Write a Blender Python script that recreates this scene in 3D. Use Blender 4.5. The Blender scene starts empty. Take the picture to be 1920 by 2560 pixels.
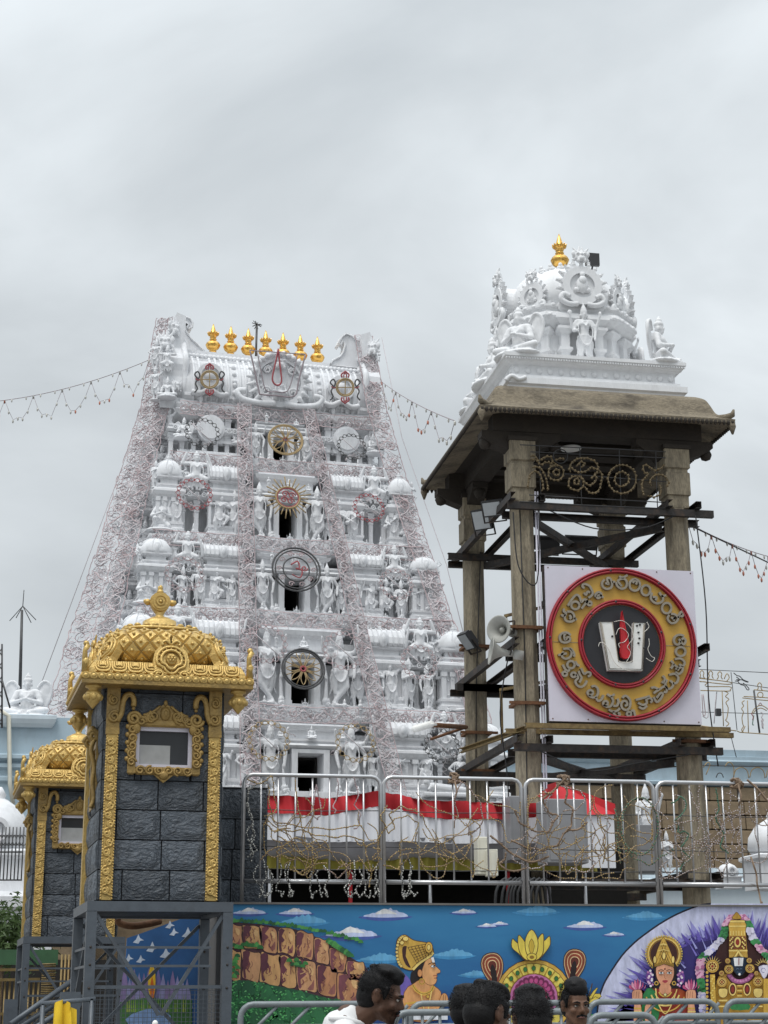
import bpy, math, random
import numpy as np
from mathutils import Matrix, Vector
random.seed(7)
SC = bpy.context.scene
COL = SC.collection
rad = math.radians

# ---------------------------------------------------------------- camera
F_PX = 4266.7                      # focal length in pixels of the 1920x2560 photograph
PITCH, YAW, ROLL = rad(16.1), rad(-10.5), rad(0.3)
CAMP = Vector((0, 0, 1.6))
_f = Vector((math.sin(-YAW)*math.cos(PITCH), math.cos(YAW)*math.cos(PITCH), math.sin(PITCH)))
_r0 = Vector((math.cos(YAW), math.sin(YAW), 0)); _u0 = _r0.cross(_f)
_r = _r0*math.cos(ROLL)-_u0*math.sin(ROLL); _u = _u0*math.cos(ROLL)+_r0*math.sin(ROLL)
cam = bpy.data.cameras.new("camera"); camo = bpy.data.objects.new("camera", cam); COL.objects.link(camo)
cam.sensor_fit = 'VERTICAL'; cam.sensor_height = 36; cam.lens = 60.0; cam.clip_end = 4000; cam.clip_start = 0.1
camo.matrix_world = Matrix(((_r.x, _u.x, -_f.x, CAMP.x), (_r.y, _u.y, -_f.y, CAMP.y), (_r.z, _u.z, -_f.z, CAMP.z), (0, 0, 0, 1)))
SC.camera = camo

def W(x, y, D):                    # survey of the photograph: point seen at (x, y) on the vertical plane Y = D
    d = _f+_r*((x-960)/F_PX)-_u*((y-1280)/F_PX)
    return CAMP+d*(D/d.y)

# ---------------------------------------------------------------- world: overcast sky
world = bpy.data.worlds.new("World"); SC.world = world; world.use_nodes = True
N = world.node_tree.nodes; L = world.node_tree.links; N.clear()
SUN_EL, SUN_AZ = rad(66), rad(215)
sky = N.new('ShaderNodeTexSky'); sky.sky_type = 'NISHITA'; sky.sun_disc = False
sky.sun_elevation = SUN_EL; sky.sun_rotation = SUN_AZ; sky.air_density = 1.0; sky.dust_density = 4.0
tc = N.new('ShaderNodeTexCoord')
mp = N.new('ShaderNodeMapping'); mp.inputs['Scale'].default_value = (1.0, 1.0, 1.7); mp.inputs['Location'].default_value = (2.1, 0.6, 0.35)
L.new(tc.outputs['Generated'], mp.inputs['Vector'])
n1 = N.new('ShaderNodeTexNoise'); n1.inputs['Scale'].default_value = 2.6; n1.inputs['Detail'].default_value = 7; n1.inputs['Roughness'].default_value = 0.48; n1.inputs['Distortion'].default_value = 0.35
L.new(mp.outputs[0], n1.inputs['Vector'])
cr = N.new('ShaderNodeValToRGB'); e = cr.color_ramp.elements
e[0].position = 0.36; e[0].color = (0.462, 0.500, 0.526, 1)
e[1].position = 0.66; e[1].color = (0.812, 0.864, 0.896, 1)
x = cr.color_ramp.elements.new(0.47); x.color = (0.548, 0.587, 0.612, 1)
x = cr.color_ramp.elements.new(0.57); x.color = (0.655, 0.700, 0.728, 1)
L.new(n1.outputs['Fac'], cr.inputs[0])
# overcast luminance rises towards the zenith (CIE overcast sky)
sx = N.new('ShaderNodeSeparateXYZ'); L.new(tc.outputs['Generated'], sx.inputs[0])
mr = N.new('ShaderNodeMapRange'); mr.inputs[1].default_value = 0.0; mr.inputs[2].default_value = 1.0; mr.inputs[3].default_value = 1.0; mr.inputs[4].default_value = 2.9
pw = N.new('ShaderNodeMath'); pw.operation = 'POWER'; pw.use_clamp = True; pw.inputs[1].default_value = 2.6; L.new(sx.outputs['Z'], pw.inputs[0]); L.new(pw.outputs[0], mr.inputs[0])
vm = N.new('ShaderNodeMix'); vm.data_type = 'RGBA'; vm.blend_type = 'MULTIPLY'; vm.inputs[0].default_value = 1.0
L.new(cr.outputs[0], vm.inputs[6]); L.new(mr.outputs[0], vm.inputs[7])
bgc = N.new('ShaderNodeBackground'); bgc.inputs[1].default_value = 1.0; L.new(vm.outputs[2], bgc.inputs[0])
bgs = N.new('ShaderNodeBackground'); bgs.inputs[1].default_value = 0.07; L.new(sky.outputs[0], bgs.inputs[0])
mx = N.new('ShaderNodeMixShader'); mx.inputs[0].default_value = 0.10
L.new(bgc.outputs[0], mx.inputs[1]); L.new(bgs.outputs[0], mx.inputs[2])
wo = N.new('ShaderNodeOutputWorld'); L.new(mx.outputs[0], wo.inputs[0])

sl = bpy.data.lights.new("sun", 'SUN'); sl.energy = 1.5; sl.angle = rad(22); sl.color = (1.0, 0.97, 0.93)
slo = bpy.data.objects.new("sun", sl); COL.objects.link(slo)
_sd = Vector((math.sin(SUN_AZ)*math.cos(SUN_EL), math.cos(SUN_AZ)*math.cos(SUN_EL), math.sin(SUN_EL)))
slo.rotation_euler = (-_sd).to_track_quat('-Z', 'Y').to_euler(); slo.location = _sd*60

vs = SC.view_settings; vs.view_transform = 'Standard'; vs.look = 'None'; vs.gamma = 1.0; vs.exposure = 0.06; vs.use_curve_mapping = False
SC.cycles.use_denoising = True
SC.cycles.max_bounces = 6; SC.cycles.diffuse_bounces = 3; SC.cycles.glossy_bounces = 3; SC.cycles.transmission_bounces = 4

# ---------------------------------------------------------------- materials
def lin(h):
    h = h.lstrip('#'); c = [int(h[i:i+2], 16)/255 for i in (0, 2, 4)]
    return tuple(x/12.92 if x <= .04045 else ((x+.055)/1.055)**2.4 for x in c)
MATS = {}
def mat(name, color, rough=0.7, metal=0.0, var=0.12, scale=6.0, bump=0.0, bscale=30.0, stretch=(1, 1, 1), dirt=None, dfac=0.0, dscale=1.5, rnd=0.0, coord='Object', spec=0.5, dthr=(.5, .75), alpha=None, translucent=0):
    """procedural surface: base colour with grain, optional dirt colour and fine relief"""
    if isinstance(color, str): color = lin(color)
    m = bpy.data.materials.new(name); m.use_nodes = True; MATS[name] = m
    n = m.node_tree.nodes; l = m.node_tree.links
    b = n['Principled BSDF']; b.inputs['Roughness'].default_value = rough; b.inputs['Metallic'].default_value = metal
    b.inputs['Specular IOR Level'].default_value = spec
    t = n.new('ShaderNodeTexCoord'); mp = n.new('ShaderNodeMapping'); mp.inputs['Scale'].default_value = stretch
    if coord == 'World': gm = n.new('ShaderNodeNewGeometry'); l.new(gm.outputs['Position'], mp.inputs[0])
    else: l.new(t.outputs[coord], mp.inputs[0])
    nz = n.new('ShaderNodeTexNoise'); nz.inputs['Scale'].default_value = scale; nz.inputs['Detail'].default_value = 5; nz.inputs['Roughness'].default_value = .6
    l.new(mp.outputs[0], nz.inputs['Vector'])
    r = n.new('ShaderNodeMapRange'); r.inputs[1].default_value = .3; r.inputs[2].default_value = .7; r.inputs[3].default_value = 1-var; r.inputs[4].default_value = 1+var
    l.new(nz.outputs['Fac'], r.inputs[0])
    mu = n.new('ShaderNodeMix'); mu.data_type = 'RGBA'; mu.blend_type = 'MULTIPLY'; mu.inputs[0].default_value = 1
    mu.inputs[6].default_value = (*color, 1); l.new(r.outputs[0], mu.inputs[7])
    out = mu.outputs[2]
    if dirt is not None:
        dz = n.new('ShaderNodeTexNoise'); dz.inputs['Scale'].default_value = dscale; dz.inputs['Detail'].default_value = 8; dz.inputs['Roughness'].default_value = .65
        l.new(mp.outputs[0], dz.inputs['Vector'])
        dr = n.new('ShaderNodeMapRange'); dr.inputs[1].default_value = dthr[0]; dr.inputs[2].default_value = dthr[1]; dr.inputs[3].default_value = 0; dr.inputs[4].default_value = dfac
        l.new(dz.outputs['Fac'], dr.inputs[0])
        dm = n.new('ShaderNodeMix'); dm.data_type = 'RGBA'; l.new(dr.outputs[0], dm.inputs[0]); l.new(out, dm.inputs[6])
        dm.inputs[7].default_value = (*(lin(dirt) if isinstance(dirt, str) else dirt), 1); out = dm.outputs[2]
    if rnd:
        oi = n.new('ShaderNodeObjectInfo'); rr = n.new('ShaderNodeMapRange'); rr.inputs[3].default_value = 1-rnd; rr.inputs[4].default_value = 1+rnd
        l.new(oi.outputs['Random'], rr.inputs[0])
        rm = n.new('ShaderNodeMix'); rm.data_type = 'RGBA'; rm.blend_type = 'MULTIPLY'; rm.inputs[0].default_value = 1
        l.new(out, rm.inputs[6]); l.new(rr.outputs[0], rm.inputs[7]); out = rm.outputs[2]
    l.new(out, b.inputs['Base Color'])
    if bump:
        bz = n.new('ShaderNodeTexNoise'); bz.inputs['Scale'].default_value = bscale; bz.inputs['Detail'].default_value = 6
        l.new(mp.outputs[0], bz.inputs['Vector'])
        bp = n.new('ShaderNodeBump'); bp.inputs['Strength'].default_value = min(1, bump); bp.inputs['Distance'].default_value = .02*max(1, bump)
        l.new(bz.outputs['Fac'], bp.inputs['Height']); l.new(bp.outputs[0], b.inputs['Normal'])
    if translucent:
        b.inputs['Transmission Weight'].default_value = 0
        b.inputs['Subsurface Weight'].default_value = 0
    return m

mat('stucco', (.745, .755, .775), .8, var=.05, scale=3, bump=.5, bscale=11, dirt=(.40, .405, .41), dfac=.55, dscale=2.2, stretch=(1.8, 1.8, .5), dthr=(.52, .8), coord='World')
mat('stucco_shrine', (.77, .778, .79), .75, var=.04, scale=4, bump=.35, bscale=16, dirt=(.42, .42, .42), dfac=.38, dscale=1.8, stretch=(1.8, 1.8, .5), dthr=(.53, .8), coord='World')
mat('gold_polish', (.83, .50, .13), .27, 1.0, var=.10, scale=5, bump=.06, bscale=20)
mat('gold_paint', (.59, .405, .135), .42, .45, var=.14, scale=14, bump=.35, bscale=45, dirt=(.20, .13, .05), dfac=.5, dscale=5, dthr=(.55, .85))
mat('gold_old', (.36, .235, .075), .45, .35, var=.2, scale=14, bump=.35, bscale=45, dirt=(.12, .09, .05), dfac=.7, dscale=5, dthr=(.48, .8))
mat('slate', (.074, .088, .106), .42, var=.28, scale=5, bump=1.8, bscale=8, rnd=.25, coord='Generated', dirt=(.15, .165, .185), dfac=.45, dscale=8, dthr=(.52, .78), stretch=(1, 1, 1.0))  # pale bluish second tone paints highlights onto the chiselled stone
mat('slate_joint', (.012, .013, .016), .9, var=.1)
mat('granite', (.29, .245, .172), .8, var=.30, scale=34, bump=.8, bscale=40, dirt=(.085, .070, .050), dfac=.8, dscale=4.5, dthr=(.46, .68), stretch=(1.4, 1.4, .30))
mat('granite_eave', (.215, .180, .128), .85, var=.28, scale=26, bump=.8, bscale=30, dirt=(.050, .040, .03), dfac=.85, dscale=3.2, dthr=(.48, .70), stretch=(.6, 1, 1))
mat('granite_dark', (.034, .027, .020), .85, var=.2, scale=7, bump=.45, bscale=22, dirt=(.03, .024, .02), dfac=.8, dscale=1.6, dthr=(.42, .65))  # granite darkened so its colour carries the shade under the eave
mat('brown_wall', (.25, .185, .115), .85, var=.16, scale=5, bump=.5, bscale=12, rnd=.13, dirt=(.12, .085, .055), dfac=.5, dscale=2.2)
mat('steel', (.55, .55, .56), .33, .95, var=.06, scale=12)
mat('grey_paint', (.085, .10, .118), .42, .1, var=.12, scale=9, bump=.06, dirt=(.05, .05, .052), dfac=.4, dscale=6)
mat('barrier_paint', (.19, .215, .225), .42, .15, var=.12, scale=14, bump=.08, dirt=(.09, .075, .06), dfac=.5, dscale=14, dthr=(.6, .75))
mat('black_steel', (.034, .030, .028), .6, .3, var=.4, scale=13, dirt=(.12, .07, .04), dfac=.75, dscale=6)
mat('rust', (.16, .075, .035), .8, .2, var=.3, scale=15, dirt=(.05, .025, .015), dfac=.7, dscale=6)
mat('rust_yellow', (.19, .135, .055), .75, .1, var=.3, scale=15, dirt=(.07, .035, .02), dfac=.95, dscale=6)
mat('black', (.012, .012, .013), .6, var=.1)
mat('dark_plastic', (.03, .03, .032), .45, var=.1)
mat('cream_box', (.66, .64, .54), .5, var=.05)
mat('horn_grey', (.36, .36, .33), .55, var=.08, dirt=(.2, .19, .16), dfac=.5, dscale=6)
mat('glass_lamp', (.45, .48, .50), .12, .2, var=.05)
mat('pale_blue', (.42, .53, .60), .8, var=.06, scale=3, bump=.1, dirt=(.26, .31, .34), dfac=.55, dscale=1.6, stretch=(1, 1, .4))
mat('pale_wall', (.60, .68, .73), .8, var=.05, scale=3, dirt=(.4, .44, .47), dfac=.4, dscale=1.4, stretch=(1, 1, .4))
mat('wire_pale', (.53, .485, .50), .6, var=.15, scale=3)
mat('wire_rose', (.44, .34, .35), .6, var=.2, scale=3)
mat('wire_red', (.34, .07, .08), .5, var=.1)
mat('wire_mauve', (.30, .25, .27), .6, var=.15)
mat('wire_gold', (.36, .26, .13), .5, .2, var=.2)
mat('rope_dim', (.15, .11, .055), .5, .2, var=.25)
mat('wire_dark', (.07, .07, .072), .5, .2, var=.2)
mat('wire_green', (.06, .16, .10), .6, var=.2)
mat('cable_brown', (.23, .155, .10), .6, var=.25, scale=6)
mat('bulb_amber', (.50, .36, .13), .25, .1, var=.2)
mat('bulb_clear', (.55, .54, .50), .15, .1, var=.2)
mat('bulb_red', (.55, .20, .13), .35, var=.1)
mat('cloth_red', (.47, .022, .03), .85, var=.1, scale=3, bump=.1, bscale=9)
mat('cloth_white', (.74, .75, .79), .85, var=.04, scale=2, bump=.15, bscale=6)
mat('cloth_shaded', (.36, .36, .39), .85, var=.1, scale=4, bump=.2, bscale=8)  # white tent cloth with its shade put into the colour
mat('cloth_olive', (.33, .29, .05), .8, var=.15, scale=5, bump=.2)
mat('sign_panel', (.64, .62, .70), .55, var=.03, scale=2, dirt=(.5, .47, .52), dfac=.35, dscale=1.2)
mat('sign_ochre', (.56, .335, .06), .55, var=.10, scale=1.6, dirt=(.60, .34, .03), dfac=.6, dscale=1.1)
mat('sign_red', (.33, .018, .03), .4, var=.12, scale=5)
mat('sign_black', (.018, .018, .022), .5, var=.1)
mat('sign_white', (.80, .80, .77), .5, var=.05)
mat('sign_spike', (.50, .012, .02), .4, var=.1)
mat('letter_side', (.30, .265, .21), .5, .3, var=.15)
mat('neon_tube', (.74, .71, .64), .18, .15, var=.05)
mat('ground', (.20, .19, .18), .9, var=.1, scale=.8, bump=.2)
mat('terrace', (.16, .15, .14), .9, var=.15, scale=1.5)
mat('leaf', (.055, .10, .022), .55, var=.4, scale=9, rnd=.1)
mat('green_paint', (.045, .12, .055), .5, var=.12, scale=6, dirt=(.03, .06, .03), dfac=.5, dscale=4)
mat('dark_room', (.02, .018, .016), .9, var=.2)  # near-black, stands in for shade inside the tower passages and the tent
mat('bronze_grille', (.22, .155, .06), .5, .4, var=.2)

# ---------------------------------------------------------------- mesh builder
class MB:
    def __init__(s): s.v = []; s.f = []; s.m = []; s.s = []
    def add(s, vs, fs, m=0, smooth=False):
        o = len(s.v); s.v.extend([tuple(map(float, p)) for p in vs])
        for f in fs: s.f.append([i+o for i in f]); s.m.append(m); s.s.append(smooth)
        return s
    def box(s, x0, x1, y0, y1, z0, z1, m=0, tx=0, ty=0):
        vs = [(x0, y0, z0), (x1, y0, z0), (x1, y1, z0), (x0, y1, z0), (x0+tx, y0+ty, z1), (x1-tx, y0+ty, z1), (x1-tx, y1-ty, z1), (x0+tx, y1-ty, z1)]
        return s.add(vs, [(3, 2, 1, 0), (4, 5, 6, 7), (0, 1, 5, 4), (1, 2, 6, 5), (2, 3, 7, 6), (3, 0, 4, 7)], m)
    def rbox(s, x0, x1, y0, y1, z0, z1, b=.02, m=0):          # box with chamfered front and sides
        s.sweep([(-b, z0), (0, z0+b), (0, z1-b), (-b, z1)], x0, x1, y0, y1, m); return s
    def bar(s, p, q, w, h=None, m=0, up=(0, 0, 1)):
        p = Vector(p); q = Vector(q); h = h or w; d = (q-p).normalized(); up = Vector(up)
        if abs(d.dot(up)) > .99: up = Vector((0, 1, 0))
        a = d.cross(up).normalized()*(w/2); b = a.cross(d).normalized()*(h/2)
        vs = [p-a-b, p+a-b, p+a+b, p-a+b, q-a-b, q+a-b, q+a+b, q-a+b]
        return s.add(vs, [(0, 1, 2, 3), (7, 6, 5, 4), (0, 4, 5, 1), (1, 5, 6, 2), (2, 6, 7, 3), (3, 7, 4, 0)], m)
    def channel(s, p, q, w, h, m=0, t=.012):                  # steel C channel: web and two flanges, open towards -side
        p = Vector(p); q = Vector(q); d = (q-p).normalized(); side = d.cross(Vector((0, 0, 1))).normalized()
        up = Vector((0, 0, 1))
        s.bar(p+side*w/2, q+side*w/2, t, h, m)
        s.bar(p+up*(h/2-t/2), q+up*(h/2-t/2), w, t, m); s.bar(p-up*(h/2-t/2), q-up*(h/2-t/2), w, t, m); return s
    def tube(s, pts, r, n=6, m=0, closed=False, smooth=True, cap=True):
        P = np.array([tuple(p) for p in pts], float); k = len(P)
        if k < 2: return s
        T = np.empty_like(P)
        if closed: T = np.roll(P, -1, 0)-np.roll(P, 1, 0)
        else: T[1:-1] = P[2:]-P[:-2]; T[0] = P[1]-P[0]; T[-1] = P[-1]-P[-2]
        T /= np.maximum(np.linalg.norm(T, axis=1, keepdims=True), 1e-9)
        a = np.array((0, 0, 1.)) if abs(T[0][2]) < .9 else np.array((1., 0, 0))
        R = np.broadcast_to(np.array(r, float), (k,)); vs = []
        for i in range(k):
            a = a-T[i]*a.dot(T[i]); nn = np.linalg.norm(a)
            if nn < 1e-6: a = np.cross(T[i], (0.3, .5, .8)); nn = np.linalg.norm(a)
            a = a/nn; b = np.cross(T[i], a)
            for j in range(n):
                t = 2*math.pi*j/n; vs.append(P[i]+R[i]*(math.cos(t)*a+math.sin(t)*b))
        fs = []
        for i in range(k if closed else k-1):
            i2 = (i+1) % k
            for j in range(n): j2 = (j+1) % n; fs.append((i*n+j, i*n+j2, i2*n+j2, i2*n+j))
        s.add(vs, fs, m, smooth)
        if cap and not closed:
            o = len(s.v)-k*n; s.f.append([o+j for j in range(n)][::-1]); s.m.append(m); s.s.append(False)
            s.f.append([o+(k-1)*n+j for j in range(n)]); s.m.append(m); s.s.append(False)
        return s
    def lathe(s, prof, c=(0, 0, 0), n=16, sx=1, sy=1, m=0, smooth=True, rot=0, sq=None):
        vs = []; k = len(prof)
        for (r, z) in prof:
            for j in range(n):
                t = 2*math.pi*(j+rot)/n; cx, cy = math.cos(t), math.sin(t)
                if sq: q = (abs(cx)**sq+abs(cy)**sq)**(-1/sq); cx *= q; cy *= q
                vs.append((c[0]+r*sx*cx, c[1]+r*sy*cy, c[2]+z))
        fs = [(i*n+j, i*n+(j+1) % n, (i+1)*n+(j+1) % n, (i+1)*n+j) for i in range(k-1) for j in range(n)]
        fs.append(tuple(range(n))[::-1]); fs.append(tuple((k-1)*n+j for j in range(n)))
        return s.add(vs, fs, m, smooth)
    def sweep(s, prof, x0, x1, y0, y1, m=0, smooth=False):     # moulding profile (outset, z) carried round a rectangle
        vs = []
        for (o, z) in prof: vs += [(x0-o, y0-o, z), (x1+o, y0-o, z), (x1+o, y1+o, z), (x0-o, y1+o, z)]
        k = len(prof); fs = [(i*4+j, i*4+(j+1) % 4, (i+1)*4+(j+1) % 4, (i+1)*4+j) for i in range(k-1) for j in range(4)]
        fs += [(3, 2, 1, 0), tuple((k-1)*4+j for j in range(4))]
        return s.add(vs, fs, m, smooth)
    def prism(s, pts, y0, y1, m=0):                            # outline in X-Z given thickness along Y
        k = len(pts); vs = [(p[0], y0, p[1]) for p in pts]+[(p[0], y1, p[1]) for p in pts]
        fs = [tuple(range(k)), tuple(range(2*k-1, k-1, -1))]+[(i, i+k, (i+1) % k+k, (i+1) % k) for i in range(k)]
        return s.add(vs, fs, m)
    def ball(s, c, r, n=10, m=0, k=None):
        r = (r, r, r) if not isinstance(r, (tuple, list)) else r; k = k or max(4, n//2)
        vs = [(c[0], c[1], c[2]-r[2])]
        for i in range(1, k):
            p = -math.pi/2+math.pi*i/k
            for j in range(n): t = 2*math.pi*j/n; vs.append((c[0]+r[0]*math.cos(p)*math.cos(t), c[1]+r[1]*math.cos(p)*math.sin(t), c[2]+r[2]*math.sin(p)))
        vs.append((c[0], c[1], c[2]+r[2])); fs = []
        for j in range(n): fs.append((0, 1+(j+1) % n, 1+j))
        for i in range(k-2):
            for j in range(n): a = 1+i*n; fs.append((a+j, a+(j+1) % n, a+n+(j+1) % n, a+n+j))
        a = 1+(k-2)*n
        for j in range(n): fs.append((a+j, a+(j+1) % n, len(vs)-1))
        return s.add(vs, fs, m, True)
    def cap(s, p, r0, q, r1, n=10, m=0):                       # capsule, tapering
        p = Vector(p); q = Vector(q); d = q-p; ln = d.length
        if ln < 1e-5: return s.ball(p, r0, n, m)
        d /= ln; pts = []; rr = []
        for a in (-80, -55, -28): pts.append(p+d*r0*math.sin(rad(a))); rr.append(r0*math.cos(rad(a)))
        pts.append(p); rr.append(r0); pts.append(q); rr.append(r1)
        for a in (28, 55, 80): pts.append(q+d*r1*math.sin(rad(a))); rr.append(r1*math.cos(rad(a)))
        return s.tube(pts, rr, n, m)
    def disc(s, c, r, y0, y1, n=32, m=0, r_in=0):             # disc or ring facing -Y, thickness along Y
        a = [(c[0]+r*math.cos(2*math.pi*j/n), c[1]+r*math.sin(2*math.pi*j/n)) for j in range(n)]
        if not r_in: return s.prism(a, y0, y1, m)
        b = [(c[0]+r_in*math.cos(2*math.pi*j/n), c[1]+r_in*math.sin(2*math.pi*j/n)) for j in range(n)]
        vs = [(p[0], y0, p[1]) for p in a]+[(p[0], y0, p[1]) for p in b]+[(p[0], y1, p[1]) for p in a]+[(p[0], y1, p[1]) for p in b]; fs = []
        for j in range(n):
            k = (j+1) % n; fs += [(j, k, n+k, n+j), (2*n+j, 3*n+j, 3*n+k, 2*n+k), (j, 2*n+j, 2*n+k, k), (n+j, n+k, 3*n+k, 3*n+j)]
        return s.add(vs, fs, m)
    def mesh(s, name, mats):
        me = bpy.data.meshes.new(name); me.from_pydata(s.v, [], s.f)
        for q in mats: me.materials.append(MATS[q])
        if s.f:
            me.polygons.foreach_set('material_index', s.m); me.polygons.foreach_set('use_smooth', s.s)
        me.update(); return me

def setp(o, label=None, cat=None, group=None, kind=None):
    if label: o['label'] = label
    if cat: o['category'] = cat
    if group: o['group'] = group
    if kind: o['kind'] = kind
    return o
def empty(name, loc=(0, 0, 0), rz=0, **k):
    o = bpy.data.objects.new(name, None); o.location = loc; o.rotation_euler = (0, 0, rz); o.empty_display_size = .2; COL.objects.link(o); return setp(o, **k)
def obj(name, mb, mats, parent=None, loc=(0, 0, 0), rot=(0, 0, 0), scale=(1, 1, 1), world=False, **k):
    me = mb if isinstance(mb, bpy.types.Mesh) else mb.mesh(name, mats if isinstance(mats, (list, tuple)) else [mats])
    o = bpy.data.objects.new(name, me); COL.objects.link(o)
    o.location = loc; o.rotation_euler = rot; o.scale = scale if isinstance(scale, (tuple, list)) else (scale,)*3
    if parent is not None:
        o.parent = parent
        if world:                                               # child given in world coordinates
            M = parent.matrix_basis; p = parent
            while p.parent is not None: p = p.parent; M = p.matrix_basis @ M
            o.matrix_parent_inverse = M.inverted()
    return setp(o, **k)
def clone(o, parent=None):
    c = o.copy(); COL.objects.link(c); c.parent = parent
    for ch in list(o.children): clone(ch, c)
    return c
def remesh(mb, voxel, name, m, smooth=2):
    me = mb.mesh(name+'_raw', [m]); o = bpy.data.objects.new(name+'_raw', me); COL.objects.link(o)
    a = o.modifiers.new('r', 'REMESH'); a.mode = 'VOXEL'; a.voxel_size = voxel; a.use_smooth_shade = True
    if smooth: b = o.modifiers.new('s', 'SMOOTH'); b.factor = .5; b.iterations = smooth
    dg = bpy.context.evaluated_depsgraph_get(); out = bpy.data.meshes.new_from_object(o.evaluated_get(dg)); out.name = name
    bpy.data.objects.remove(o); bpy.data.meshes.remove(me)
    out.materials.clear(); out.materials.append(MATS[m])
    for p in out.polygons: p.use_smooth = True
    return out
def smoothpts(pts, sub=4, closed=False):                        # Catmull-Rom through the points
    P = [np.array(tuple(p), float) for p in pts]; k = len(P); out = []
    for i in range(k if closed else k-1):
        p0 = P[(i-1) % k] if closed or i > 0 else P[0]; p1 = P[i]; p2 = P[(i+1) % k]; p3 = P[(i+2) % k] if closed or i+2 < k else P[-1]
        for j in range(sub):
            t = j/sub; out.append(.5*((2*p1)+(-p0+p2)*t+(2*p0-5*p1+4*p2-p3)*t*t+(-p0+3*p1-3*p2+p3)*t**3))
    if not closed: out.append(P[-1])
    return out
# ---------------------------------------------------------------- stucco figures (unit height, facing -Y)
def V2(a, b): return (a[0], a[1], b)
def fig(name, legs=None, arms=None, crown='cone', lean=0.0, extra=None, seat=False, wings=False, hz=0.0, head_turn=0.0, voxel=.0135, dhoti=True, fat=1.0, m='stucco'):
    b = MB(); pz = .52+hz
    hip = np.array((0, 0, pz)); ch = np.array((lean, 0, pz+.20)); sh = np.array((lean*1.3, 0, pz+.285)); hd = np.array((lean*1.5+head_turn*.02, -.01, pz+.40))
    b.cap(hip, .088*fat, (lean*.4, -.01, pz+.09), .074*fat); b.cap((lean*.4, -.01, pz+.09), .074*fat, ch, .090*fat)
    b.ball(ch+np.array((-.045, -.04, .02)), (.052, .05, .05)); b.ball(ch+np.array((.045, -.04, .02)), (.052, .05, .05))
    b.cap(sh+np.array((-.10, 0, -.01)), .05, sh+np.array((.10, 0, -.01)), .05)
    b.cap(sh, .035, hd+np.array((0, 0, -.04)), .033)
    b.ball(hd, (.058, .064, .075)); b.ball(hd+np.array((head_turn*.03, -.062, -.01)), (.012, .016, .02)); b.cap(hd+np.array((0, -.03, -.055)), .03, hd+np.array((0, -.04, -.05)), .025)
    for q in (-1, 1): b.ball(hd+np.array((q*.06, .0, -.015)), (.014, .02, .03))
    if crown == 'cone':
        b.cap(hd+np.array((0, 0, .045)), .064, hd+np.array((0, 0, .10)), .05); b.cap(hd+np.array((0, 0, .10)), .05, hd+np.array((0, 0, .17)), .022); b.ball(hd+np.array((0, 0, .195)), .02)
    elif crown == 'pot':
        b.ball(hd+np.array((0, .005, .055)), (.07, .07, .045)); b.ball(hd+np.array((0, 0, .11)), (.045, .045, .035)); b.ball(hd+np.array((0, 0, .15)), .022)
    elif crown == 'bun':
        b.ball(hd+np.array((0, .01, .05)), (.065, .07, .05)); b.ball(hd+np.array((.0, .05, .085)), .035)
    b.lathe([(.06, 0), (.085, .006), (.06, .014)], tuple(sh+np.array((0, -.012, -.02))), 14, 1.1, .85)
    for (hx, k, a) in legs or []:
        h = np.array((hx, 0, pz-.01)); k = np.array(k); a = np.array(a)
        b.cap(h, .072*fat, k, .050); b.cap(k, .050, a, .031); b.cap(a+np.array((0, .01, -.012)), .026, a+np.array((0, -.075, -.022)), .02)
    if dhoti and not seat:
        b.cap((0, -.03, pz-.03), .06, (.0, -.03, pz-.22), .05); b.cap((0, -.055, pz), .03, (.01, -.06, .2+hz), .022); b.lathe([(.09, 0), (.105, .015), (.09, .03)], (0, 0, pz+.0), 14, 1, .9)
    for (sxn, el, ha, r) in arms or []:
        s0 = sh+np.array((sxn*.13, 0, -.015)); el = np.array(el)+np.array((0, 0, hz)); ha = np.array(ha)+np.array((0, 0, hz))
        b.cap(s0, .042*r, el, .033*r); b.cap(el, .033*r, ha, .024*r); d = ha-el; d /= np.linalg.norm(d)+1e-6
        b.cap(ha, .024*r, ha+d*.045, .02*r); b.ball(s0+(el-s0)*.45, .043*r)
    if wings:
        for q in (-1, 1):
            for (x, z, rx, rz) in ((.21, .33, .085, .20), (.24, .46, .07, .12), (.17, .22, .06, .16)):
                b.ball((q*x, .07, z), (rx, .028, rz), 12)
            b.tube(smoothpts([(q*.12, .05, .46), (q*.20, .045, .57), (q*.29, .05, .52), (q*.31, .06, .36), (q*.24, .06, .16)], 4), .022, 6)
    for c in extra or []: c(b)
    if not seat:                                            # sash ends, garland and pleats
        for q in (-1, 1):
            b.tube(smoothpts([(q*.10, -.02, pz+.01), (q*.14, -.02, pz-.12), (q*.12, .0, pz-.26), (q*.15, .01, pz-.36)], 3), .016, 5); b.ball((q*.11, -.03, pz+.0), .028, 6)
            for k in range(3): b.tube(smoothpts([(q*(.03+.025*k), -.065+.012*k, pz-.04), (q*(.045+.025*k), -.07+.015*k, pz-.18), (q*(.05+.02*k), -.055+.012*k, pz-.34)], 3), .009, 4)
        b.tube(smoothpts([(-.09, -.03, pz+.30), (-.12, -.08, pz+.10), (-.08, -.10, pz-.10), (0, -.11, pz-.17), (.08, -.10, pz-.10), (.12, -.08, pz+.10), (.09, -.03, pz+.30)], 4), .014, 5)
    b.tube(smoothpts([(-.06, -.05, pz+.29), (-.03, -.10, pz+.21), (0, -.115, pz+.17), (.03, -.10, pz+.21), (.06, -.05, pz+.29)], 4), .010, 5)
    return remesh(b, voxel, name, m, 1)
L_ = lambda *a: [(-.05, *a[0]), (.05, *a[1])]
stand_legs = L_(((-.065, -.01, .28), (-.06, .0, .04)), ((.06, -.015, .28), (.075, .0, .04)))
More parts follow.
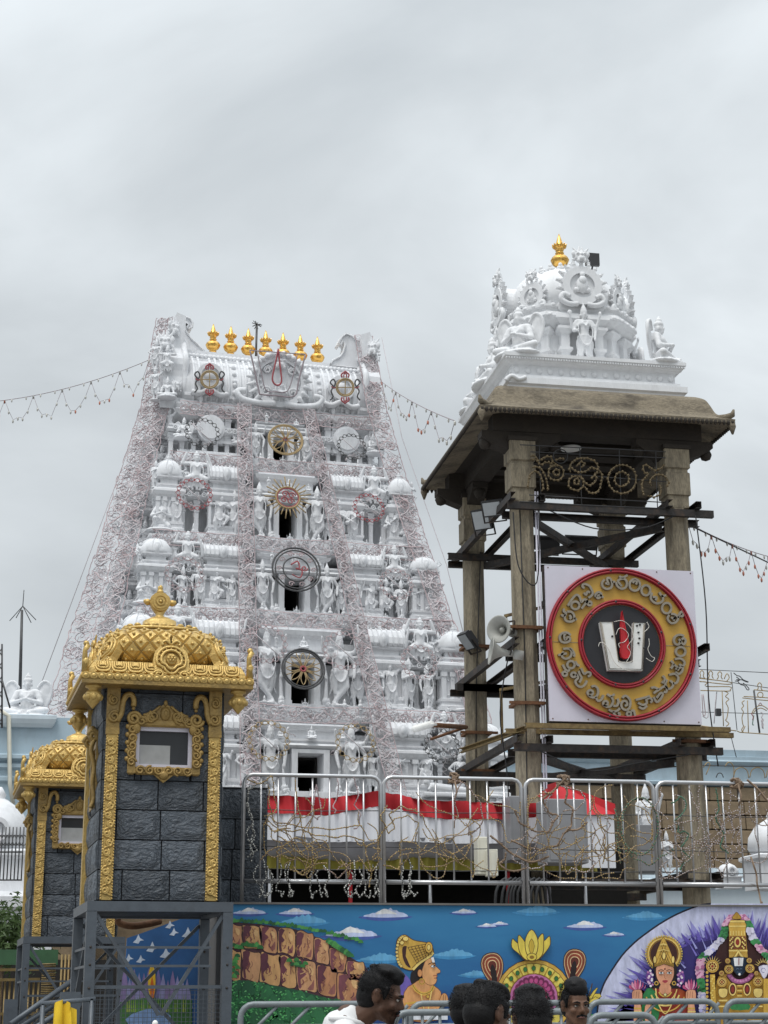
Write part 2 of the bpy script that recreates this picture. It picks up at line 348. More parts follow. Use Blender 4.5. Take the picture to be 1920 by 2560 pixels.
trib_legs = L_(((-.06, -.0, .28), (-.05, .0, .04)), ((.10, -.05, .29), (.06, -.01, .04)))
cross_legs = L_(((-.05, 0, .28), (-.04, .0, .04)), ((.10, -.05, .30), (-.09, -.04, .05)))
def club(b): b.cap((-.22, -.05, .03), .035, (-.2, -.05, .42), .02); b.ball((-.22, -.05, .06), .055)
def vina(b): b.cap((-.2, -.12, .5), .02, (.22, -.12, .82), .016); b.ball((-.2, -.12, .5), .055)
def flower(b): b.ball((.27, -.1, .86), .03)
def base(b): b.lathe([(.16, -.02), (.17, .0), (.15, .02)], (0, -.02, 0), 14, 1, .8)
FIG = {}
FIG['pray'] = fig('statue', stand_legs, [(-1, (-.17, -.03, .64), (-.03, -.13, .70), 1), (1, (.17, -.03, .64), (.03, -.13, .70), 1)], 'cone', extra=[base])
FIG['hip'] = fig('statue', trib_legs, [(-1, (-.24, 0, .66), (-.12, -.06, .56), 1), (1, (.22, -.04, .70), (.25, -.1, .84), 1)], 'cone', lean=.02, extra=[base, flower])
FIG['raise'] = fig('statue', trib_legs, [(-1, (-.20, -.02, .62), (-.19, -.07, .48), 1), (1, (.22, 0, .90), (.13, -.03, 1.04), 1)], 'pot', lean=-.02, extra=[base])
FIG['music'] = fig('statue', stand_legs, [(-1, (-.19, -.05, .63), (-.1, -.14, .55), 1), (1, (.21, -.04, .66), (.14, -.13, .74), 1)], 'bun', extra=[base, vina])
FIG['four'] = fig('statue', stand_legs, [(-1, (-.21, 0, .68), (-.25, -.07, .87), .9), (1, (.21, 0, .68), (.25, -.07, .87), .9), (-1, (-.18, -.02, .63), (-.16, -.12, .60), 1), (1, (.18, -.02, .63), (.16, -.07, .5), 1)], 'cone', extra=[base, lambda b: b.ball((-.26, -.08, .93), (.045, .02, .045)), lambda b: b.ball((.26, -.08, .93), (.03, .03, .045))])
FIG['guard'] = fig('statue', cross_legs, [(-1, (-.25, 0, .64), (-.22, -.06, .44), 1.1), (1, (.24, 0, .64), (.21, -.08, .46), 1.1), (-1, (-.24, .02, .82), (-.27, -.04, .98), 1), (1, (.24, .02, .82), (.29, -.04, .96), 1)], 'cone', extra=[club, base], fat=1.12)
FIG['dance'] = fig('statue', L_(((-.12, -.05, .32), (-.06, 0, .04)), ((.20, -.08, .42), (.10, -.07, .27))), [(-1, (-.24, 0, .76), (-.28, -.08, .92), 1), (1, (.24, 0, .70), (.10, -.14, .72), 1)], 'pot', lean=.03, extra=[base])
FIG['atlas'] = fig('statue', L_(((-.17, -.10, .40), (-.13, -.02, .22)), ((.17, -.10, .40), (.13, -.02, .22))), [(-1, (-.26, 0, .78), (-.20, -.02, .98), 1.15), (1, (.26, 0, .78), (.20, -.02, .98), 1.15)], 'pot', fat=1.15, hz=-.04)
FIG['stride'] = fig('statue', L_(((-.11, -.08, .33), (-.14, -.02, .06)), ((.12, .02, .29), (.17, .05, .05))), [(-1, (-.25, 0, .72), (-.23, -.1, .58), 1.1), (1, (.25, -.02, .70), (.29, -.1, .82), 1.1)], 'bun', lean=.05, dhoti=False, fat=1.05)
seat_legs = L_(((-.27, -.12, .10), (-.05, -.20, .06)), ((.27, -.12, .10), (.06, -.19, .07)))
pray_arms = [(-1, (-.20, -.05, .62), (-.025, -.16, .66), 1.1), (1, (.20, -.05, .62), (.025, -.16, .66), 1.1)]
def sbase(b): b.lathe([(.30, -.03), (.32, .0), (.28, .03)], (0, -.06, 0), 18, 1, .75); b.ball((0, -.02, .08), (.16, .13, .08))
FIG['garuda'] = fig('statue', seat_legs, pray_arms, 'pot', hz=-.40, seat=True, wings=True, fat=1.15, extra=[sbase], voxel=.013)
FIG['garuda_s'] = fig('statue', seat_legs, pray_arms, 'pot', hz=-.40, seat=True, wings=True, fat=1.15, extra=[sbase], voxel=.013, m='stucco_shrine')
FIG['four_s'] = fig('statue', stand_legs, [(-1, (-.21, 0, .68), (-.25, -.07, .87), .9), (1, (.21, 0, .68), (.25, -.07, .87), .9), (-1, (-.18, -.02, .63), (-.16, -.12, .60), 1), (1, (.18, -.02, .63), (.16, -.07, .5), 1)], 'cone', extra=[base, lambda b: b.ball((-.26, -.08, .93), (.045, .02, .045)), lambda b: b.ball((.26, -.08, .93), (.03, .03, .045))], voxel=.013, m='stucco_shrine')
FIG['sit4'] = fig('statue', seat_legs, [(-1, (-.22, 0, .66), (-.25, -.08, .86), .9), (1, (.22, 0, .66), (.25, -.08, .86), .9), (-1, (-.2, -.04, .60), (-.14, -.15, .60), 1), (1, (.2, -.04, .6), (.2, -.14, .52), 1)], 'cone', hz=-.40, seat=True, extra=[sbase], fat=1.1)
FIG['kneel'] = fig('statue', L_(((-.14, -.17, .24), (-.10, .08, .06)), ((.16, -.13, .10), (.10, .14, .06))), [(-1, (-.20, -.06, .60), (-.03, -.18, .64), 1.1), (1, (.20, -.06, .60), (.03, -.18, .64), 1.1)], 'pot', hz=-.28, seat=True, fat=1.1, lean=.03, extra=[sbase])
# reclining figure
b = MB(); b.box(-.62, .62, -.12, .14, 0, .08); b.cap((-.42, -.02, .2), .09, (-.1, -.02, .16), .10); b.cap((-.1, -.02, .16), .1, (.2, -.03, .15), .07); b.cap((.2, -.03, .15), .07, (.52, -.03, .12), .04); b.ball((-.55, -.03, .30), (.07, .07, .085)); b.cap((-.55, -.02, .36), .06, (-.60, -.02, .46), .02); b.cap((-.42, -.05, .24), .04, (-.52, -.09, .14), .03)
for k in range(5): b.ball((-.68+.02*k, .06, .28+.06*k), (.05, .03, .07))
FIG['recline'] = remesh(b, .014, 'statue', 'stucco')
# lion mask with horns (kirtimukha) and small crouching lion
def lionmask(name, m):
    b = MB(); b.ball((0, 0, .2), (.20, .14, .19)); b.ball((0, -.1, .12), (.12, .09, .08)); b.ball((0, -.14, .24), (.035, .05, .05))
    for q in (-1, 1):
        b.ball((q*.10, -.11, .27), (.05, .05, .045)); b.ball((q*.2, -.02, .28), (.07, .05, .09)); b.cap((q*.12, -.02, .34), .05, (q*.22, -.01, .46), .02); b.ball((q*.09, -.12, .05), (.05, .05, .07)); b.cap((q*.05, -.03, .36), .05, (q*.04, -.02, .5), .02)
        for k in range(4): b.ball((q*(.22-.02*k), .02, .02+.09*k), (.06, .05, .045))
    return remesh(b, .013, name, m)
LION = lionmask('lion_mask', 'stucco'); LION_S = lionmask('lion_mask', 'stucco_shrine')

# ---------------------------------------------------------------- unit pieces of the gate tower
def kalasha_mb(m=0):
    b = MB(); b.lathe([(.13, 0), (.14, .02), (.085, .04), (.075, .065), (.125, .085), (.13, .105), (.085, .125), (.08, .145), (.14, .165), (.205, .21), (.235, .27), (.243, .30), (.252, .305), (.252, .32), (.243, .325), (.225, .37), (.165, .42), (.095, .445), (.085, .46), (.12, .48), (.125, .495), (.085, .515), (.075, .53), (.11, .55), (.115, .565), (.08, .585), (.085, .60), (.13, .63), (.175, .66), (.185, .685), (.115, .685), (.115, .70), (.10, .74), (.06, .86), (.010, 1.0)], n=24, m=m)
    for k in range(12):
        t = 2*math.pi*k/12; c, s_ = math.cos(t), math.sin(t); b.cap((c*.155, s_*.155, .66), .038, (c*.195, s_*.195, .70), .016, 6)
    return b
KAL = kalasha_mb().mesh('finial', ['gold_polish'])
_b = MB(); _b.lathe([(.10, 0), (.10, .06), (.05, .12), (.13, .30), (.15, .42), (.11, .55), (.05, .62), (.09, .70), (.06, .80), (.02, 1.0)], n=12); BALUSTER = _b.mesh('baluster', ['stucco'])
_b = MB()
_b.box(-.5, .5, -.5, .5, 0, .09); _b.box(-.42, .42, -.42, .42, .09, .15); _b.box(-.32, .32, -.32, .32, .15, .68); _b.box(-.40, .40, -.40, .40, .68, .72); _b.box(-.32, .32, -.32, .32, .72, .78); _b.sweep([(0, .78), (.16, .84), (.16, .87), (.02, .88), (.18, .94), (.18, 1.0)], -.32, .32, -.32, .32)
PILASTER = _b.mesh('pilaster', ['stucco'])
def kuta():
    b = MB(); S = lambda p, h=.5: b.sweep(p, -h, h, -h, h)
    S([(.0, 0), (.0, .05), (-.05, .06), (-.05, .09), (-.02, .10), (-.02, .13), (-.12, .14)]); b.box(-.34, .34, -.34, .34, .13, .44)
    for x in (-.36, -.14, .14, .36):
        b.box(x-.05, x+.05, -.42, -.30, .13, .40); b.box(x-.075, x+.075, -.45, -.28, .38, .43)
        b.box(-.42, -.30, x-.05, x+.05, .13, .40); b.box(.30, .42, x-.05, x+.05, .13, .40)
    S([(-.1, .43), (-.02, .46), (.04, .50), (.02, .53), (-.08, .545), (-.14, .55), (-.14, .57), (-.10, .58), (-.10, .60), (-.22, .60), (-.22, .66), (-.08, .68), (-.08, .70)])
    b.lathe([(.38, .70), (.44, .71), (.45, .74), (.41, .80), (.32, .86), (.18, .905), (.10, .915), (.10, .93), (.06, .935)], n=20, sq=3.2)
    for j in range(10):
        t = 2*math.pi*j/10; b.tube([(math.cos(t)*r*1.02, math.sin(t)*r*1.02, z) for r, z in ((.44, .72), (.42, .80), (.33, .86), (.15, .91))], .018, 4)
    b.ball((0, -.40, .76), (.12, .06, .09)); b.ball((0, -.44, .76), (.06, .05, .05))
    b.lathe([(.05, .93), (.09, .95), (.06, .965), (.03, .97), (.045, .98), (.01, 1.0)], n=10); return b
_b = MB(); _b.disc((0, 0), .5, -.3, .3, 10); _b.disc((0, .02), .48, -.55, -.3, 10, r_in=.28); _b.ball((0, -.4, 0), (.2, .3, .2), 6); _b.cap((0, -.3, .45), .12, (0, -.3, .75), .04, 6); BOSS = _b.mesh('cornice_boss', ['stucco'])
KUTA = kuta().mesh('corner_shrine', ['stucco'])
def sala():
    b = MB(); S = lambda p, x=.5, y=.35: b.sweep(p, -x, x, -y, y)
    S([(.0, 0), (.0, .05), (-.04, .06), (-.04, .09), (-.01, .10), (-.01, .13), (-.08, .14)]); b.box(-.40, .40, -.22, .25, .13, .44)
    for x in (-.44, -.24, .24, .44): b.box(x-.035, x+.035, -.32, -.2, .13, .40); b.box(x-.055, x+.055, -.35, -.2, .38, .43)
    b.box(-.12, .12, -.26, -.2, .16, .40); b.box(-.15, .15, -.30, -.2, .40, .43)
    S([(-.08, .43), (-.02, .46), (.03, .50), (.02, .53), (-.06, .545), (-.10, .55), (-.10, .57), (-.06, .58), (-.06, .60), (-.14, .60), (-.14, .66), (-.04, .68), (-.04, .70)])
    pr = [(-.32, .70), (-.36, .73), (-.34, .80), (-.24, .87), (-.1, .90), (.1, .90), (.24, .87), (.34, .80), (.36, .73), (.32, .70)]; k = len(pr)
    vs = [(-.46, y, z) for y, z in pr]+[(.46, y, z) for y, z in pr]
    b.add(vs, [(i, i+1, k+i+1, k+i) for i in range(k-1)]+[tuple(range(k))[::-1], tuple(range(k, 2*k))], 0, False)
    for j in range(9):
        x = -.42+.105*j; b.tube([(x, y*1.03, z+.004) for y, z in pr[:6]], .014, 4)
    for q in (-1, 1): b.ball((q*.47, 0, .80), (.045, .34, .14), 12); b.ball((q*.50, -.1, .92), (.04, .12, .06)); b.cap((q*.48, -.3, .72), .04, (q*.54, -.34, .9), .02)
    b.ball((0, -.36, .77), (.10, .06, .09)); b.ball((0, -.40, .77), (.05, .05, .05))
    for x in (-.26, 0, .26): b.lathe([(.03, .895), (.06, .92), (.045, .945), (.02, .955), (.032, .968), (.008, 1.0)], (x, 0, 0), 10)
    return b
SALA = sala().mesh('barrel_shrine', ['stucco'])

# ---------------------------------------------------------------- gate tower (gopuram)
GX = 6.03
ZT = [4.6, 6.77, 9.22, 12.0, 14.35, 17.02, 18.92]
hwz = lambda z: 5.55-(z-6.8)*.213
Dz = lambda z: 44.1+(z-7)*.40
gop = empty('gate_tower', (GX, 46, 2.5), label='tall white tiered temple gate tower crowded with stucco figures, golden finials on top', cat='temple tower')
GROT = rad(5.5)
def GR(p): p = Vector(tuple(p)); d = p-Vector((GX, 46, 0)); c, s_ = math.cos(GROT), math.sin(GROT); return Vector((GX+d.x*c-d.y*s_, 46+d.x*s_+d.y*c, p.z))
def GI(p): p = Vector(tuple(p)); d = p-Vector((GX, 46, 0)); c, s_ = math.cos(GROT), math.sin(GROT); return Vector((GX+d.x*c+d.y*s_, 46-d.x*s_+d.y*c, p.z))
def GW(x, y, off=0.0):                                  # point seen at display pixel (x, y) on the sloping, turned front of the tower
    z, X = 12., GX
    for _ in range(14):
        p = W(x*1.1573, y*1.1573, Dz(z)+off+(X-GX)*math.tan(GROT)); z, X = p.z, p.x
    return p
def gp(name, mb, mats='stucco', **k): return obj(name, mb, mats, gop, world=True, **k)
# stone storey below
b = MB(); b.box(GX-5.9, GX+5.9, 44.0, 54, 2.5, 6.4)
gp('stone_base', b, 'brown_wall')
rng = random.Random(3)
def P(name, mesh, x, y, z, s, ry=0):
    return obj(name, mesh, None, gop, (x, y, z), (0, 0, ry), s, world=True)
kinds = ['pray', 'hip', 'raise', 'music', 'four', 'dance']
for i in range(1, 6):
    z0, z1 = ZT[i], ZT[i+1]; H = z1-z0; hw = hwz(z0); yf = Dz(z0); hw1 = hwz(z1); top = (i == 5)
    bayw = .30*hw if i < 5 else .27*hw; dw = .052*hw+.06; dh = .42*H; yb = 54-(z0-6)*.28
    # core of the storey, with the doorway passage left open
    b = MB(); cw = hw-.75; yc = yf+1.15
    zg = z0+.74*H; b.box(GX-cw, GX-dw, yc, yb, z0, zg); b.box(GX+dw, GX+cw, yc, yb, z0, zg); b.box(GX-cw+.3, GX-dw-.3, yc+.75, yb, zg, z1-.02); b.box(GX+dw+.3, GX+cw-.3, yc+.75, yb, zg, z1-.02); b.box(GX-dw, GX+dw, yc, yb, z0+.12+dh, z1-.02); b.box(GX-dw, GX+dw, yf+3.2, yb, z0, z0+.12+dh)
    gp('storey_core', b)
    b = MB(); e_ = .012; b.box(GX-dw+e_, GX-dw+.05, yc-.3, yf+3.15, z0+.13, z0+.1+dh); b.box(GX+dw-.05, GX+dw-e_, yc-.3, yf+3.15, z0+.13, z0+.1+dh); b.box(GX-dw+.05, GX+dw-.05, yf+3.1, yf+3.18, z0+.13, z0+.1+dh); b.box(GX-dw+.05, GX+dw-.05, yc-.2, yf+3.1, z0+.06+dh, z0+.1+dh); b.box(GX-dw+.05, GX+dw-.05, yc-.2, yf+3.1, z0+.122, z0+.14); gp('passage_shade', b, 'dark_room')  # near-black sheets added to paint the shade inside the doorway
    # flank projections with shrines, seen along the sides
    for q in (-1, 1):
        b = MB(); fo = -.30 if q < 0 else -.75; xa, xb = sorted((GX+q*(hw-1.5), GX+q*(hw+.55+fo))); b.box(xa, xb, yf+1.9, yf+5.0, z0-.3, z1-.3); b.sweep([(-.2, z0-.4), (0, z0-.3), (.1, z0-.22), (.1, z0-.1), (0, z0-.02)], xa, xb, yf+1.8, yf+5.1); b.sweep([(0, z0+.46*H), (.1, z0+.52*H), (.02, z0+.58*H)], xa, xb, yf+1.9, yf+5); gp('flank_bay', b)
        P('corner_shrine', KUTA, GX+q*(hw+.40+fo), yf+2.1, z0, (.85, .85, H*.86)); P('statue', FIG['atlas'], GX+q*(hw+.72+fo), yf+2.9, z0+.15*H, .62*H, q*1.0)
        P('statue', FIG['garuda'], GX+q*(hw+.15+fo*.5), yf+1.35, z0+.05, 1.05, q*.6); P('statue', FIG['raise'], GX+q*(hw-.02+fo*.4), yf+.9, z0+.45*H, .9, q*.7); P('statue', FIG['kneel'], GX+q*(hw+.55+fo), yf+1.7, z0+.40*H, .9, q*.8)
    # floor ledge with moulded edge
    b = MB(); zz = z0-.34
    b.sweep([(-.5, zz-.12), (-.30, zz-.06), (-.06, zz), (.04, zz+.07), (.06, zz+.15), (-.02, zz+.20), (-.02, zz+.24), (.03, zz+.26), (.03, zz+.335), (-.05, zz+.34)], GX-hw-.05, GX+hw+.05, yf-.05, yb)
    gp('floor_ledge', b)
    b = MB(); b.sweep([(0, z0), (0, z0+.10), (-.05, z0+.11), (-.05, z0+.15), (-.09, z0+.16)], GX-hw+.12, GX+hw-.12, yf+.10, yb-.2); gp('plinth', b)
    zp = z0+.16; ph = .40*H
    # row of pilasters
    npil = 7
    for q in (-1, 1):
        for k in range(npil):
            t = .36+.60*k/(npil-1); P('pilaster', PILASTER, GX+q*t*hw, yf+.62, zp, (.20, .20, ph))
    # entablature above pilasters
    for q in (-1, 1):
        b = MB(); a0, a1 = GX+q*.34*hw, GX+q*.97*hw; x0, x1 = min(a0, a1), max(a0, a1); ze = zp+ph
        b.sweep([(-.1, ze), (.06, ze+.04), (.12, ze+.10), (.08, ze+.15), (-.02, ze+.17), (-.02, ze+.21), (.04, ze+.23), (.04, ze+.27), (-.1, ze+.28)], x0, x1, yf+.52, yf+1.0)
        gp('entablature', b)
        # shrines
    kz = ze+.0
    for q in (-1, 1):
        if not top:
            kh = H*.90; kw = .22*hw
            P('corner_shrine', KUTA, GX+q*.875*hw, yf+.50, zp-.02, (kw, kw*.8, kh))
            sw = .27*hw; P('barrel_shrine', SALA, GX+q*.455*hw, yf+.62, zp-.02, (sw, 1.1, kh))
            P('statue', FIG['atlas'], GX+q*.675*hw, yf+.42, z0+.48*H, (H*.54*1.1, H*.5, H*.50))
            b = MB(); xx = GX+q*.675*hw; b.box(xx-.34, xx+.34, yf+.5, yf+1.0, ze+.28, z0+.585*H); b.box(xx-.40, xx+.40, yf+.42, yf+1.0, z0+.585*H, z0+.60*H+.03); gp('pedestal', b)
            # standing row in front of the pilasters
            ts = (.40, .50, .60, .71, .82, .93) if i in (2, 3, 4) else (.42, .58, .74, .90)
            for k, t in enumerate(ts):
                if i == 4 and k in (2, 3): continue
                kd = rng.choice(kinds)
                if k == len(ts)-1: kd = 'kneel'
                P('statue', FIG[kd], GX+q*t*hw, yf+.30, zp, .45*H*(1.15 if kd == 'kneel' else 1)*rng.uniform(.92, 1.06), rng.uniform(-.35, .35))
        else:
            P('statue', FIG['garuda'], GX+q*.86*hw, yf+.30, z0+.36*H, .95, .5*q)
            P('statue', FIG['sit4'], GX+q*.36*hw, yf+.45, z0+.36*H, .80)
            b = MB(); xx = GX+q*.62*hw; b.disc((xx, z0+.58*H), .42, yf+.35, yf+.6, 28); b.disc((xx, z0+.58*H), .34, yf+.30, yf+.36, 28); b.sweep([(0, z0+.12), (0, z0+.26), (-.08, z0+.28), (-.08, z0+.34)], xx-1.0, xx+.95, yf+.18, yf+1.0); gp('medallion', b)
            for t in (.46, .52): P('pilaster', PILASTER, GX+q*t*hw, yf+.62, z0+.36*H, (.3, .3, .56*H))
        for k in range(6): P('statue', FIG[['kneel', 'sit4', 'garuda'][(k+i) % 3]], GX+q*(.37+.11*k)*hw, yf+.06, z0, .36, rng.uniform(-.4, .4))
        for k in range(9): P('finial_knob', BALUSTER, GX+q*(.35+.075*k)*hw, yf+.62, zp+ph+.26 if not top else z0+.35*H, (.55, .55, .30))
        for k in range(12): P('cornice_boss', BOSS, GX+q*(.35+.053*k)*hw, yf+.44, zp+ph+.13, (.16, .14, .16))
        for k in range(13): P('cornice_boss', BOSS, GX+q*(.04+.075*k)*hw, yf-.10, z0-.19, (.17, .12, .17))
        P('finial_knob', BALUSTER, GX+q*.70*hw, yf+.06, z0+.0, (.42, .42, .40))
        if not top:
            for t in (.33, .565, .60, .75, .785, .97): P('statue', FIG[rng.choice(kinds)], GX+q*t*hw, yf+.48, zp+ph+.27, .27*H*rng.uniform(.85, 1.1), rng.uniform(-.4, .4))
        # figures up the flank silhouette
    # projecting central bay: jambs, lintel, cornice
    b = MB(); yq = yf-.12
    for q in (-1, 1):
        x0, x1 = sorted((GX+q*dw, GX+q*(dw+.16))); b.box(x0, x1, yq+.25, yc, z0+.12, z0+.12+dh); b.box(x0-.02, x1+.02, yq+.22, yq+.5, z0+.12, z0+.24)
        x0, x1 = sorted((GX+q*(dw+.16), GX+q*bayw)); b.box(x0, x1, yq+.52, yc, z0+.12, z0+.12+dh)
    b.box(GX-bayw, GX+bayw, yq+.05, yc+.3, z0, z0+.12)
    zl = z0+.12+dh
    b.box(GX-dw-.16, GX+dw+.16, yq+.25, yc, zl, zl+.10)
    b.sweep([(-.12, zl+.10), (.02, zl+.13), (.10, zl+.19), (.06, zl+.24), (-.04, zl+.26), (-.04, zl+.30), (.02, zl+.32), (.02, zl+.37), (-.1, zl+.38)], GX-bayw, GX+bayw, yq+.30, yc+.2)
    zr = zl+.38; hr = max(.12, z1-.5-zr)
    b.sweep([(-.15, zr), (-.15, zr+hr*.55), (-.02, zr+hr*.65), (.02, zr+hr*.85), (-.1, zr+hr*.9), (-.1, zr+hr)], GX-bayw*.8, GX+bayw*.8, yq+.35, yc+.2)
    gp('door_bay', b)
    for q in (-1, 1):
        gs = H*(.66 if i <= 2 else .56)
        P('statue', FIG['guard'], GX+q*(dw+.26+.085*hw), yq+.26, z0+.12, (gs*q, gs, gs))
        P('statue', FIG[rng.choice(['raise', 'hip', 'pray'])], GX+q*(bayw+.02), yq+.34, z0+.12, gs*.72, 0)
        P('pilaster', PILASTER, GX+q*(bayw-.06), yq+.52, z0+.12, (.22, .22, dh))
        P('statue', FIG[rng.choice(['pray', 'sit4'])], GX+q*bayw*.5, yq+.22, zr+.02, .30)
    if not top: P('statue', FIG['sit4'], GX, yq+.20, zr+.0, .46)
    for k in range(8):
        t = (k-3.5)/3.5
        if abs(t) > .2: P('baluster', BALUSTER, GX+t*bayw*1.02, yq+.02, z0+.0, (.50, .50, .30))
    P('statue', FIG['sit4'], GX, yq-.02, z0, .36); P('statue', FIG['kneel'], GX+.42*bayw, yq-.02, z0, .34, .5); P('statue', FIG['kneel'], GX-.42*bayw, yq-.02, z0, .34, -.5)
    # small finials along the recess behind
    for q in (-1, 1):
        for k in range(3): P('baluster', BALUSTER, GX+q*(.36+.08*k)*hw, yf+.9, z1-.62, (.5, .5, .32))
P('statue', FIG['recline'], GX+.66*5.75, 43.95, 6.85, 1.3)
# barrel roof
zr0 = ZT[6]; yR = Dz(zr0); HW = 2.95
b = MB(); b.sweep([(-.3, zr0-.36), (-.05, zr0-.28), (.06, zr0-.16), (.0, zr0-.10), (.04, zr0), (.04, zr0+.06), (-.1, zr0+.08), (-.1, zr0+.2)], GX-HW-.12, GX+HW+.12, yR-.05, yR+2.9); gp('roof_base', b)
prf = [(yR+.10, zr0+.20), (yR-.02, zr0+.40), (yR-.03, zr0+.75), (yR+.10, zr0+1.15), (yR+.36, zr0+1.55), (yR+.75, zr0+1.88), (yR+1.1, zr0+2.05), (yR+1.7, zr0+2.05), (yR+2.1, zr0+1.85), (yR+2.6, zr0+1.3), (yR+2.75, zr0+.7), (yR+2.65, zr0+.2)]
prs = smoothpts([(0, y, z) for y, z in prf], 3); k = len(prs)
b = MB(); b.add([(GX-HW+.1, p[1], p[2]) for p in prs]+[(GX+HW-.1, p[1], p[2]) for p in prs], [(i, i+1, k+i+1, k+i) for i in range(k-1)]+[tuple(range(k))[::-1], tuple(range(k, 2*k))], 0, True)
gp('barrel_roof', b)
fr = [p for p in prs if p[1] <= yR+.72 and p[2] > zr0+.1]
for j in range(30):
    x = GX-HW+.38+j*(2*HW-.76)/29
    if abs(x-GX) < .75: continue
    if j % 5 == 2:
        for q in range(7): 
            p = fr[1+int(q*(len(fr)-3)/7)]; b = MB(); b.ball((x, p[1]-.03, p[2]), (.075, .05, .085), 8); gp('boss', b)
    else: b = MB(); b.tube([(x, p[1]-.01, p[2]) for p in fr], .048, 5); gp('roof_rib', b)
b = MB()
for j in range(44):
    x = GX-HW+.2+j*(2*HW-.4)/43; b.ball((x, yR+.66, zr0+1.86), (.085, .09, .09), 8)
b.bar((GX-HW+.1, yR+.50, zr0+1.68), (GX+HW-.1, yR+.50, zr0+1.68), .10, .07); b.bar((GX-HW+.1, yR+.30, zr0+1.42), (GX+HW-.1, yR+.30, zr0+1.42), .08, .06)
b.bar((GX-HW+.1, yR+.02, zr0+.36), (GX+HW-.1, yR+.02, zr0+.36), .12, .09)
b.box(GX-HW+.2, GX+HW-.2, yR+.85, yR+1.9, zr0+1.95, zr0+2.12); gp('ridge_moulding', b)
# end gables: thick horseshoe plates rising to crested lion heads, with inner scrolls
for q in (-1, 1):
    xe = GX+q*HW; b = MB()
    pts = []
    for t in range(0, 37):
        a = rad(-50+280*t/36); r = 1.35+.06*math.cos(a*9); pts.append((yR+1.35+r*.98*math.cos(a), zr0+1.0+r*1.05*math.sin(a)))
    x0, x1 = sorted((xe-q*.12, xe+q*(.34 if q > 0 else .55))); kk = len(pts)
    b.add([(x0, y, z) for y, z in pts]+[(x1, y, z) for y, z in pts], [tuple(range(kk)), tuple(range(2*kk-1, kk-1, -1))]+[(i, (i+1) % kk, (i+1) % kk+kk, i+kk) for i in range(kk)])
    b.box(x0-.05, x1+.05, yR+.1, yR+2.7, zr0-.1, zr0+.25)
    b.tube([(xe-q*.12, y, z) for y, z in pts], .10, 6); b.tube([(xe-q*.16, yR+1.35+(y-yR-1.35)*.8, zr0+1+(z-zr0-1)*.8) for y, z in pts], .06, 6)
    gp('end_gable', b)
    b = MB(); b.prism([(xe+q*.36, zr0+1.7), (xe+q*.32, zr0+2.7), (xe+q*.12, zr0+3.15), (xe-q*.16, zr0+3.05), (xe-q*.12, zr0+2.2), (xe-q*.10, zr0+1.7)], yR+.45, yR+.95); gp('gable_crest', b)
    P('lion_mask', LION, xe+q*.20, yR+.42, zr0+2.35, (.95, .8, 1.2), -q*.5)
    if q < 0:
        P('lion_mask', LION, xe-.50, yR+.2, zr0+1.75, (1.1, .8, 1.3), -.2); P('statue', FIG['atlas'], xe-.45, yR-.02, zr0+.85, .95, -.2); P('statue', FIG['sit4'], xe-.42, yR-.05, zr0+.15, .95, -.2); P('statue', FIG['raise'], xe-.75, yR+.1, zr0+.1, 1.0, -.5); P('statue', FIG['hip'], xe-.78, yR+.2, zr0+1.1, .9, -.5); P('lion_mask', LION, xe-.15, yR-.05, zr0+.4, (.6, .6, .8), 0)
    for k in range(3): P('statue', FIG[['raise', 'pray', 'hip'][k]], xe+q*.32, yR+.25+.1*k, zr0+.25+.72*k, .66, -q*.9)
zL = [(325, 100), (340, 88), (370, 84), (400, 95), (414, 120), (410, 150), (390, 160), (375, 150), (388, 132), (372, 118), (360, 130), (366, 170), (400, 220), (440, 255), (480, 290), (505, 330), (340, 320), (318, 180)]
zR_ = [(1245, 240), (1262, 200), (1290, 178), (1330, 190), (1355, 220), (1365, 250), (1395, 330), (1400, 400), (1180, 390), (1200, 355), (1250, 330), (1272, 300), (1285, 245), (1265, 225), (1258, 250)]
for zz in (zL, zR_):
    b = MB(); pp = [GI(W(300+px/2.304, 760+py/2.304, yR+1.3)) for px, py in zz]; ym = sum(p.y for p in pp)/len(pp); pp = [(p.x, p.z) for p in pp]; b.prism(pp, ym-.25, ym+.25)
    sc_ = [(p[0]*.88+.12*np.mean([u[0] for u in pp]), p[1]*.88+.12*np.mean([u[1] for u in pp])) for p in pp]; b.tube([(x, ym-.27, z) for x, z in sc_], .035, 5, closed=True); gp('crest_scroll', b)
# central horseshoe motif and side rosettes on the roof
b = MB(); b.disc((GX, zr0+.90), .86, yR-.28, yR+.2, 36); b.disc((GX, zr0+.90), .84, yR-.38, yR-.26, 36, r_in=.66)
for k in range(18): a = rad(-40+260*k/17); b.cap((GX+.80*math.cos(a), yR-.34, zr0+.9+.80*math.sin(a)), .09, (GX+1.0*math.cos(a), yR-.30, zr0+.9+1.0*math.sin(a)), .04)
for k in range(20): a = 2*math.pi*k/20; b.ball((GX+.60*math.cos(a), yR-.30, zr0+.9+.60*math.sin(a)), .055, 6)
for q in (-1, 1):
    b.tube([(GX+q*.42+.16*(1-.7*j/20)*math.cos(j*.5*q), yR-.33, zr0+.55+.16*(1-.7*j/20)*math.sin(j*.5)) for j in range(21)], .04, 5); b.tube([(GX+q*.38+.13*(1-.7*j/20)*math.cos(j*.5*q), yR-.33, zr0+1.25+.13*(1-.7*j/20)*math.sin(j*.5)) for j in range(21)], .035, 5)
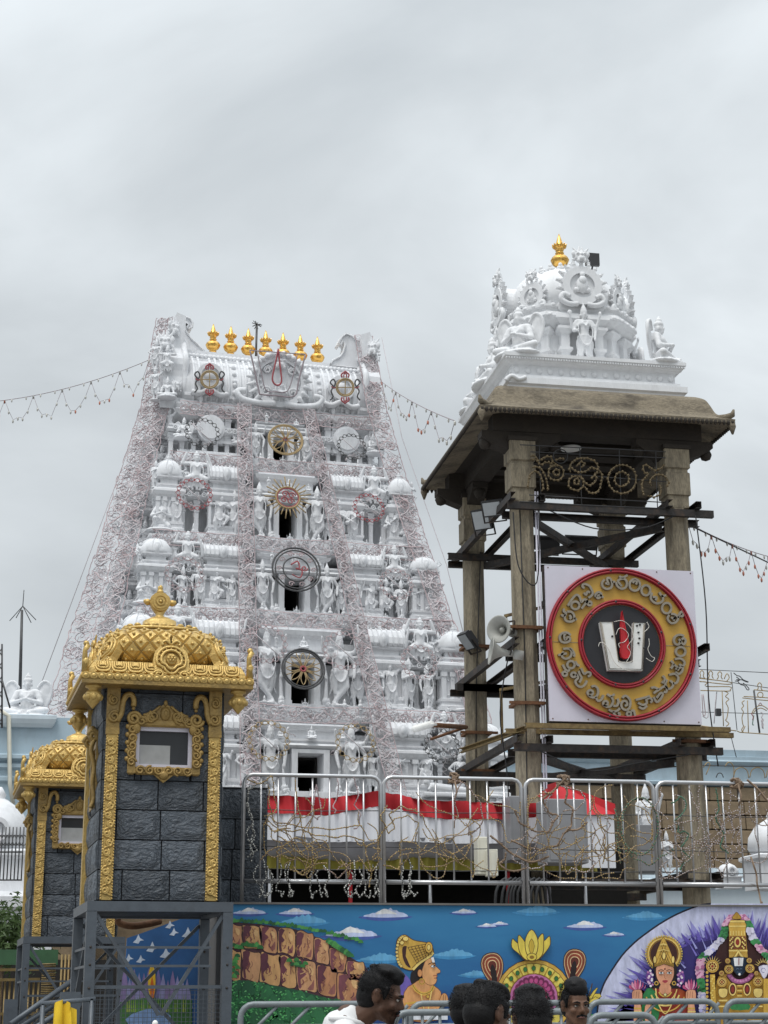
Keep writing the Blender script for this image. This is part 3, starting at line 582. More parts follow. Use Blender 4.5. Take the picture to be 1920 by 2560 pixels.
for q in (-1, 1):
    b.tube(smoothpts([(GX+q*.15, yR-.4, zr0+.15), (GX+q*.6, yR-.42, zr0+.12), (GX+q*1.15, yR-.38, zr0+.22), (GX+q*1.3, yR-.36, zr0+.45), (GX+q*1.05, yR-.36, zr0+.5)], 4), .10, 7)
    for k in range(6): a = rad(30+24*k); b.ball((GX+q*.82*math.cos(a-.3), yR-.40, zr0+.95+.82*math.sin(a-.3)), .10, 8)
gp('horseshoe_motif', b); P('lion_mask', LION, GX, yR-.30, zr0+1.30, (1.25, .9, 1.05)); P('statue', FIG['sit4'], GX, yR-.42, zr0+.45, .8)
for q in (-1, 1):
    b = MB(); x = GX+q*2.05-.05; b.disc((x, zr0+.95), .42, yR-.14, yR+.2, 24); b.disc((x, zr0+.95), .40, yR-.2, yR-.13, 24, r_in=.28); b.ball((x, yR-.12, zr0+.95), (.2, .12, .2))
    b.tube(smoothpts([(x-.55, yR-.1, zr0+.42), (x-.3, yR-.14, zr0+.36), (x, yR-.16, zr0+.5), (x+.3, yR-.14, zr0+.36), (x+.55, yR-.1, zr0+.42)], 4), .09, 6); gp('roof_rosette', b)
    P('finial_knob', BALUSTER, x-.25, yR-.05, zr0+.02, (.5, .5, .5))
for j in range(7): P('gold_finial', KAL, GX-.11+(j-3)*.56, yR+1.30, zr0+2.20-.012*j, (.92, .92, 1.04))
b = MB(); p = GI(W(552*1.1573, 790*1.1573, yR+1.5)); b.tube([(p.x, p.y, p.z-.3), (p.x+.02, p.y, p.z+1.35)], .035, 6); 
for k in range(10):
    a = 2*math.pi*k/10; c = Vector((p.x+.02, p.y, p.z+1.40)); b.tube([c, c+Vector((.17*math.cos(a), .12*math.sin(a*1.7), .12*math.sin(a)))], .015, 4)
gp('lightning_rod', b, 'wire_dark')
gop.rotation_euler = (0, 0, GROT); bpy.context.view_layer.update()
# ---------------------------------------------------------------- four-pillared pavilion with white shrine on its roof
PX, PY = 10.07, 33.0
pav = empty('pillared_pavilion', (PX, PY, 2.5), label='tall four-pillared granite pavilion carrying a small white domed shrine', cat='pavilion')
def pp(name, mb, mats='granite', **k): return obj(name, mb, mats, pav, world=True, **k)
def oct_ring(x, y, w, z, ch): 
    h = w/2; c = h*ch
    return [(x-h+c, y-h, z), (x+h-c, y-h, z), (x+h, y-h+c, z), (x+h, y+h-c, z), (x+h-c, y+h, z), (x-h+c, y+h, z), (x-h, y+h-c, z), (x-h, y-h+c, z)]
def loft(b, rings, m=0):
    n = len(rings[0]); vs = [p for r in rings for p in r]
    fs = [(i*n+j, i*n+(j+1) % n, (i+1)*n+(j+1) % n, (i+1)*n+j) for i in range(len(rings)-1) for j in range(n)]
    fs += [tuple(range(n))[::-1], tuple((len(rings)-1)*n+j for j in range(n))]; return b.add(vs, fs, m)
PILL = [(8.47, 31.0), (11.64, 31.0), (8.45, 35.0), (11.62, 35.0)]
for (x, y) in PILL:
    b = MB(); R = lambda w, z, c: oct_ring(x, y, w, z, c)
    loft(b, [R(.62, 2.5, .02), R(.62, 3.0, .02), R(.47, 3.05, .5), R(.445, 6.5, .55), R(.42, 11.0, .55), R(.43, 11.02, .06), R(.43, 11.25, .04), R(.50, 11.27, .04), R(.50, 11.72, .04), R(.44, 11.75, .06), R(.44, 11.8, .06), R(.52, 11.83, .04), R(.52, 12.22, .04)])
    pp('pillar', b)
    b = MB(); b.sweep([(-.05, 12.2), (.05, 12.22), (.05, 12.30), (-.02, 12.32)], x-.24, x+.24, y-.24, y+.24, 0)
    for dx, dy in (((1, 0), (-1, 0), (0, 1)) if y < 33 else ((1, 0), (-1, 0), (0, -1))):
        pts = [(0, 12.0), (.30, 12.06), (.62, 12.18), (.80, 12.30), (.80, 12.42), (0, 12.42)]; k = len(pts)
        w = .17; n = (-dy, dx)
        b.add([(x+dx*a+n[0]*w, y+dy*a+n[1]*w, z) for a, z in pts]+[(x+dx*a-n[0]*w, y+dy*a-n[1]*w, z) for a, z in pts], [tuple(range(k)), tuple(range(2*k-1, k-1, -1))]+[(i, (i+1) % k, (i+1) % k+k, i+k) for i in range(k)])
        b.ball((x+dx*.70, y+dy*.70, 12.20), (.13, .13, .13), 8)
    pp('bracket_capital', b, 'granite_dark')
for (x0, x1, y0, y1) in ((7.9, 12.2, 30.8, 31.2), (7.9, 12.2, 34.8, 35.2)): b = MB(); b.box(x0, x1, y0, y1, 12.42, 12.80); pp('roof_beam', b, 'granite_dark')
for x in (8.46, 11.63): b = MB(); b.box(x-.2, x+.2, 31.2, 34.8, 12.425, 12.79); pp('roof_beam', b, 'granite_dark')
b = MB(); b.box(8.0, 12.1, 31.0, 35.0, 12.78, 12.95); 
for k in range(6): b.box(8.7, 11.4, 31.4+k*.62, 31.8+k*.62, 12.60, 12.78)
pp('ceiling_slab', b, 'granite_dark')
# curved stone eave
ex0, ex1, ey0, ey1 = 7.98, 12.20, 30.72, 35.28
prof = [(-.6, 12.80), (-.1, 12.79), (.2, 12.73), (.44, 12.66), (.49, 12.65), (.50, 12.72)]+[tuple(p[:2]) for p in smoothpts([(.46, 12.74, 0), (.32, 12.81, 0), (.21, 12.93, 0), (.14, 13.10, 0), (.06, 13.26, 0), (-.08, 13.36, 0)], 4)]+[(-.3, 13.365)]
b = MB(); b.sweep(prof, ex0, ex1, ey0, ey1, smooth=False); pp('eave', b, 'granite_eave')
b = MB(); o = .485
for (p, q) in (((ex0-o, ey0-o), (ex1+o, ey0-o)), ((ex1+o, ey0-o), (ex1+o, ey1+o)), ((ex1+o, ey1+o), (ex0-o, ey1+o)), ((ex0-o, ey1+o), (ex0-o, ey0-o))):
    n = 58
    for i in range(n):
        t = (i+.5)/n; b.lathe([(.034, .02), (.034, -.03), (.012, -.075)], (p[0]+(q[0]-p[0])*t, p[1]+(q[1]-p[1])*t, 12.665), 6)
pp('drip_teeth', b, 'granite_dark', kind='stuff')
for sx_ in (0, 1):
    for sy_ in (0, 1):
        cx_ = (ex0-o, ex1+o)[sx_]; cy_ = (ey0-o, ey1+o)[sy_]; dx = 1 if sx_ else -1; dy = 1 if sy_ else -1
        b = MB(); b.tube([(cx_-dx*.30, cy_-dy*.30, 12.80), (cx_-dx*.12, cy_-dy*.12, 12.79), (cx_-dx*.02, cy_-dy*.02, 12.83), (cx_+dx*.0, cy_+dy*.0, 12.93)], [.09, .08, .06, .02], 8)
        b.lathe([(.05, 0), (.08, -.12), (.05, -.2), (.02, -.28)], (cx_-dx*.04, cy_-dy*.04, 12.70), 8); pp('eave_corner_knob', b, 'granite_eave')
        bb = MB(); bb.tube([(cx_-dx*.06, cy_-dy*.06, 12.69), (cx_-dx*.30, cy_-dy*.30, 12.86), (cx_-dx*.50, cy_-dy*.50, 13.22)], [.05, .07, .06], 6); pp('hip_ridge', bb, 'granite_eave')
# white shrine plinth
def ps(name, mb, **k): return pp(name, mb, 'stucco_shrine', **k)
wx0, wx1, wy0, wy1 = 8.36, 11.84, 31.05, 34.95
b = MB(); b.sweep([(.10, 13.33), (.10, 13.45), (.16, 13.48), (.16, 13.60), (.05, 13.64), (.05, 13.70), (-.03, 13.71), (-.03, 13.93), (.04, 13.96), (.08, 13.97), (.12, 14.03), (.16, 14.06), (.16, 14.13), (.0, 14.16)], wx0, wx1, wy0, wy1); ps('plinth', b)
_b = MB(); _b.ball((0, 0, 0), (.068, .05, .068), 10); BEAD = _b.mesh('bead', ['stucco_shrine'])
for k in range(15): obj('bead', BEAD, None, pav, (wx0+.12+k*(wx1-wx0-.24)/14, wy0+.03, 13.82), world=True)
for k in range(15): obj('bead', BEAD, None, pav, (wx0+.03, wy0+.12+k*(wy1-wy0-.24)/14, 13.82), (0, 0, rad(90)), world=True)
b = MB()
for k in range(70): 
    b.box(wx0-.14+k*.054, wx0-.11+k*.054, wy0-.15, wy0-.10, 14.005, 14.04)
ps('dentils', b, kind='stuff')
for q in (0, 1):
    b = MB(); x = (wx0, wx1)[q]; b.tube(smoothpts([(x-.16, wy0-.16, 13.50), (x-.05, wy0-.2, 13.60), (x+.1, wy0-.18, 13.54), (x+.25, wy0-.17, 13.6)], 4), .05, 6); b.ball((x, wy0-.12, 13.56), (.16, .08, .09)); ps('corner_scroll', b) if q == 0 else None
# drum with bays
def octr(r, z, c=.42): return oct_ring(PX, PY, 2*r, z, c)
b = MB(); loft(b, [octr(1.30, 14.15), octr(1.34, 14.35), octr(1.26, 14.40), octr(1.10, 14.44), octr(1.10, 15.05), octr(1.2, 15.12), octr(1.34, 15.22), octr(1.38, 15.30), octr(1.36, 15.38), octr(1.26, 15.44), octr(1.26, 15.50), octr(1.32, 15.53), octr(1.32, 15.58), octr(1.14, 15.60), octr(1.14, 15.72)]); ps('drum', b)
b = MB(); loft(b, [octr(1.10, 15.66, .5), octr(1.18, 15.74, .5), octr(1.21, 15.90, .52), octr(1.18, 16.12, .54), octr(1.07, 16.36, .56), octr(.88, 16.56, .58), octr(.66, 16.69, .58), octr(.58, 16.71, .58)]); 
for p in b.s: pass
b.s = [True]*len(b.s); ps('dome', b)
for k in range(16):
    a = 2*math.pi*(k+.5)/16; b = MB(); rr = [(1.14, 15.76), (1.18, 15.92), (1.15, 16.12), (1.04, 16.36), (.85, 16.56), (.62, 16.69)]
    b.tube([(PX+r*1.02*math.cos(a), PY+r*1.02*math.sin(a), z) for r, z in rr], .035, 5)
    for r, z in rr[:5]: b.ball((PX+r*math.cos(a+.2), PY+r*math.sin(a+.2), z), (.07, .07, .05), 6)
    ps('dome_rib', b)
for k in range(20):
    a = 2*math.pi*k/20; b = MB(); b.ball((PX+.66*math.cos(a), PY+.66*math.sin(a), 16.70), (.10, .10, .07), 8); b.ball((PX+.70*math.cos(a), PY+.70*math.sin(a), 16.77), (.05, .05, .06), 6); ps('dome_petal', b)
b = MB(); b.lathe([(.56, 16.68), (.5, 16.80), (.36, 16.86), (.25, 16.90), (.2, 16.94)], (PX, PY, 0), 20); ps('dome_cap', b)
obj('gold_finial', KAL, None, pav, (PX-.02, PY, 16.90), (0, 0, 0), (.80, .80, .92), world=True)
for zc, rr_, n_ in ((15.31, 1.36, 40), (15.56, 1.30, 44), (14.36, 1.30, 40)):
    for k in range(n_):
        a = 2*math.pi*k/n_; ca, sa = math.cos(a), math.sin(a); q = min(rr_/max(abs(ca), 1e-6), rr_/max(abs(sa), 1e-6), rr_*1.58/(abs(ca)+abs(sa))); b = MB(); b.ball((PX+q*ca, PY+q*sa, zc), (.06, .06, .05), 6, k=4); ps('cornice_bead', b)
# horseshoe arches on the dome, with lion heads
def arch_mb():
    b = MB(); b.disc((0, .42), .40, -.06, .30, 28); b.disc((0, .40), .42, -.12, -.04, 28, r_in=.27)
    for k in range(13):
        a = rad(-30+240*k/12); b.prism([(.40*math.cos(a-.12), .42+.40*math.sin(a-.12)), (.56*math.cos(a), .42+.56*math.sin(a)), (.40*math.cos(a+.12), .42+.40*math.sin(a+.12))], -.10, 0)
        b.ball((.47*math.cos(a), -.08, .42+.47*math.sin(a)), (.045, .03, .045), 6)
    for q in (-1, 1): b.tube(smoothpts([(q*.1, -.08, .0), (q*.3, -.1, -.02), (q*.46, -.09, .08), (q*.40, -.09, .2), (q*.28, -.09, .14)], 4), .06, 6)
    b.ball((0, -.10, .40), (.14, .08, .18)); b.ball((0, -.14, .50), (.09, .07, .10)); b.ball((0, -.14, .62), (.06, .05, .07)); b.ball((-.12, -.1, .3), (.07, .05, .06)); b.ball((.12, -.1, .3), (.07, .05, .06)); return b
ARCH = arch_mb().mesh('arch_gable', ['stucco_shrine'])
for k in range(8):
    a = rad(-90+45*k); big = k % 2 == 0; r = 1.36 if big else 1.28; s_ = 1.0 if big else .72; z = 15.56
    c = (PX+r*math.cos(a), PY+r*math.sin(a), z); g = obj('arch_gable', ARCH, None, pav, c, (0, 0, a+rad(90)), (s_*(1 if big else .9), s_, s_*1.02), world=True)
    obj('lion_mask', LION_S, None, pav, (PX+(r+.06)*math.cos(a), PY+(r+.06)*math.sin(a), z+.92*s_), (0, 0, a+rad(90)), (.75*s_, .7*s_, .75*s_), world=True)
    b = MB(); b.sweep([(0, 14.16), (.04, 14.30), (.0, 14.34), (-.08, 14.40)], -.42*s_, .42*s_, -.2, .3)
    for q in (-1, 1):
        x = q*.36*s_; b.box(x-.09, x+.09, -.12, .3, 14.36, 15.05); b.sweep([(0, 14.5), (.05, 14.56), (.05, 14.62), (0, 14.64)], x-.09, x+.09, -.12, .3); b.sweep([(.0, 14.92), (.08, 15.02), (.08, 15.08), (0, 15.09)], x-.09, x+.09, -.12, .3)
    b.sweep([(.0, 15.09), (.06, 15.15), (.14, 15.24), (.12, 15.34), (0, 15.36), (0, 15.44), (.05, 15.48), (.05, 15.62), (-.1, 15.64)], -.44*s_, .44*s_, -.1, .3)
    o_ = obj('niche_bay', b, 'stucco_shrine', pav, (PX+1.20*math.cos(a), PY+1.20*math.sin(a), 0), (0, 0, a+rad(90)), world=True)
    if big: obj('statue', FIG['four_s'], None, pav, (PX+1.46*math.cos(a), PY+1.46*math.sin(a), 14.15), (0, 0, a+rad(90)), 1.25, world=True)
for (x, y, rz) in ((8.62, 31.32, -42), (11.60, 31.32, 55), (8.62, 34.7, -120), (11.6, 34.7, 125), (8.50, 33.0, -90), (11.75, 33.0, 90)):
    obj('statue', FIG['garuda_s'], None, pav, (x, y, 14.17), (0, 0, rad(rz)), 1.62, world=True)
b = MB(); b.box(PX+.22, PX+.52, 31.9, 31.98, 16.62, 16.90); b.bar((PX+.4, 31.98, 16.7), (PX+.4, 32.4, 16.3), .03); pp('roof_lamp_box', b, 'dark_plastic')
b = MB(); b.lathe([(.05, .0), (.21, -.02), (.21, -.05), (.18, -.06)], (0, 0, 0), 20); p = W(1427, 1117, 31.6); obj('ceiling_lamp', b, 'sign_white', None, (p.x, p.y, p.z), label='flat white disc lamp hanging under the pavilion roof', cat='lamp'); 
b = MB(); 
# ---------------------------------------------------------------- steel channel frames clamped round the pillars
def frame(z, label, front=True, over=.65, m='black_steel', diag=False, ends=(1, 1), h=.14):
    t = obj('channel_frame', MB().channel((8.1, 30.68 if front else 34.7, z), (11.64+over, 30.68 if front else 34.7, z), .10, h), m, pav, world=True, label=label)
    bpy.context.view_layer.update()
    def A(p, q): o_ = obj('channel', MB().channel(p, q, .10, h), m, t); o_.matrix_parent_inverse = t.matrix_world.inverted(); return o_
    xl, xr, yf, yb_ = 8.47, 11.64, 31.0, 35.0
    A((xr+over*.9, yf+.30, z-.02), (xl-.3, yf+.30, z-.02))
    A((xl-over, yb_-.30, z), (xr+over*.7, yb_-.30, z)); A((xr+.3, yb_+.30, z-.02), (xl-.5, yb_+.30, z-.02))
    for x in (xl-.30, xr-.30): A((x, yb_+over, z+h), (x, yf-.55, z+h))
    for x in (xl+.30, xr+.30): A((x, yf-.5, z+h), (x, yb_+.5, z+h))
    if diag:
        A((xl+.2, yf+.2, z-.1), (xr-.2, yb_-.2, z-.1)); A((xl+.2, yb_-.2, z-.16), (xr-.2, yf+.2, z-.16))
    return t
frame(10.86, 'uppermost dark steel channel frame crossing the pavilion pillars under the eave', diag=True)
frame(8.02, 'middle dark steel channel frame round the pillars behind the round sign', front=False, over=.5)
frame(6.18, 'lower dark steel channel frame round the pillars below the round sign', diag=True, over=.55)
frame(3.72, 'lowest dark steel frame round the pillar feet behind the railing', over=.4)
t = empty('sign_shelf', (PX, 30.6, 6.55), label='rusty yellow steel shelf on which the round sign stands', cat='steel shelf')
for i, (p, q, w_) in enumerate((((8.28, 30.45, 6.55), (12.25, 30.40, 6.55), .12), ((8.0, 30.85, 6.50), (12.45, 30.75, 6.50), .10), ((8.28, 30.5, 6.50), (7.75, 33.5, 6.50), .08))): obj('channel', MB().channel(p, q, w_, .09), 'rust_yellow', t, world=True)
for (px, py, D, ln) in ((1250, 1725, 32, .9), (1262, 1540, 31.5, .8)):
    p = W(px, py, D); b = MB(); b.bar((p.x, D, p.z), (p.x+ln, D-.8, p.z+.08), .06, .05); b.bar((p.x+.02, D, p.z), (p.x+.02, D, p.z-1.1 if py > 1600 else p.z-.1), .05, .04)
    obj('angle_bracket', b, 'rust_yellow', t, world=True)
# clamps
for (x, y, z) in ((8.45, 35, 7.05), (8.45, 35, 6.25), (8.47, 31, 8.45), (8.45, 35, 8.9), (11.64, 31, 6.35), (8.47, 31, 7.0)):
    b = MB(); b.sweep([(0, z), (.05, z), (.05, z+.06), (0, z+.06)], x-.23, x+.23, y-.23, y+.23); b.bar((x-.40, y-.25, z+.03), (x+.40, y-.25, z+.03), .05, .05); pp('pillar_clamp', b, 'rust')
# conduits on the front left pillar
for dx in (.235, .285):
    b = MB(); b.tube([(8.47+dx, 30.80, 2.6), (8.47+dx, 30.80, 11.2)], .018, 6); pp('conduit', b, 'sign_panel')
b = MB(); b.tube([(8.38, 30.77, 10.8), (8.40, 30.77, 8), (8.37, 30.77, 5.5), (8.41, 30.77, 2.6)], .012, 5); b.tube([(8.56, 34.75, 11), (8.40, 34.74, 8), (8.33, 34.75, 5.0)], .012, 5); pp('cable', b, 'black')
# ---------------------------------------------------------------- round sign
SY = 30.42
mat('cabinet_seam', (.30, .28, .32), .6, var=.1)
def SA(x, y, d=0): p = W(1360+x/4.1475, 1400+y/4.1475, SY-d); return (p.x, p.z)
def SB(x, y, d=0): p = W(1360+x/4.1475, 1600+y/4.1475, SY-d); return (p.x, p.z)
sign = empty('round_sign', (10.25, SY, 6.6), label='square sign board with ochre and red rings, silver lettering and white U emblem', cat='sign')
def sp(name, mb, mats, **k): return obj(name, mb, mats, sign, world=True, **k)
a = [W(1362, 1417, SY), W(1735, 1424, SY), W(1752, 1806, SY), W(1375, 1808, SY)]
x0 = (a[0].x+a[3].x)/2; x1 = (a[1].x+a[2].x)/2; z0 = (a[2].z+a[3].z)/2; z1 = (a[0].z+a[1].z)/2
b = MB(); b.box(x0, x1, SY, SY+.05, z0, z1); sp('panel', b, 'sign_panel')
b = MB(); b.box(x0-.02, x1+.0, SY+.05, SY+.17, z0-.02, z1+.0); sp('panel_backing', b, 'black_steel')
for xx in (.02, .25, .5, .75, .98):
    for zz in (.015, .985): b = MB(); b.ball((x0+(x1-x0)*xx, SY-.003, z0+(z1-z0)*zz), (.014, .010, .014), 6, k=4); sp('panel_bolt', b, 'rust')
b = MB(); b.box(x0, x0+.0+(x1-x0), SY-.0015, SY+.01, z0+(z1-z0)*.5-.003, z0+(z1-z0)*.5+.003); sp('board_seam', b, 'cabinet_seam')
for k in range(3): b = MB(); b.box(x0-.05, x0-.02, SY+.06, SY+.14, z0+.6+.8*k, z0+.7+.8*k); sp('mounting_lug', b, 'black_steel')
c = W(1553, 1611, SY); C = (c.x, c.z); RO = 1.475
b = MB(); b.disc(C, RO-.03, SY-.03, SY, 72); sp('ochre_disc', b, 'sign_ochre')
def redring(R, w): 
    b = MB(); b.disc(C, R, SY-.06, SY, 72, r_in=R-w); 
    for rr in (R-.025, R-w+.03): b.tube([(C[0]+rr*math.cos(t*math.pi/36), SY-.085, C[1]+rr*math.sin(t*math.pi/36)) for t in range(72)], .022, 6, closed=True)
    sp('red_ring', b, 'sign_red')
    for k in range(9):
        t = .3+2*math.pi*k/9; b = MB(); b.ball((C[0]+(R-w/2)*math.cos(t), SY-.09, C[1]+(R-w/2)*math.sin(t)), (.03, .03, .03), 6); sp('tube_clip', b, 'dark_plastic')
redring(RO, .105); redring(.86, .10)
b = MB(); b.disc(C, .75, SY-.045, SY-.03, 64); sp('black_disc', b, 'sign_black')
b = MB(); b.box(C[0]-RO+.12, C[0]-.86, SY-.036, SY-.03, C[1]-.004, C[1]+.004); b.box(C[0]+.86, C[0]+RO-.12, SY-.036, SY-.03, C[1]-.004, C[1]+.004); sp('panel_seam', b, 'letter_side')
U = [SA(555, 662), SA(680, 662), SB(745, 238), SB(885, 243), SA(900, 668), SA(1018, 672), SB(995, 338), SB(642, 330)]
b = MB(); b.prism(U, SY-.16, SY-.04); sp('u_emblem', b, 'sign_white')
b = MB(); b.tube([(x, SY-.165, z) for x, z in U], .010, 5, closed=True); um = [sum(p[0] for p in U)/8, sum(p[1] for p in U)/8]
b.tube([(x+(um[0]-x)*.06, SY-.17, z+(um[1]-z)*.06) for x, z in (U[0], U[7], U[6], U[5])], .008, 5); sp('u_outline_tube', b, 'letter_side')
for (x, y) in ((680, 810), (935, 700), (965, 690), (950, 770), (960, 830), (950, 880), (1010, 930)):
    p = SA(x, y); b = MB(); b.ball((p[0], SY-.17, p[1]), (.025, .02, .02), 6); sp('tube_clip', b, 'dark_plastic')
S_ = [SA(778, 552), SA(800, 690), SB(850, 100), SB(858, 165), SB(840, 205), SB(805, 216), SB(772, 196), SB(760, 150), SB(768, 20), SA(762, 700)]
b = MB(); b.prism(S_, SY-.20, SY-.12); b.tube([(x, SY-.205, z) for x, z in S_], .012, 5, closed=True); sp('red_spike', b, 'sign_spike')
for pl in ([SA(690, 665), SA(780, 655), SA(860, 720), SA(890, 820), SA(840, 900), SB(830, 100), SB(862, 160), SB(815, 255)], [SA(710, 800), SA(740, 735), SA(790, 740), SA(840, 800), SA(800, 870), SB(740, 60), SB(750, 100)], [SB(530, 90), SB(545, 50), SB(590, 60), SB(640, 130), SB(700, 260), SB(800, 330), SB(880, 335)], [SA(1030, 670), SA(1050, 720), SA(1000, 770)], [SB(1050, 10), SB(1055, 70), SB(1040, 120), SB(1075, 190), SB(1110, 210), SB(1080, 245), SB(1020, 210)], [SB(745, 240), SB(800, 262), SB(890, 238)]):
    b = MB(); b.tube(smoothpts([(x, SY-.21, z) for x, z in pl], 5), .0065, 5); sp('neon_tube', b, 'neon_tube')
def ell(x, y, rx, ry, n=14, a0=0, a1=360): return [(x+rx*math.cos(rad(a0+(a1-a0)*k/n)), y+ry*math.sin(rad(a0+(a1-a0)*k/n))) for k in range(n+1)]
LET = [('A', [[(195, 515), (190, 545), (215, 560), (200, 600), (215, 640), (260, 650), (300, 630), (295, 580), (270, 550), (225, 545)], [(165, 575), (185, 592), (207, 575)], [(248, 585), (266, 605), (250, 622)], [(298, 612), (325, 632)]]),
 ('A', [ell(310, 482, 42, 40), [(235, 485), (285, 405), (325, 372), (358, 400), (372, 448), (400, 420), (432, 432), (425, 462)], [(375, 515), (440, 430)], ell(458, 462, 20, 20)]),
 ('A', [[(405, 302), (385, 290), (387, 268), (412, 262), (455, 280), (480, 320), (490, 360), (470, 388), (445, 402)], [(400, 350), (420, 372), (438, 340), (462, 350)], [(520, 395), (520, 365), (548, 345), (580, 360), (562, 402), (538, 405), (532, 385), (570, 378), (602, 402)]]),
 ('A', [[(612, 215), (588, 245), (595, 290), (638, 312), (682, 295), (690, 250), (672, 205), (645, 198), (640, 225), (655, 262), (620, 250)], [(690, 242), (722, 235)]]),
 ('A', [[(730, 240), (745, 282), (790, 310), (835, 290), (842, 240), (818, 208), (772, 212), (752, 232), (772, 262), (790, 285)], [(765, 180), (800, 195), (850, 168)]]),
 ('A', [ell(925, 270, 55, 60), [(905, 250), (922, 225), (945, 238), (938, 266)]]),
 ('A', [ell(1040, 326, 46, 52)]),
 ('A', [[(1105, 350), (1090, 400), (1110, 440), (1160, 462), (1210, 440), (1217, 400), (1192, 368), (1180, 345)], [(1110, 395), (1150, 398), (1140, 430)], [(1200, 388), (1250, 378)]]),
 ('A', [ell(1255, 510, 48, 54)]),
 ('A', [[(1280, 580), (1265, 620), (1300, 665), (1350, 655), (1375, 612), (1340, 575), (1300, 570)], [(1300, 605), (1330, 620), (1340, 600), (1325, 640)], [(1375, 612), (1390, 570), (1410, 545), (1430, 565), (1415, 596), (1390, 586)]]),
 ('A', [[(262, 792), (230, 765), (180, 766), (150, 800), (160, 850), (205, 867), (250, 850), (256, 820), (230, 810), (205, 840), (195, 790), (212, 775)]]),
 ('A', [[(1435, 800), (1395, 785), (1348, 800), (1330, 840), (1345, 880), (1380, 886), (1396, 850), (1380, 832)], [(1396, 850), (1430, 886), (1452, 850), (1432, 820), (1410, 835)]]),
 ('B', [[(185, 102), (240, 100), (270, 130), (262, 180), (215, 205), (180, 190), (170, 160), (190, 132)], [(135, 167), (180, 155), (222, 150)], [(250, 95), (275, 110), (300, 155), (295, 182)]]),
 ('B', [ell(265, 265, 38, 38), [(310, 230), (330, 265), (355, 276)], [(180, 265), (205, 312), (235, 332), (250, 312)], ell(200, 360, 24, 22)]),
 ('B', [ell(292, 370, 24, 24), [(318, 365), (340, 400), (310, 435), (330, 480), (370, 496), (410, 470), (430, 430)], [(370, 300), (400, 360), (430, 345), (462, 347), (466, 375), (440, 386)], [(345, 330), (356, 370), (375, 402), (352, 450)]]),
 ('B', [ell(465, 555, 28, 26), [(478, 492), (510, 485), (540, 510), (546, 560), (520, 600), (480, 602), (448, 582)], [(520, 600), (545, 640), (580, 625), (602, 580)]]),
 ('B', [ell(622, 665, 24, 24), [(640, 570), (680, 592), (716, 570)], [(680, 592), (702, 640), (680, 690), (640, 702), (600, 682)], [(702, 690), (740, 690), (757, 650), (745, 615)], [(655, 730), (700, 750), (745, 740), (770, 715)], [(700, 750), (720, 786), (750, 802), (772, 775), (750, 764)]]),
 ('B', [[(800, 612), (815, 590), (842, 592), (872, 625), (880, 660), (870, 710), (835, 735), (795, 715), (785, 670), (810, 640), (840, 650), (845, 682), (820, 690)], ell(865, 775, 22, 22), [(885, 745), (915, 740), (922, 770), (932, 806)]]),
 ('B', [[(935, 630), (990, 615), (1050, 600), (1080, 588)], [(958, 660), (1010, 682), (1050, 660), (1040, 622)], [(970, 702), (1010, 722), (1052, 690)], [(1050, 620), (1085, 610), (1105, 640), (1085, 656)]]),
 ('B', [[(1095, 506), (1130, 500), (1172, 520)], [(1120, 560), (1180, 520), (1230, 490), (1257, 510), (1250, 550), (1225, 545)], [(1120, 600), (1150, 652), (1190, 622), (1216, 570), (1190, 560), (1150, 610)]]),
 ('B', [[(1215, 380), (1236, 410), (1225, 450), (1205, 440)], [(1260, 420), (1240, 470), (1270, 516), (1310, 500), (1322, 460), (1290, 430)], [(1280, 370), (1340, 360), (1376, 400), (1360, 450), (1320, 460)]]),
 ('B', [[(1300, 225), (1325, 260), (1300, 306)], [(1325, 260), (1350, 280), (1370, 300), (1345, 312)], [(1340, 207), (1400, 202), (1440, 240), (1425, 280), (1385, 262)], [(1345, 340), (1380, 362), (1415, 332), (1420, 290), (1385, 300), (1365, 325)]]),
 ('B', [ell(1400, 130, 50, 46)])]
for reg, strokes in LET:
    S = SA if reg == 'A' else SB; base_b = MB(); tb = MB()
    for st in strokes:
        pts = smoothpts([(*S(x, y), 0) for x, y in st], 3); k = len(pts)
        T = np.gradient(np.array(pts), axis=0); T /= np.maximum(np.linalg.norm(T, axis=1, keepdims=True), 1e-9); nn = np.stack([-T[:, 1], T[:, 0]], 1); w = .021
        vs = []
        for p, n in zip(pts, nn): vs += [(p[0]+n[0]*w, SY-.10, p[1]+n[1]*w), (p[0]-n[0]*w, SY-.10, p[1]-n[1]*w), (p[0]-n[0]*w, SY-.02, p[1]-n[1]*w), (p[0]+n[0]*w, SY-.02, p[1]+n[1]*w)]
        base_b.add(vs, [(4*i+j, 4*i+(j+1) % 4, 4*i+4+(j+1) % 4, 4*i+4+j) for i in range(k-1) for j in range(4)]+[(3, 2, 1, 0), (4*k-4, 4*k-3, 4*k-2, 4*k-1)])
        for q in (-1, 1): tb.tube([(p[0]+q*n[0]*.020, SY-.112, p[1]+q*n[1]*.020) for p, n in zip(pts, nn)], .016, 5)
    lo = sp('letter', base_b, 'letter_side'); obj('neon_outline', tb, 'neon_tube', lo, world=True)
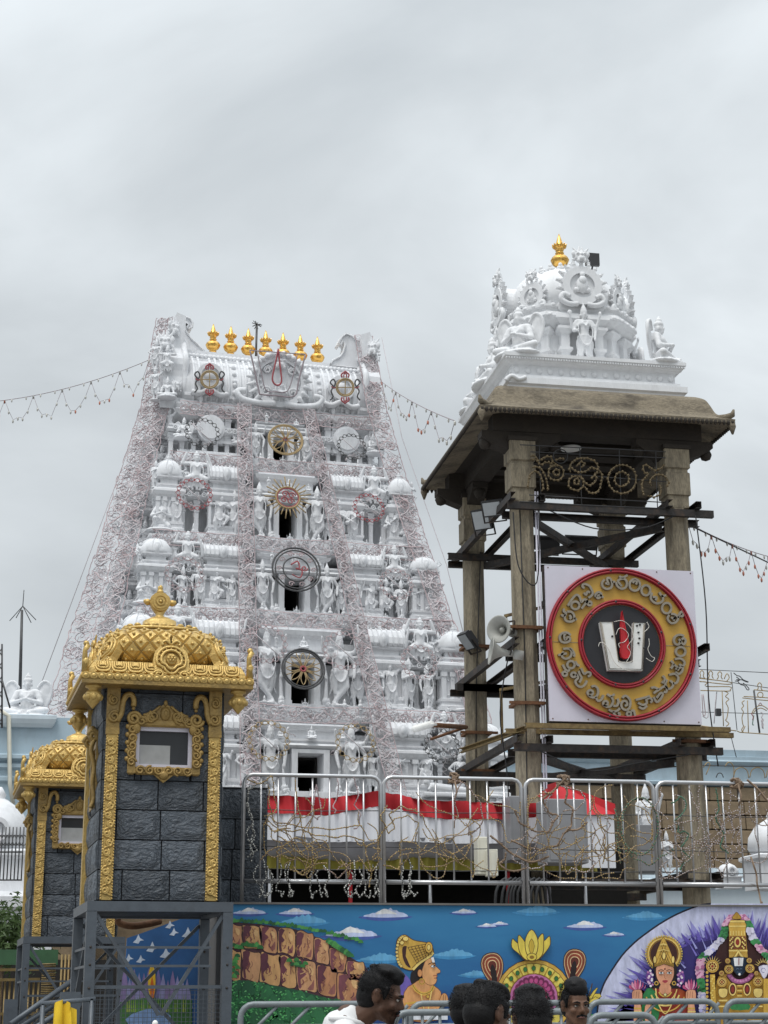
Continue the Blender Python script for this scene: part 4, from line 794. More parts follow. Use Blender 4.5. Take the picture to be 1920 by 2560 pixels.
# ---------------------------------------------------------------- horn loudspeakers, flood lights
def horn(px, py, D, yaw, pitch, label):
    p = W(px, py, D); t = empty('horn_speaker', p, label=label, cat='loudspeaker', group='horn loudspeakers on the pavilion pillar'); t.rotation_euler = (rad(90+pitch), 0, rad(yaw))
    b = MB(); b.lathe([(.05, -.42), (.06, -.30), (.09, -.18), (.15, -.08), (.24, -.01), (.265, .0), (.265, .015), (.24, .012), (.15, -.05), (.09, -.14), (.05, -.20)], n=24); obj('horn', b, 'horn_grey', t)
    b = MB(); b.lathe([(.02, -.22), (.05, -.16), (.055, -.10), (.03, -.06), (.005, -.05)], n=12); obj('phase_plug', b, 'horn_grey', t)
    b = MB(); b.lathe([(.03, -.62), (.09, -.61), (.095, -.45), (.05, -.42)], n=16); obj('driver', b, 'horn_grey', t)
    b = MB(); b.bar((-.1, -.05, -.35), (-.1, .2, -.4), .03); b.bar((.1, -.05, -.35), (.1, .2, -.4), .03); b.bar((-.1, .2, -.4), (.1, .2, -.4), .03); obj('bracket', b, 'black_steel', t)
horn(1247, 1573, 30.6, -48, 2, 'upper grey horn loudspeaker clamped beside the front left pillar')
horn(1228, 1627, 30.7, -95, -8, 'lower grey horn loudspeaker pointing left beside the pillars')
def flood(px, py, D, rz, rx, label, w=.42, h=.32):
    p = W(px, py, D); t = empty('flood_light', p, label=label, cat='flood light', group='flood lights on the pavilion frame'); t.rotation_euler = (rad(rx), 0, rad(rz))
    b = MB(); b.box(-w/2, w/2, 0, .12, -h/2, h/2, tx=0); b.box(-w/2+.05, w/2-.05, .12, .2, -h/2+.05, h/2-.05); obj('housing', b, 'dark_plastic', t)
    b = MB(); b.box(-w/2+.03, w/2-.03, -.012, -.002, -h/2+.03, h/2-.03); obj('lens', b, 'glass_lamp', t)
    b = MB(); b.bar((-w/2-.02, .06, 0), (-w/2-.02, .06, -h/2-.12), .02, .04); b.bar((w/2+.02, .06, 0), (w/2+.02, .06, -h/2-.12), .02, .04); b.bar((-w/2-.03, .06, -h/2-.12), (w/2+.03, .06, -h/2-.12), .04, .02); obj('bracket', b, 'black_steel', t)
flood(1230, 1272, 31.6, -35, 28, 'silver-faced flood light nearest the front left pillar on the upper frame')
flood(1203, 1300, 32.3, -40, 25, 'second silver-faced flood light on the upper frame, lower left', .40, .42)
flood(1360, 1355, 34.5, 180, -30, 'dark ribbed flood light on the back channel, left of two', .62, .30)
flood(1450, 1355, 34.5, 180, -30, 'dark ribbed flood light on the back channel, right of two', .72, .30)
flood(1165, 1605, 34.5, -70, 40, 'small dark flood light tilted on the left end of the middle frame', .34, .4)
t = empty('security_camera', W(1050, 1822, 33), label='white bullet security camera on a rusty arm left of the pavilion', cat='camera')
p = W(1050, 1815, 33); q = W(1165, 1818, 34.6)
b = MB(); b.cap(p+Vector((-.10, 0, -.06)), .07, p+Vector((.22, 0, .04)), .07); b.lathe([(.09, 0), (.09, .03)], tuple(p+Vector((.26, 0, .02))), 8); obj('camera_body', b, 'sign_white', t, world=True)
b = MB(); b.tube([p+Vector((.2, 0, .03)), q], .05, 6); b.tube([q, q+Vector((-.8, -.2, -.30))], .03, 6); obj('arm', b, 'rust', t, world=True)
# ---------------------------------------------------------------- rope-light lettering under the eave
def T6(x, y, D=30.62): return W(1300+x/3.95, 1060+y/3.95, D)
t = empty('light_lettering', T6(700, 500), label='wire frame with curly rope-light letters hanging between the pillars under the eave', cat='light decoration')
b = MB()
for pl in ([(0, 205), (400, 225), (1000, 250), (1440, 275)], [(100, 275), (500, 295), (1000, 315), (1440, 335)], [(0, 765), (600, 800), (1440, 835)], [(430, 490), (850, 525), (1440, 570)], [(90, 700), (600, 730), (1440, 775)]): b.tube([T6(*p) for p in pl], .011, 4)
for x in (190, 590, 980, 1340): b.tube([T6(x, 210+x*.05), T6(x+18, 770+x*.05)], .010, 4)
obj('frame', b, 'wire_dark', t, world=True)
def rope(b, pts, r=.014, bead=.028, step=.07, m=0, mb_=1):
    pts = [Vector(tuple(p)) for p in pts]; b.tube(pts, r, 4, m); acc = 0
    for p, q in zip(pts, pts[1:]):
        ln = (q-p).length; s0 = step-acc
        while s0 < ln: b.ball(p+(q-p)*(s0/ln)+Vector((random.uniform(-1, 1), random.uniform(-1, 1), random.uniform(-1, 1)))*r, bead, 5, mb_, 4); s0 += step
        acc = (acc+ln) % step
for pls in ([[(100, 320), (150, 318), (185, 360), (240, 330), (300, 325), (330, 360), (400, 340), (440, 350)], [(100, 350), (160, 355), (200, 400), (260, 380), (330, 400)]], [[(80, 640), (90, 520), (140, 470), (200, 500), (230, 600), (215, 665)], [(120, 430), (190, 430), (245, 500), (270, 600), (270, 660)]], [ell(355, 480, 75, 75), ell(360, 480, 30, 30), [(300, 430), (350, 400), (320, 370)]],
            [ell(630, 440, 140, 105, 16, -200, 60), [(555, 420), (600, 375), (640, 400), (600, 430)], [(700, 420), (800, 480), (800, 600), (760, 670), (690, 680), (640, 620)], ell(555, 585, 75, 70), ell(560, 570, 28, 28), [(600, 510), (650, 590), (700, 600), (750, 560), (740, 480)], [(490, 420), (560, 470), (640, 470), (700, 430)]], [ell(1008, 545, 138, 140, 20), ell(1005, 545, 68, 72)], [[(1215, 410), (1260, 410), (1310, 450), (1370, 450), (1430, 400)], [(1215, 410), (1230, 480), (1270, 490)], [(1270, 490), (1215, 560), (1205, 650), (1230, 700)], ell(1375, 575, 90, 75, 14, 150, 400), [(1380, 600), (1390, 680), (1330, 720), (1260, 710)]]):
    b = MB()
    for pl in pls: rope(b, smoothpts([T6(x, y, 30.58) for x, y in pl], 4))
    obj('rope_light_letter', b, ['rope_dim', 'rope_dim'], t, world=True)
b = MB(); b.tube([T6(400+70*math.cos(a*.35), 320+70*math.sin(a*.35), 30.5) for a in range(54)], .012, 4); obj('cable_coil', b, 'black', t, world=True)

# loose cables on the pavilion frames
for pts, lb in (([(8.2, 30.6, 10.7), (8.25, 30.5, 9.6), (8.6, 30.5, 9.3), (8.72, 30.6, 10.75)], 'black cable looping below the upper frame beside the front left pillar'), ([(8.9, 30.65, 10.8), (9.8, 30.6, 10.45), (10.8, 30.6, 10.5), (11.5, 30.65, 10.8)], 'black cable sagging under the upper frame above the sign'), ([(8.15, 30.9, 8.1), (8.0, 31.2, 6.9), (8.2, 31.5, 5.4), (8.1, 31.8, 3.2)], 'thin dark cable hanging down between the two left pillars'), ([(8.6, 30.6, 6.1), (9.5, 30.5, 5.75), (10.4, 30.55, 5.9), (11.5, 30.6, 6.1)], 'black cable sagging under the frame below the sign'), ([(11.9, 30.6, 10.8), (12.0, 30.6, 9.0), (11.95, 30.6, 7.2), (12.1, 30.7, 5.9)], 'thin dark cable hanging beside the right front pillar')):
    b = MB(); b.tube(smoothpts(pts, 6), .013, 5); obj('loose_cable', b, 'black', None, label=lb, cat='cable', group='loose cables on the pavilion')
# ---------------------------------------------------------------- ground, terrace
b = MB(); b.add([(-400, -60, 0), (400, -60, 0), (400, 900, 0), (-400, 900, 0)], [(0, 1, 2, 3)]); obj('ground', b, 'ground', kind='structure')
b = MB(); b.box(1.50, 60, 17.22, 43.9, .02, 2.50); obj('terrace', b, 'terrace', kind='structure')
# ---------------------------------------------------------------- guard booths
def blockmesh(x0, x1, z0, z1, rg, dep=.017, nx=6, nz=4):
    g = .006; x0 += g; x1 -= g; z0 += g; z1 -= g; vs = []; fs = []
    for j in range(nz+1):
        for i in range(nx+1):
            edge = i in (0, nx) or j in (0, nz); vs.append((x0+(x1-x0)*i/nx, -.006-(0 if edge else dep*rg.uniform(.55, 1.25)), z0+(z1-z0)*j/nz))
    for j in range(nz):
        for i in range(nx): a = j*(nx+1)+i; fs.append((a, a+1, a+nx+2, a+nx+1))
    o = len(vs); vs += [(x0, .01, z0), (x1, .01, z0), (x1, .01, z1), (x0, .01, z1)]
    bl, br, tr, tl = 0, nx, (nz+1)*(nx+1)-1, nz*(nx+1)
    fs += [tuple([o, o+1]+[nx-i for i in range(nx+1)]), tuple([o+2, o+3]+[tl+i for i in range(nx+1)]), tuple([o+1, o+2]+[tr-(nx+1)*j for j in range(nz+1)]), tuple([o+3, o]+[(nx+1)*j for j in range(nz+1)])]
    return MB().add(vs, fs, 0, False)
def sub_rect(r, h):
    x0, x1, z0, z1 = r; a0, a1, c0, c1 = h
    if x1 <= a0 or x0 >= a1 or z1 <= c0 or z0 >= c1: return [r]
    out = []
    if x0 < a0: out.append((x0, a0, z0, z1))
    if x1 > a1: out.append((a1, x1, z0, z1))
    m0, m1 = max(x0, a0), min(x1, a1)
    if z0 < c0: out.append((m0, m1, z0, c0))
    if z1 > c1: out.append((m0, m1, c1, z1))
    return [q for q in out if q[1]-q[0] > .02 and q[3]-q[2] > .02]
def blocks(parent, w, h, hole=None, rowh=.272, bw=.42, loc=(0, 0, 0), rz=0, seed=1):
    rg = random.Random(seed); z = 0; k = 0
    while z < h-.02:
        z1 = min(h, z+rowh); x = -bw*rg.choice((.15, .45, .7, .3))
        while x < w:
            x1 = x+bw*rg.uniform(.92, 1.1); r = (max(0, x), min(w, x1), z, z1); x = x1
            if r[1]-r[0] < .03: continue
            for q in (sub_rect(r, hole) if hole else [r]): obj('stone_block', blockmesh(*q, rg), 'slate', parent, loc, (0, 0, rz))
        z = z1
BW, BD, BH = 1.12, 1.15, 1.95
booth = empty('guard_booth', (.305, 16.0, 2.52), rad(4.5), label='larger dark stone guard booth with golden domed roof in the foreground', cat='guard booth', group='stone guard booths with golden roofs')
WIN = (.345-.07, .345+.50, 1.30-.25-.10, 1.30+.14)      # window opening (x0, x1, z0, z1), set below
def local(px, py, D=16.0): p = W(px, py, D); return p.x-.305, p.z-2.52
wx0_, wz1_ = local(341, 1816); wx1_, wz0_ = local(480, 1919); WIN = (wx0_, wx1_, wz0_, wz1_)
b = MB()                                                  # dark core behind the joints, hollow, with the window hole in front
t_ = .05
b.box(0, WIN[0], .012, t_, 0, BH); b.box(WIN[1], BW, .012, t_, 0, BH); b.box(WIN[0], WIN[1], .012, t_, 0, WIN[2]); b.box(WIN[0], WIN[1], .012, t_, WIN[3], BH)
b.box(.012, t_, t_, BD-t_, 0, .9); b.box(.012, t_, t_, .35, .9, BH); b.box(.012, t_, .80, BD-t_, .9, BH); b.box(.012, t_, .35, .80, 1.45, BH); b.box(BW-t_, BW-.012, t_, BD-t_, 0, BH); b.box(0, BW, BD-t_, BD-.012, 0, BH); b.box(0, BW, .02, BD-.02, -.04, 0)
core = obj('wall', b, 'slate_joint', booth)
blocks(core, BW, BH, WIN, seed=4); blocks(core, BD, BH, (.35, .80, .9, 1.45), loc=(0, BD, 0), rz=rad(-90), seed=6); blocks(core, BD, BH, loc=(BW, 0, 0), rz=rad(90), seed=8)
# window
b = MB(); x0, x1, z0, z1 = WIN; fw = .035
for (a, c, d, e_) in ((x0, x0+fw, z0, z1), (x1-fw, x1, z0, z1), (x0+fw, x1-fw, z0, z0+fw*.8), (x0+fw, x1-fw, z1-fw, z1)): b.box(a, c, -.01, .05, d, e_)
wobj = obj('window', b, 'sign_panel', booth)
mat('glass_pane', (.035, .037, .04), .22, 0, var=.2, scale=2, spec=.35)
mat('paper', (.42, .42, .41), .8, var=.1, scale=9, dirt=(.30, .30, .30), dfac=.6, dscale=4)
b = MB(); b.box(x0+fw, x1-fw, .025, .03, z0+fw*.8, z1-fw); obj('pane', b, 'glass_pane', wobj)
b = MB(); b.box(x0+fw+.002, x0+(x1-x0)*.62, .019, .022, z0+fw*.8+.002, z0+(z1-z0)*.56); obj('paper_sheet', b, 'paper', wobj)
def gold_frame(parent, x0, x1, z0, z1, y=-.03, m='gold_old'):
    b = MB(); q = .075
    for (a, c, d, e_) in ((x0-q, x0, z0-q, z1+q), (x1, x1+q, z0-q, z1+q), (x0, x1, z0-q, z0), (x0, x1, z1, z1+q)): b.rbox(a, c, y-.02, .03, d, e_, .015)
    f = obj('gold_window_frame', b, m, parent)
    b = MB()
    def vol(cx, cz, r, s0, turns=1.6, d=1):
        return [(cx+r*(1-.75*k/24)*math.cos(s0+d*turns*2*math.pi*k/24), y-.03, cz+r*(1-.75*k/24)*math.sin(s0+d*turns*2*math.pi*k/24)) for k in range(25)]
    n = 5
    for k in range(n):
        zc = z0+(k+.5)*(z1-z0)/n
        for xx, d in ((x0-q/2, 1), (x1+q/2, -1)): b.tube(vol(xx, zc, .042, 1.5*k, 1.4, d), .012, 5); b.ball((xx-d*.045, y-.02, zc+.03), (.025, .02, .025), 6)
    n = 6
    for k in range(n):
        xc = x0+(k+.5)*(x1-x0)/n; b.tube(vol(xc, z0-q/2, .042, 1.2*k, 1.4, 1 if k < n/2 else -1), .012, 5)
        if k not in (2, 3): b.tube(vol(xc, z1+q*.6+(.03 if k in (1, 4) else 0), .046, 1.2*k, 1.4, 1 if k < n/2 else -1), .013, 5)
    for xx in (x0-q*.4, x1+q*.4): b.tube(vol(xx, z1+q*.9, .065, 0, 1.7, 1 if xx < x0 else -1), .018, 6)
    xm = (x0+x1)/2; b.prism([(x0-.02, z1+q-.02), (x0+.03, z1+q+.02), (xm-.15, z1+q+.045), (xm-.07, z1+q+.10), (xm, z1+q+.15), (xm+.07, z1+q+.10), (xm+.15, z1+q+.045), (x1-.03, z1+q+.02), (x1+.02, z1+q-.02)], y-.015, .01)
    for d in (-1, 1): b.tube(vol(xm+d*.11, z1+q+.025, .05, 1 if d > 0 else 2.1, 1.5, -d), .014, 5); b.tube(vol(xm+d*.19, z1+q-.005, .04, 1 if d > 0 else 2.1, 1.5, d), .012, 5)
    b.ball((xm, y-.02, z1+q+.05), (.05, .03, .07)); b.ball((xm, y-.03, z1+q+.05), (.025, .03, .04)); b.ball((xm, y-.015, z1+q+.15), (.02, .02, .03))
    for d in (-1, 1): b.tube(smoothpts([(xm+d*.05, y-.02, z1+q+.12), (xm+d*.12, y-.03, z1+q+.06), (xm+d*.2, y-.02, z1+q+.03)], 3), .014, 5); b.ball((x0+.0 if d < 0 else x1, y-.02, z1-.02), (.04, .03, .055))
    b.prism([(xm-.09, z0-q), (xm-.04, z0-q-.04), (xm, z0-q-.07), (xm+.04, z0-q-.04), (xm+.09, z0-q)], y-.015, .01); b.ball((xm, y-.02, z0-q), (.05, .03, .045))
    obj('scrollwork', b, m, f)
gold_frame(booth, *WIN)
# side window, seen edge on
b = MB(); b.box(-.03, .03, .33, .82, .87, .92); b.box(-.03, .03, .33, .82, 1.43, 1.5); b.box(-.03, .03, .33, .37, .92, 1.43); b.box(-.03, .03, .78, .82, .92, 1.43)
sw = obj('side_window_frame', b, 'gold_old', booth); b = MB(); b.box(.02, .03, .37, .78, .92, 1.43); obj('pane', b, 'glass_pane', sw)
b = MB(); b.box(-.05, .0, .32, .83, 1.50, 1.58)
for yy in (.34, .81): b.tube([(-.055-.05*(1-.75*j/24)*math.cos(j*.45), yy, 1.54+.055*(1-.75*j/24)*math.sin(j*.45)) for j in range(25)], .022, 6)
b.tube(smoothpts([(-.05, .34, 1.50), (-.075, .34, 1.40), (-.04, .34, 1.25), (-.05, .34, 1.10), (-.03, .34, .95), (-.06, .34, .86)], 4), .022, 6); b.ball((-.05, .58, 1.60), (.05, .12, .07), 10); obj('scrollwork', b, 'gold_old', sw)
# gold pilasters with scroll relief
def gpil(x, parent):
    b = MB(); b.box(x-.052, x+.052, -.055, .0, 0, 1.50); p = obj('gold_pilaster', b, 'gold_paint', parent)
    b = MB(); n = 17
    for k in range(n):
        zc = .04+(k+.5)*(1.43)/n; d = 1 if k % 2 else -1
        b.tube([(x+d*.012+.032*(1-.7*j/16)*math.cos(d*(j*.62)+1.2), -.062, zc+.034*(1-.7*j/16)*math.sin(d*(j*.62)+1.2)) for j in range(17)], .012, 5)
        b.tube(smoothpts([(x-d*.04, -.058, zc-.045), (x-d*.01, -.062, zc-.03), (x+d*.035, -.06, zc+.0), (x+d*.042, -.058, zc+.04)], 3), .011, 5)
    obj('scroll_relief', b, 'gold_paint', p)
    b = MB()
    for q in (-1, 1):
        for k in range(58): b.ball((x+q*.050, -.060, .012+k*.0257), .0095, 6, k=4)
    obj('edge_beads', b, 'gold_paint', p, kind='stuff')
    b = MB(); b.box(x-.062, x+.062, -.07, .0, 1.50, 1.56); b.box(x-.06, x+.06, -.06, .0, 1.56, BH-.01); d = 1 if x < .5 else -1
    b.tube([(x+.008*d+.052*(1-.75*j/26)*math.cos(j*.42*d+1), -.075, 1.66+.055*(1-.75*j/26)*math.sin(j*.42*d+1)) for j in range(27)], .014, 6)
    b.tube([(x-.0*d+.045*(1-.75*j/22)*math.cos(j*.42*d+2), -.07, 1.82+.05*(1-.75*j/22)*math.sin(j*.42*d+2)) for j in range(23)], .013, 6)
    b.tube(smoothpts([(x+d*.04, -.06, 1.62), (x+d*.075, -.06, 1.70), (x+d*.085, -.06, 1.79), (x+d*.11, -.06, 1.86), (x+d*.155, -.06, 1.875), (x+d*.185, -.06, 1.83), (x+d*.185, -.06, 1.76)], 4), [.028]*24+[.020], 7); b.ball((x+d*.185, -.06, 1.745), .018, 8); b.tube(smoothpts([(x+d*.10, -.075, 1.80), (x+d*.13, -.08, 1.85), (x+d*.16, -.08, 1.85), (x+d*.175, -.08, 1.80)], 4), .008, 5)
    obj('scroll_capital', b, 'gold_old', p)
gpil(.078, booth); gpil(1.035, booth)
for yy in (BD-.06,): b = MB(); b.box(-.05, .0, yy-.05, yy+.05, 0, 1.9); obj('gold_pilaster', b, 'gold_paint', booth)
# roof
OX, OZ = .24, BH-.01
b = MB(); b.sweep([(OX-.03, OZ-.005), (OX, OZ), (OX, OZ+.035), (OX-.02, OZ+.04)], 0, BW, 0, BD); b.box(.01, BW-.01, .01, BD-.01, OZ+.04, OZ+.10); eave = obj('eave_slab', b, 'gold_old', booth)
b = MB(); b.sweep([(OX-.02, OZ+.04), (OX-.015, OZ+.085), (OX-.03, OZ+.10), (OX-.06, OZ+.105), (OX-.06, OZ+.115), (OX-.07, OZ+.155), (OX-.10, OZ+.205), (OX-.15, OZ+.238), (OX-.22, OZ+.25), (OX-.4, OZ+.25)], 0, BW, 0, BD); roof = obj('roof', b, 'gold_paint', booth)
_b = MB(); _b.disc((0, 0), .036, -.018, .0, 14); _b.ball((0, -.018, -.004), (.026, .016, .024), 8); _b.disc((0, 0), .03, -.024, -.018, 12, r_in=.022); SCAL = _b.mesh('scallop', ['gold_paint'])
_b = MB(); _b.prism([(-.062, 0), (.062, 0), (.066, .06), (.05, .10), (-.05, .10), (-.066, .06)], -.012, .02)
for q in (1, .68, .36): _b.tube(smoothpts([(-.055*q, -.014, .098), (-.06*q, -.016, .05), (-.045*q, -.018, .095-.085*q-.003), (0, -.018, .095-.09*q-.005), (.045*q, -.018, .095-.085*q-.003), (.06*q, -.016, .05), (.055*q, -.014, .098)], 3), .008, 4)
PETAL = _b.mesh('petal_panel', ['gold_paint'])
sides = [((-OX, -OX), (BW+OX, -OX), 0), ((-OX, BD+OX), (-OX, -OX), rad(-90)), ((BW+OX, -OX), (BW+OX, BD+OX), rad(90)), ((BW+OX, BD+OX), (-OX, BD+OX), rad(180))]
for (p, q, rz) in sides:
    n = 22
    for k in range(n): t = (k+.5)/n; obj('scallop', SCAL, None, roof, (p[0]+(q[0]-p[0])*t+(.018*math.sin(-rz) if rz else 0), p[1]+(q[1]-p[1])*t+.016*math.cos(rz), OZ+.072), (0, 0, rz))
    n = 9
    for k in range(n):
        t = .075+.85*(k+.5)/n; nx, ny = -math.sin(rz), math.cos(rz)
        obj('petal_panel', PETAL, None, roof, (p[0]+(q[0]-p[0])*t+nx*.055, p[1]+(q[1]-p[1])*t+ny*.055, OZ+.115), (rad(-30), 0, rz), (1.12, 1, 1.25))
# dome: rounded cushion vault covered in raised diamonds
CX, CY = BW/2, BD/2; DZ = OZ+.255
dprof = [(.50, 0), (.565, .05), (.595, .12), (.59, .20), (.56, .27), (.50, .325), (.42, .36), (.35, .375)]
_ps = smoothpts([(r, z, 0) for r, z in dprof], 5)
_ang = np.linspace(0, 2*math.pi, 721); _sq = 3.6
def sup(t): c, s_ = math.cos(t), math.sin(t); q = (abs(c)**_sq+abs(s_)**_sq)**(-1/_sq); return c*q, s_*q
_pp = np.array([sup(t) for t in _ang]); _al = np.concatenate([[0], np.cumsum(np.linalg.norm(np.diff(_pp, axis=0), axis=1))]); _al /= _al[-1]
def DS(u, v, out=0.0):
    u %= 1; x = np.interp(u, _al, _pp[:, 0]); y = np.interp(u, _al, _pp[:, 1]); k = min(max(v, 0), 1)*(len(_ps)-1); i = min(int(k), len(_ps)-2); f = k-i
    r = _ps[i][0]*(1-f)+_ps[i+1][0]*f+out; z = _ps[i][1]*(1-f)+_ps[i+1][1]*f+out*.35; return (CX+x*r, CY+y*r, DZ+z)
b = MB(); nu, nv = 72, 20
b.add([DS(i/nu, j/nv) for j in range(nv+1) for i in range(nu)], [(j*nu+i, j*nu+(i+1) % nu, (j+1)*nu+(i+1) % nu, (j+1)*nu+i) for j in range(nv) for i in range(nu)]+[tuple(nv*nu+i for i in range(nu))], 0, True); dome = obj('dome', b, 'gold_old', booth)
NU, NV = 26, 4.0
for j in range(6):
    for i in range(NU):
        u = (i+(.5 if j % 2 else 0))/NU; v = (j+.55)/6.2; du = .47/NU; dv = .94/6.2
        if v+dv > 1.02: continue
        vs = [DS(u-du, v, .004), DS(u, v-dv, .004), DS(u+du, v, .004), DS(u, v+dv, .004), DS(u-du*.72, v, .02), DS(u, v-dv*.72, .02), DS(u+du*.72, v, .02), DS(u, v+dv*.72, .02)]
        mb = MB().add(vs, [(4, 5, 6, 7), (0, 1, 5, 4), (1, 2, 6, 5), (2, 3, 7, 6), (3, 0, 4, 7)], 0, False)
        mb.ball(DS(u, v, .026), (.017, .017, .017), 6, k=4); obj('diamond_panel', mb, 'gold_paint', dome)
b = MB(); b.lathe([(.37, .37), (.40, .385), (.39, .405), (.34, .42), (.28, .43), (.22, .45), (.17, .46), (.16, .52), (.12, .54), (.09, .56)], (CX, CY, DZ), 24, sq=3.2)
for k in range(28): t = 2*math.pi*k/28; c, s_ = sup(t); b.ball((CX+.345*c, CY+.345*s_, DZ+.42), (.035, .035, .022), 6)
obj('dome_cap', b, 'gold_paint', booth)
zf = 0.0
b = MB(); b.lathe([(.10, 0), (.075, .03), (.05, .06), (.065, .085), (.045, .11)], (CX, CY, zf-.01), 14); b.prism([(CX-.06, zf+.08), (CX+.06, zf+.08), (CX+.11, zf+.15), (CX+.145, zf+.22), (CX+.12, zf+.30), (CX+.06, zf+.35), (CX-.06, zf+.35), (CX-.12, zf+.30), (CX-.145, zf+.22), (CX-.11, zf+.15)], CY-.045, CY+.045)
b.disc((CX, zf+.225), .125, CY-.07, CY+.07, 28); b.disc((CX, zf+.225), .10, CY-.085, CY-.06, 28, r_in=.075); b.disc((CX, zf+.225), .055, CY-.09, CY-.06, 20, r_in=.03); b.ball((CX, CY-.06, zf+.225), (.03, .05, .03))
for dx in (-.165, .165): b.ball((CX+dx, CY, zf+.225), (.05, .045, .045), 8); b.ball((CX+dx*1.22, CY, zf+.235), (.022, .022, .03), 6)
b.ball((CX, CY, zf+.37), (.05, .045, .04), 8); b.ball((CX+.005, CY, zf+.42), (.03, .03, .05), 8); b.ball((CX-.02, CY, zf+.415), (.018, .02, .04), 6)
b.v = [(CX+(x-CX)*.74, CY+(y-CY)*.74, DZ+.555+z*.74) for x, y, z in b.v]; obj('wheel_finial', b, 'gold_paint', booth)
# horseshoe medallions on the four sides of the roof
def medal():
    b = MB(); out = [(0, -.02), (.10, -.01), (.19, .02), (.17, .10), (.185, .20), (.165, .30), (.11, .37), (.05, .40), (0, .43)]; out = out+[(-x, z) for x, z in out[-2:0:-1]]
    b.prism(out, -.02, .05); 
    for r, y in ((.15, -.03), (.105, -.04)): b.tube([(r*math.cos(t)*(1 if math.sin(t) > -.5 else .6), y, .20+r*1.05*math.sin(t)) for t in np.linspace(0, 2*math.pi, 28)[:-1]], .016, 6, closed=True)
    for k in range(16): t = 2*math.pi*k/16; b.ball((.128*math.cos(t), -.03, .2+.134*math.sin(t)), .012, 6, k=4)
    b.ball((0, -.03, .21), (.06, .03, .07)); 
    for k in range(6): t = 2*math.pi*k/6; b.ball((.03*math.cos(t), -.055, .21+.03*math.sin(t)), .016, 6, k=4)
    b.ball((0, -.06, .21), .016, 6, k=4)
    for q in (-1, 1):
        b.tube([(q*.13+q*.055*(1-.7*j/18)*math.cos(j*.5), -.035, .03+.045*(1-.7*j/18)*math.sin(j*.5)) for j in range(19)], .014, 5); b.ball((q*.20, -.02, .02), (.04, .03, .03), 6)
        b.tube(smoothpts([(0, -.02, .38), (q*.05, -.04, .42), (q*.09, -.03, .40), (q*.08, -.03, .37)], 3), .016, 5); b.cap((q*.015, -.02, .42), .015, (q*.03, -.02, .49), .006); b.cap((0, -.02, .42), .015, (0, -.02, .5), .006)
    return b
MED = medal().mesh('medallion', ['gold_paint'])
obj('medallion', MED, None, booth, (CX+.03, -.185, OZ+.075), (rad(-16), 0, 0), (.92, 1, .90))
obj('medallion', MED, None, booth, (-.10, CY, OZ+.12), (rad(-8), 0, rad(-90)), 1.0); obj('medallion', MED, None, booth, (BW+.10, CY, OZ+.12), (rad(-8), 0, rad(90)), 1.0)
for (x, rz, s_) in ((.02, -50, 1), (BW-.02, 50, 1)): obj('corner_medallion', MED, None, booth, (x-.05 if x < .5 else x+.05, .09, OZ+.22), (rad(-26), 0, rad(rz*1.25)), (.80*s_, 1, .82))
for (x, y) in ((-OX+.03, -OX+.03), (-OX+.03, BD+OX-.03), (BW+OX-.03, BD+OX-.03), (BW+OX-.03, -OX+.03)):
    b = MB(); b.lathe([(.02, .12), (.035, .09), (.025, .05), (.03, .0)], (x, y, OZ+.12), 8); b.tube([(x, y, OZ+.1), (x-.01, y, OZ+.30), (x+.015, y, OZ+.36)], [.035, .022, .03], 6); b.ball((x, y, OZ+.37), .03, 6); obj('corner_spire', b, 'gold_paint', booth)
    b = MB(); dx = .09 if x < .5 else -.09; dy = .09 if y < .5 else -.09; b.lathe([(.075, .0), (.075, -.02), (.045, -.03), (.045, -.05), (.06, -.055), (.078, -.085), (.076, -.12), (.055, -.16), (.02, -.20), (.004, -.22)], (x+dx, y+dy, OZ-.004), 16)
    for k in range(8): t = 2*math.pi*k/8; b.ball((x+dx+.066*math.cos(t), y+dy+.066*math.sin(t), OZ-.115), (.03, .03, .035), 6, k=4)
    obj('bud_pendant', b, 'gold_paint', booth)
# hanging brackets on the flank
bpy.context.view_layer.update()
b2 = clone(booth); b2.location = (-.395, 23.4, 2.47); b2['label'] = 'smaller guard booth with golden roof further back, half hidden at left'
# low dark stone wall beside the booth
lw = empty('stone_wall', (1.42, 17.32, 2.50), label='low dark stone block wall between the booth and the railing', cat='wall')
b = MB(); b.box(0, .58, .012, .25, 0, 1.22); wl = obj('wall_core', b, 'slate_joint', lw); blocks(wl, .58, 1.22, rowh=.30, bw=.40, seed=21)
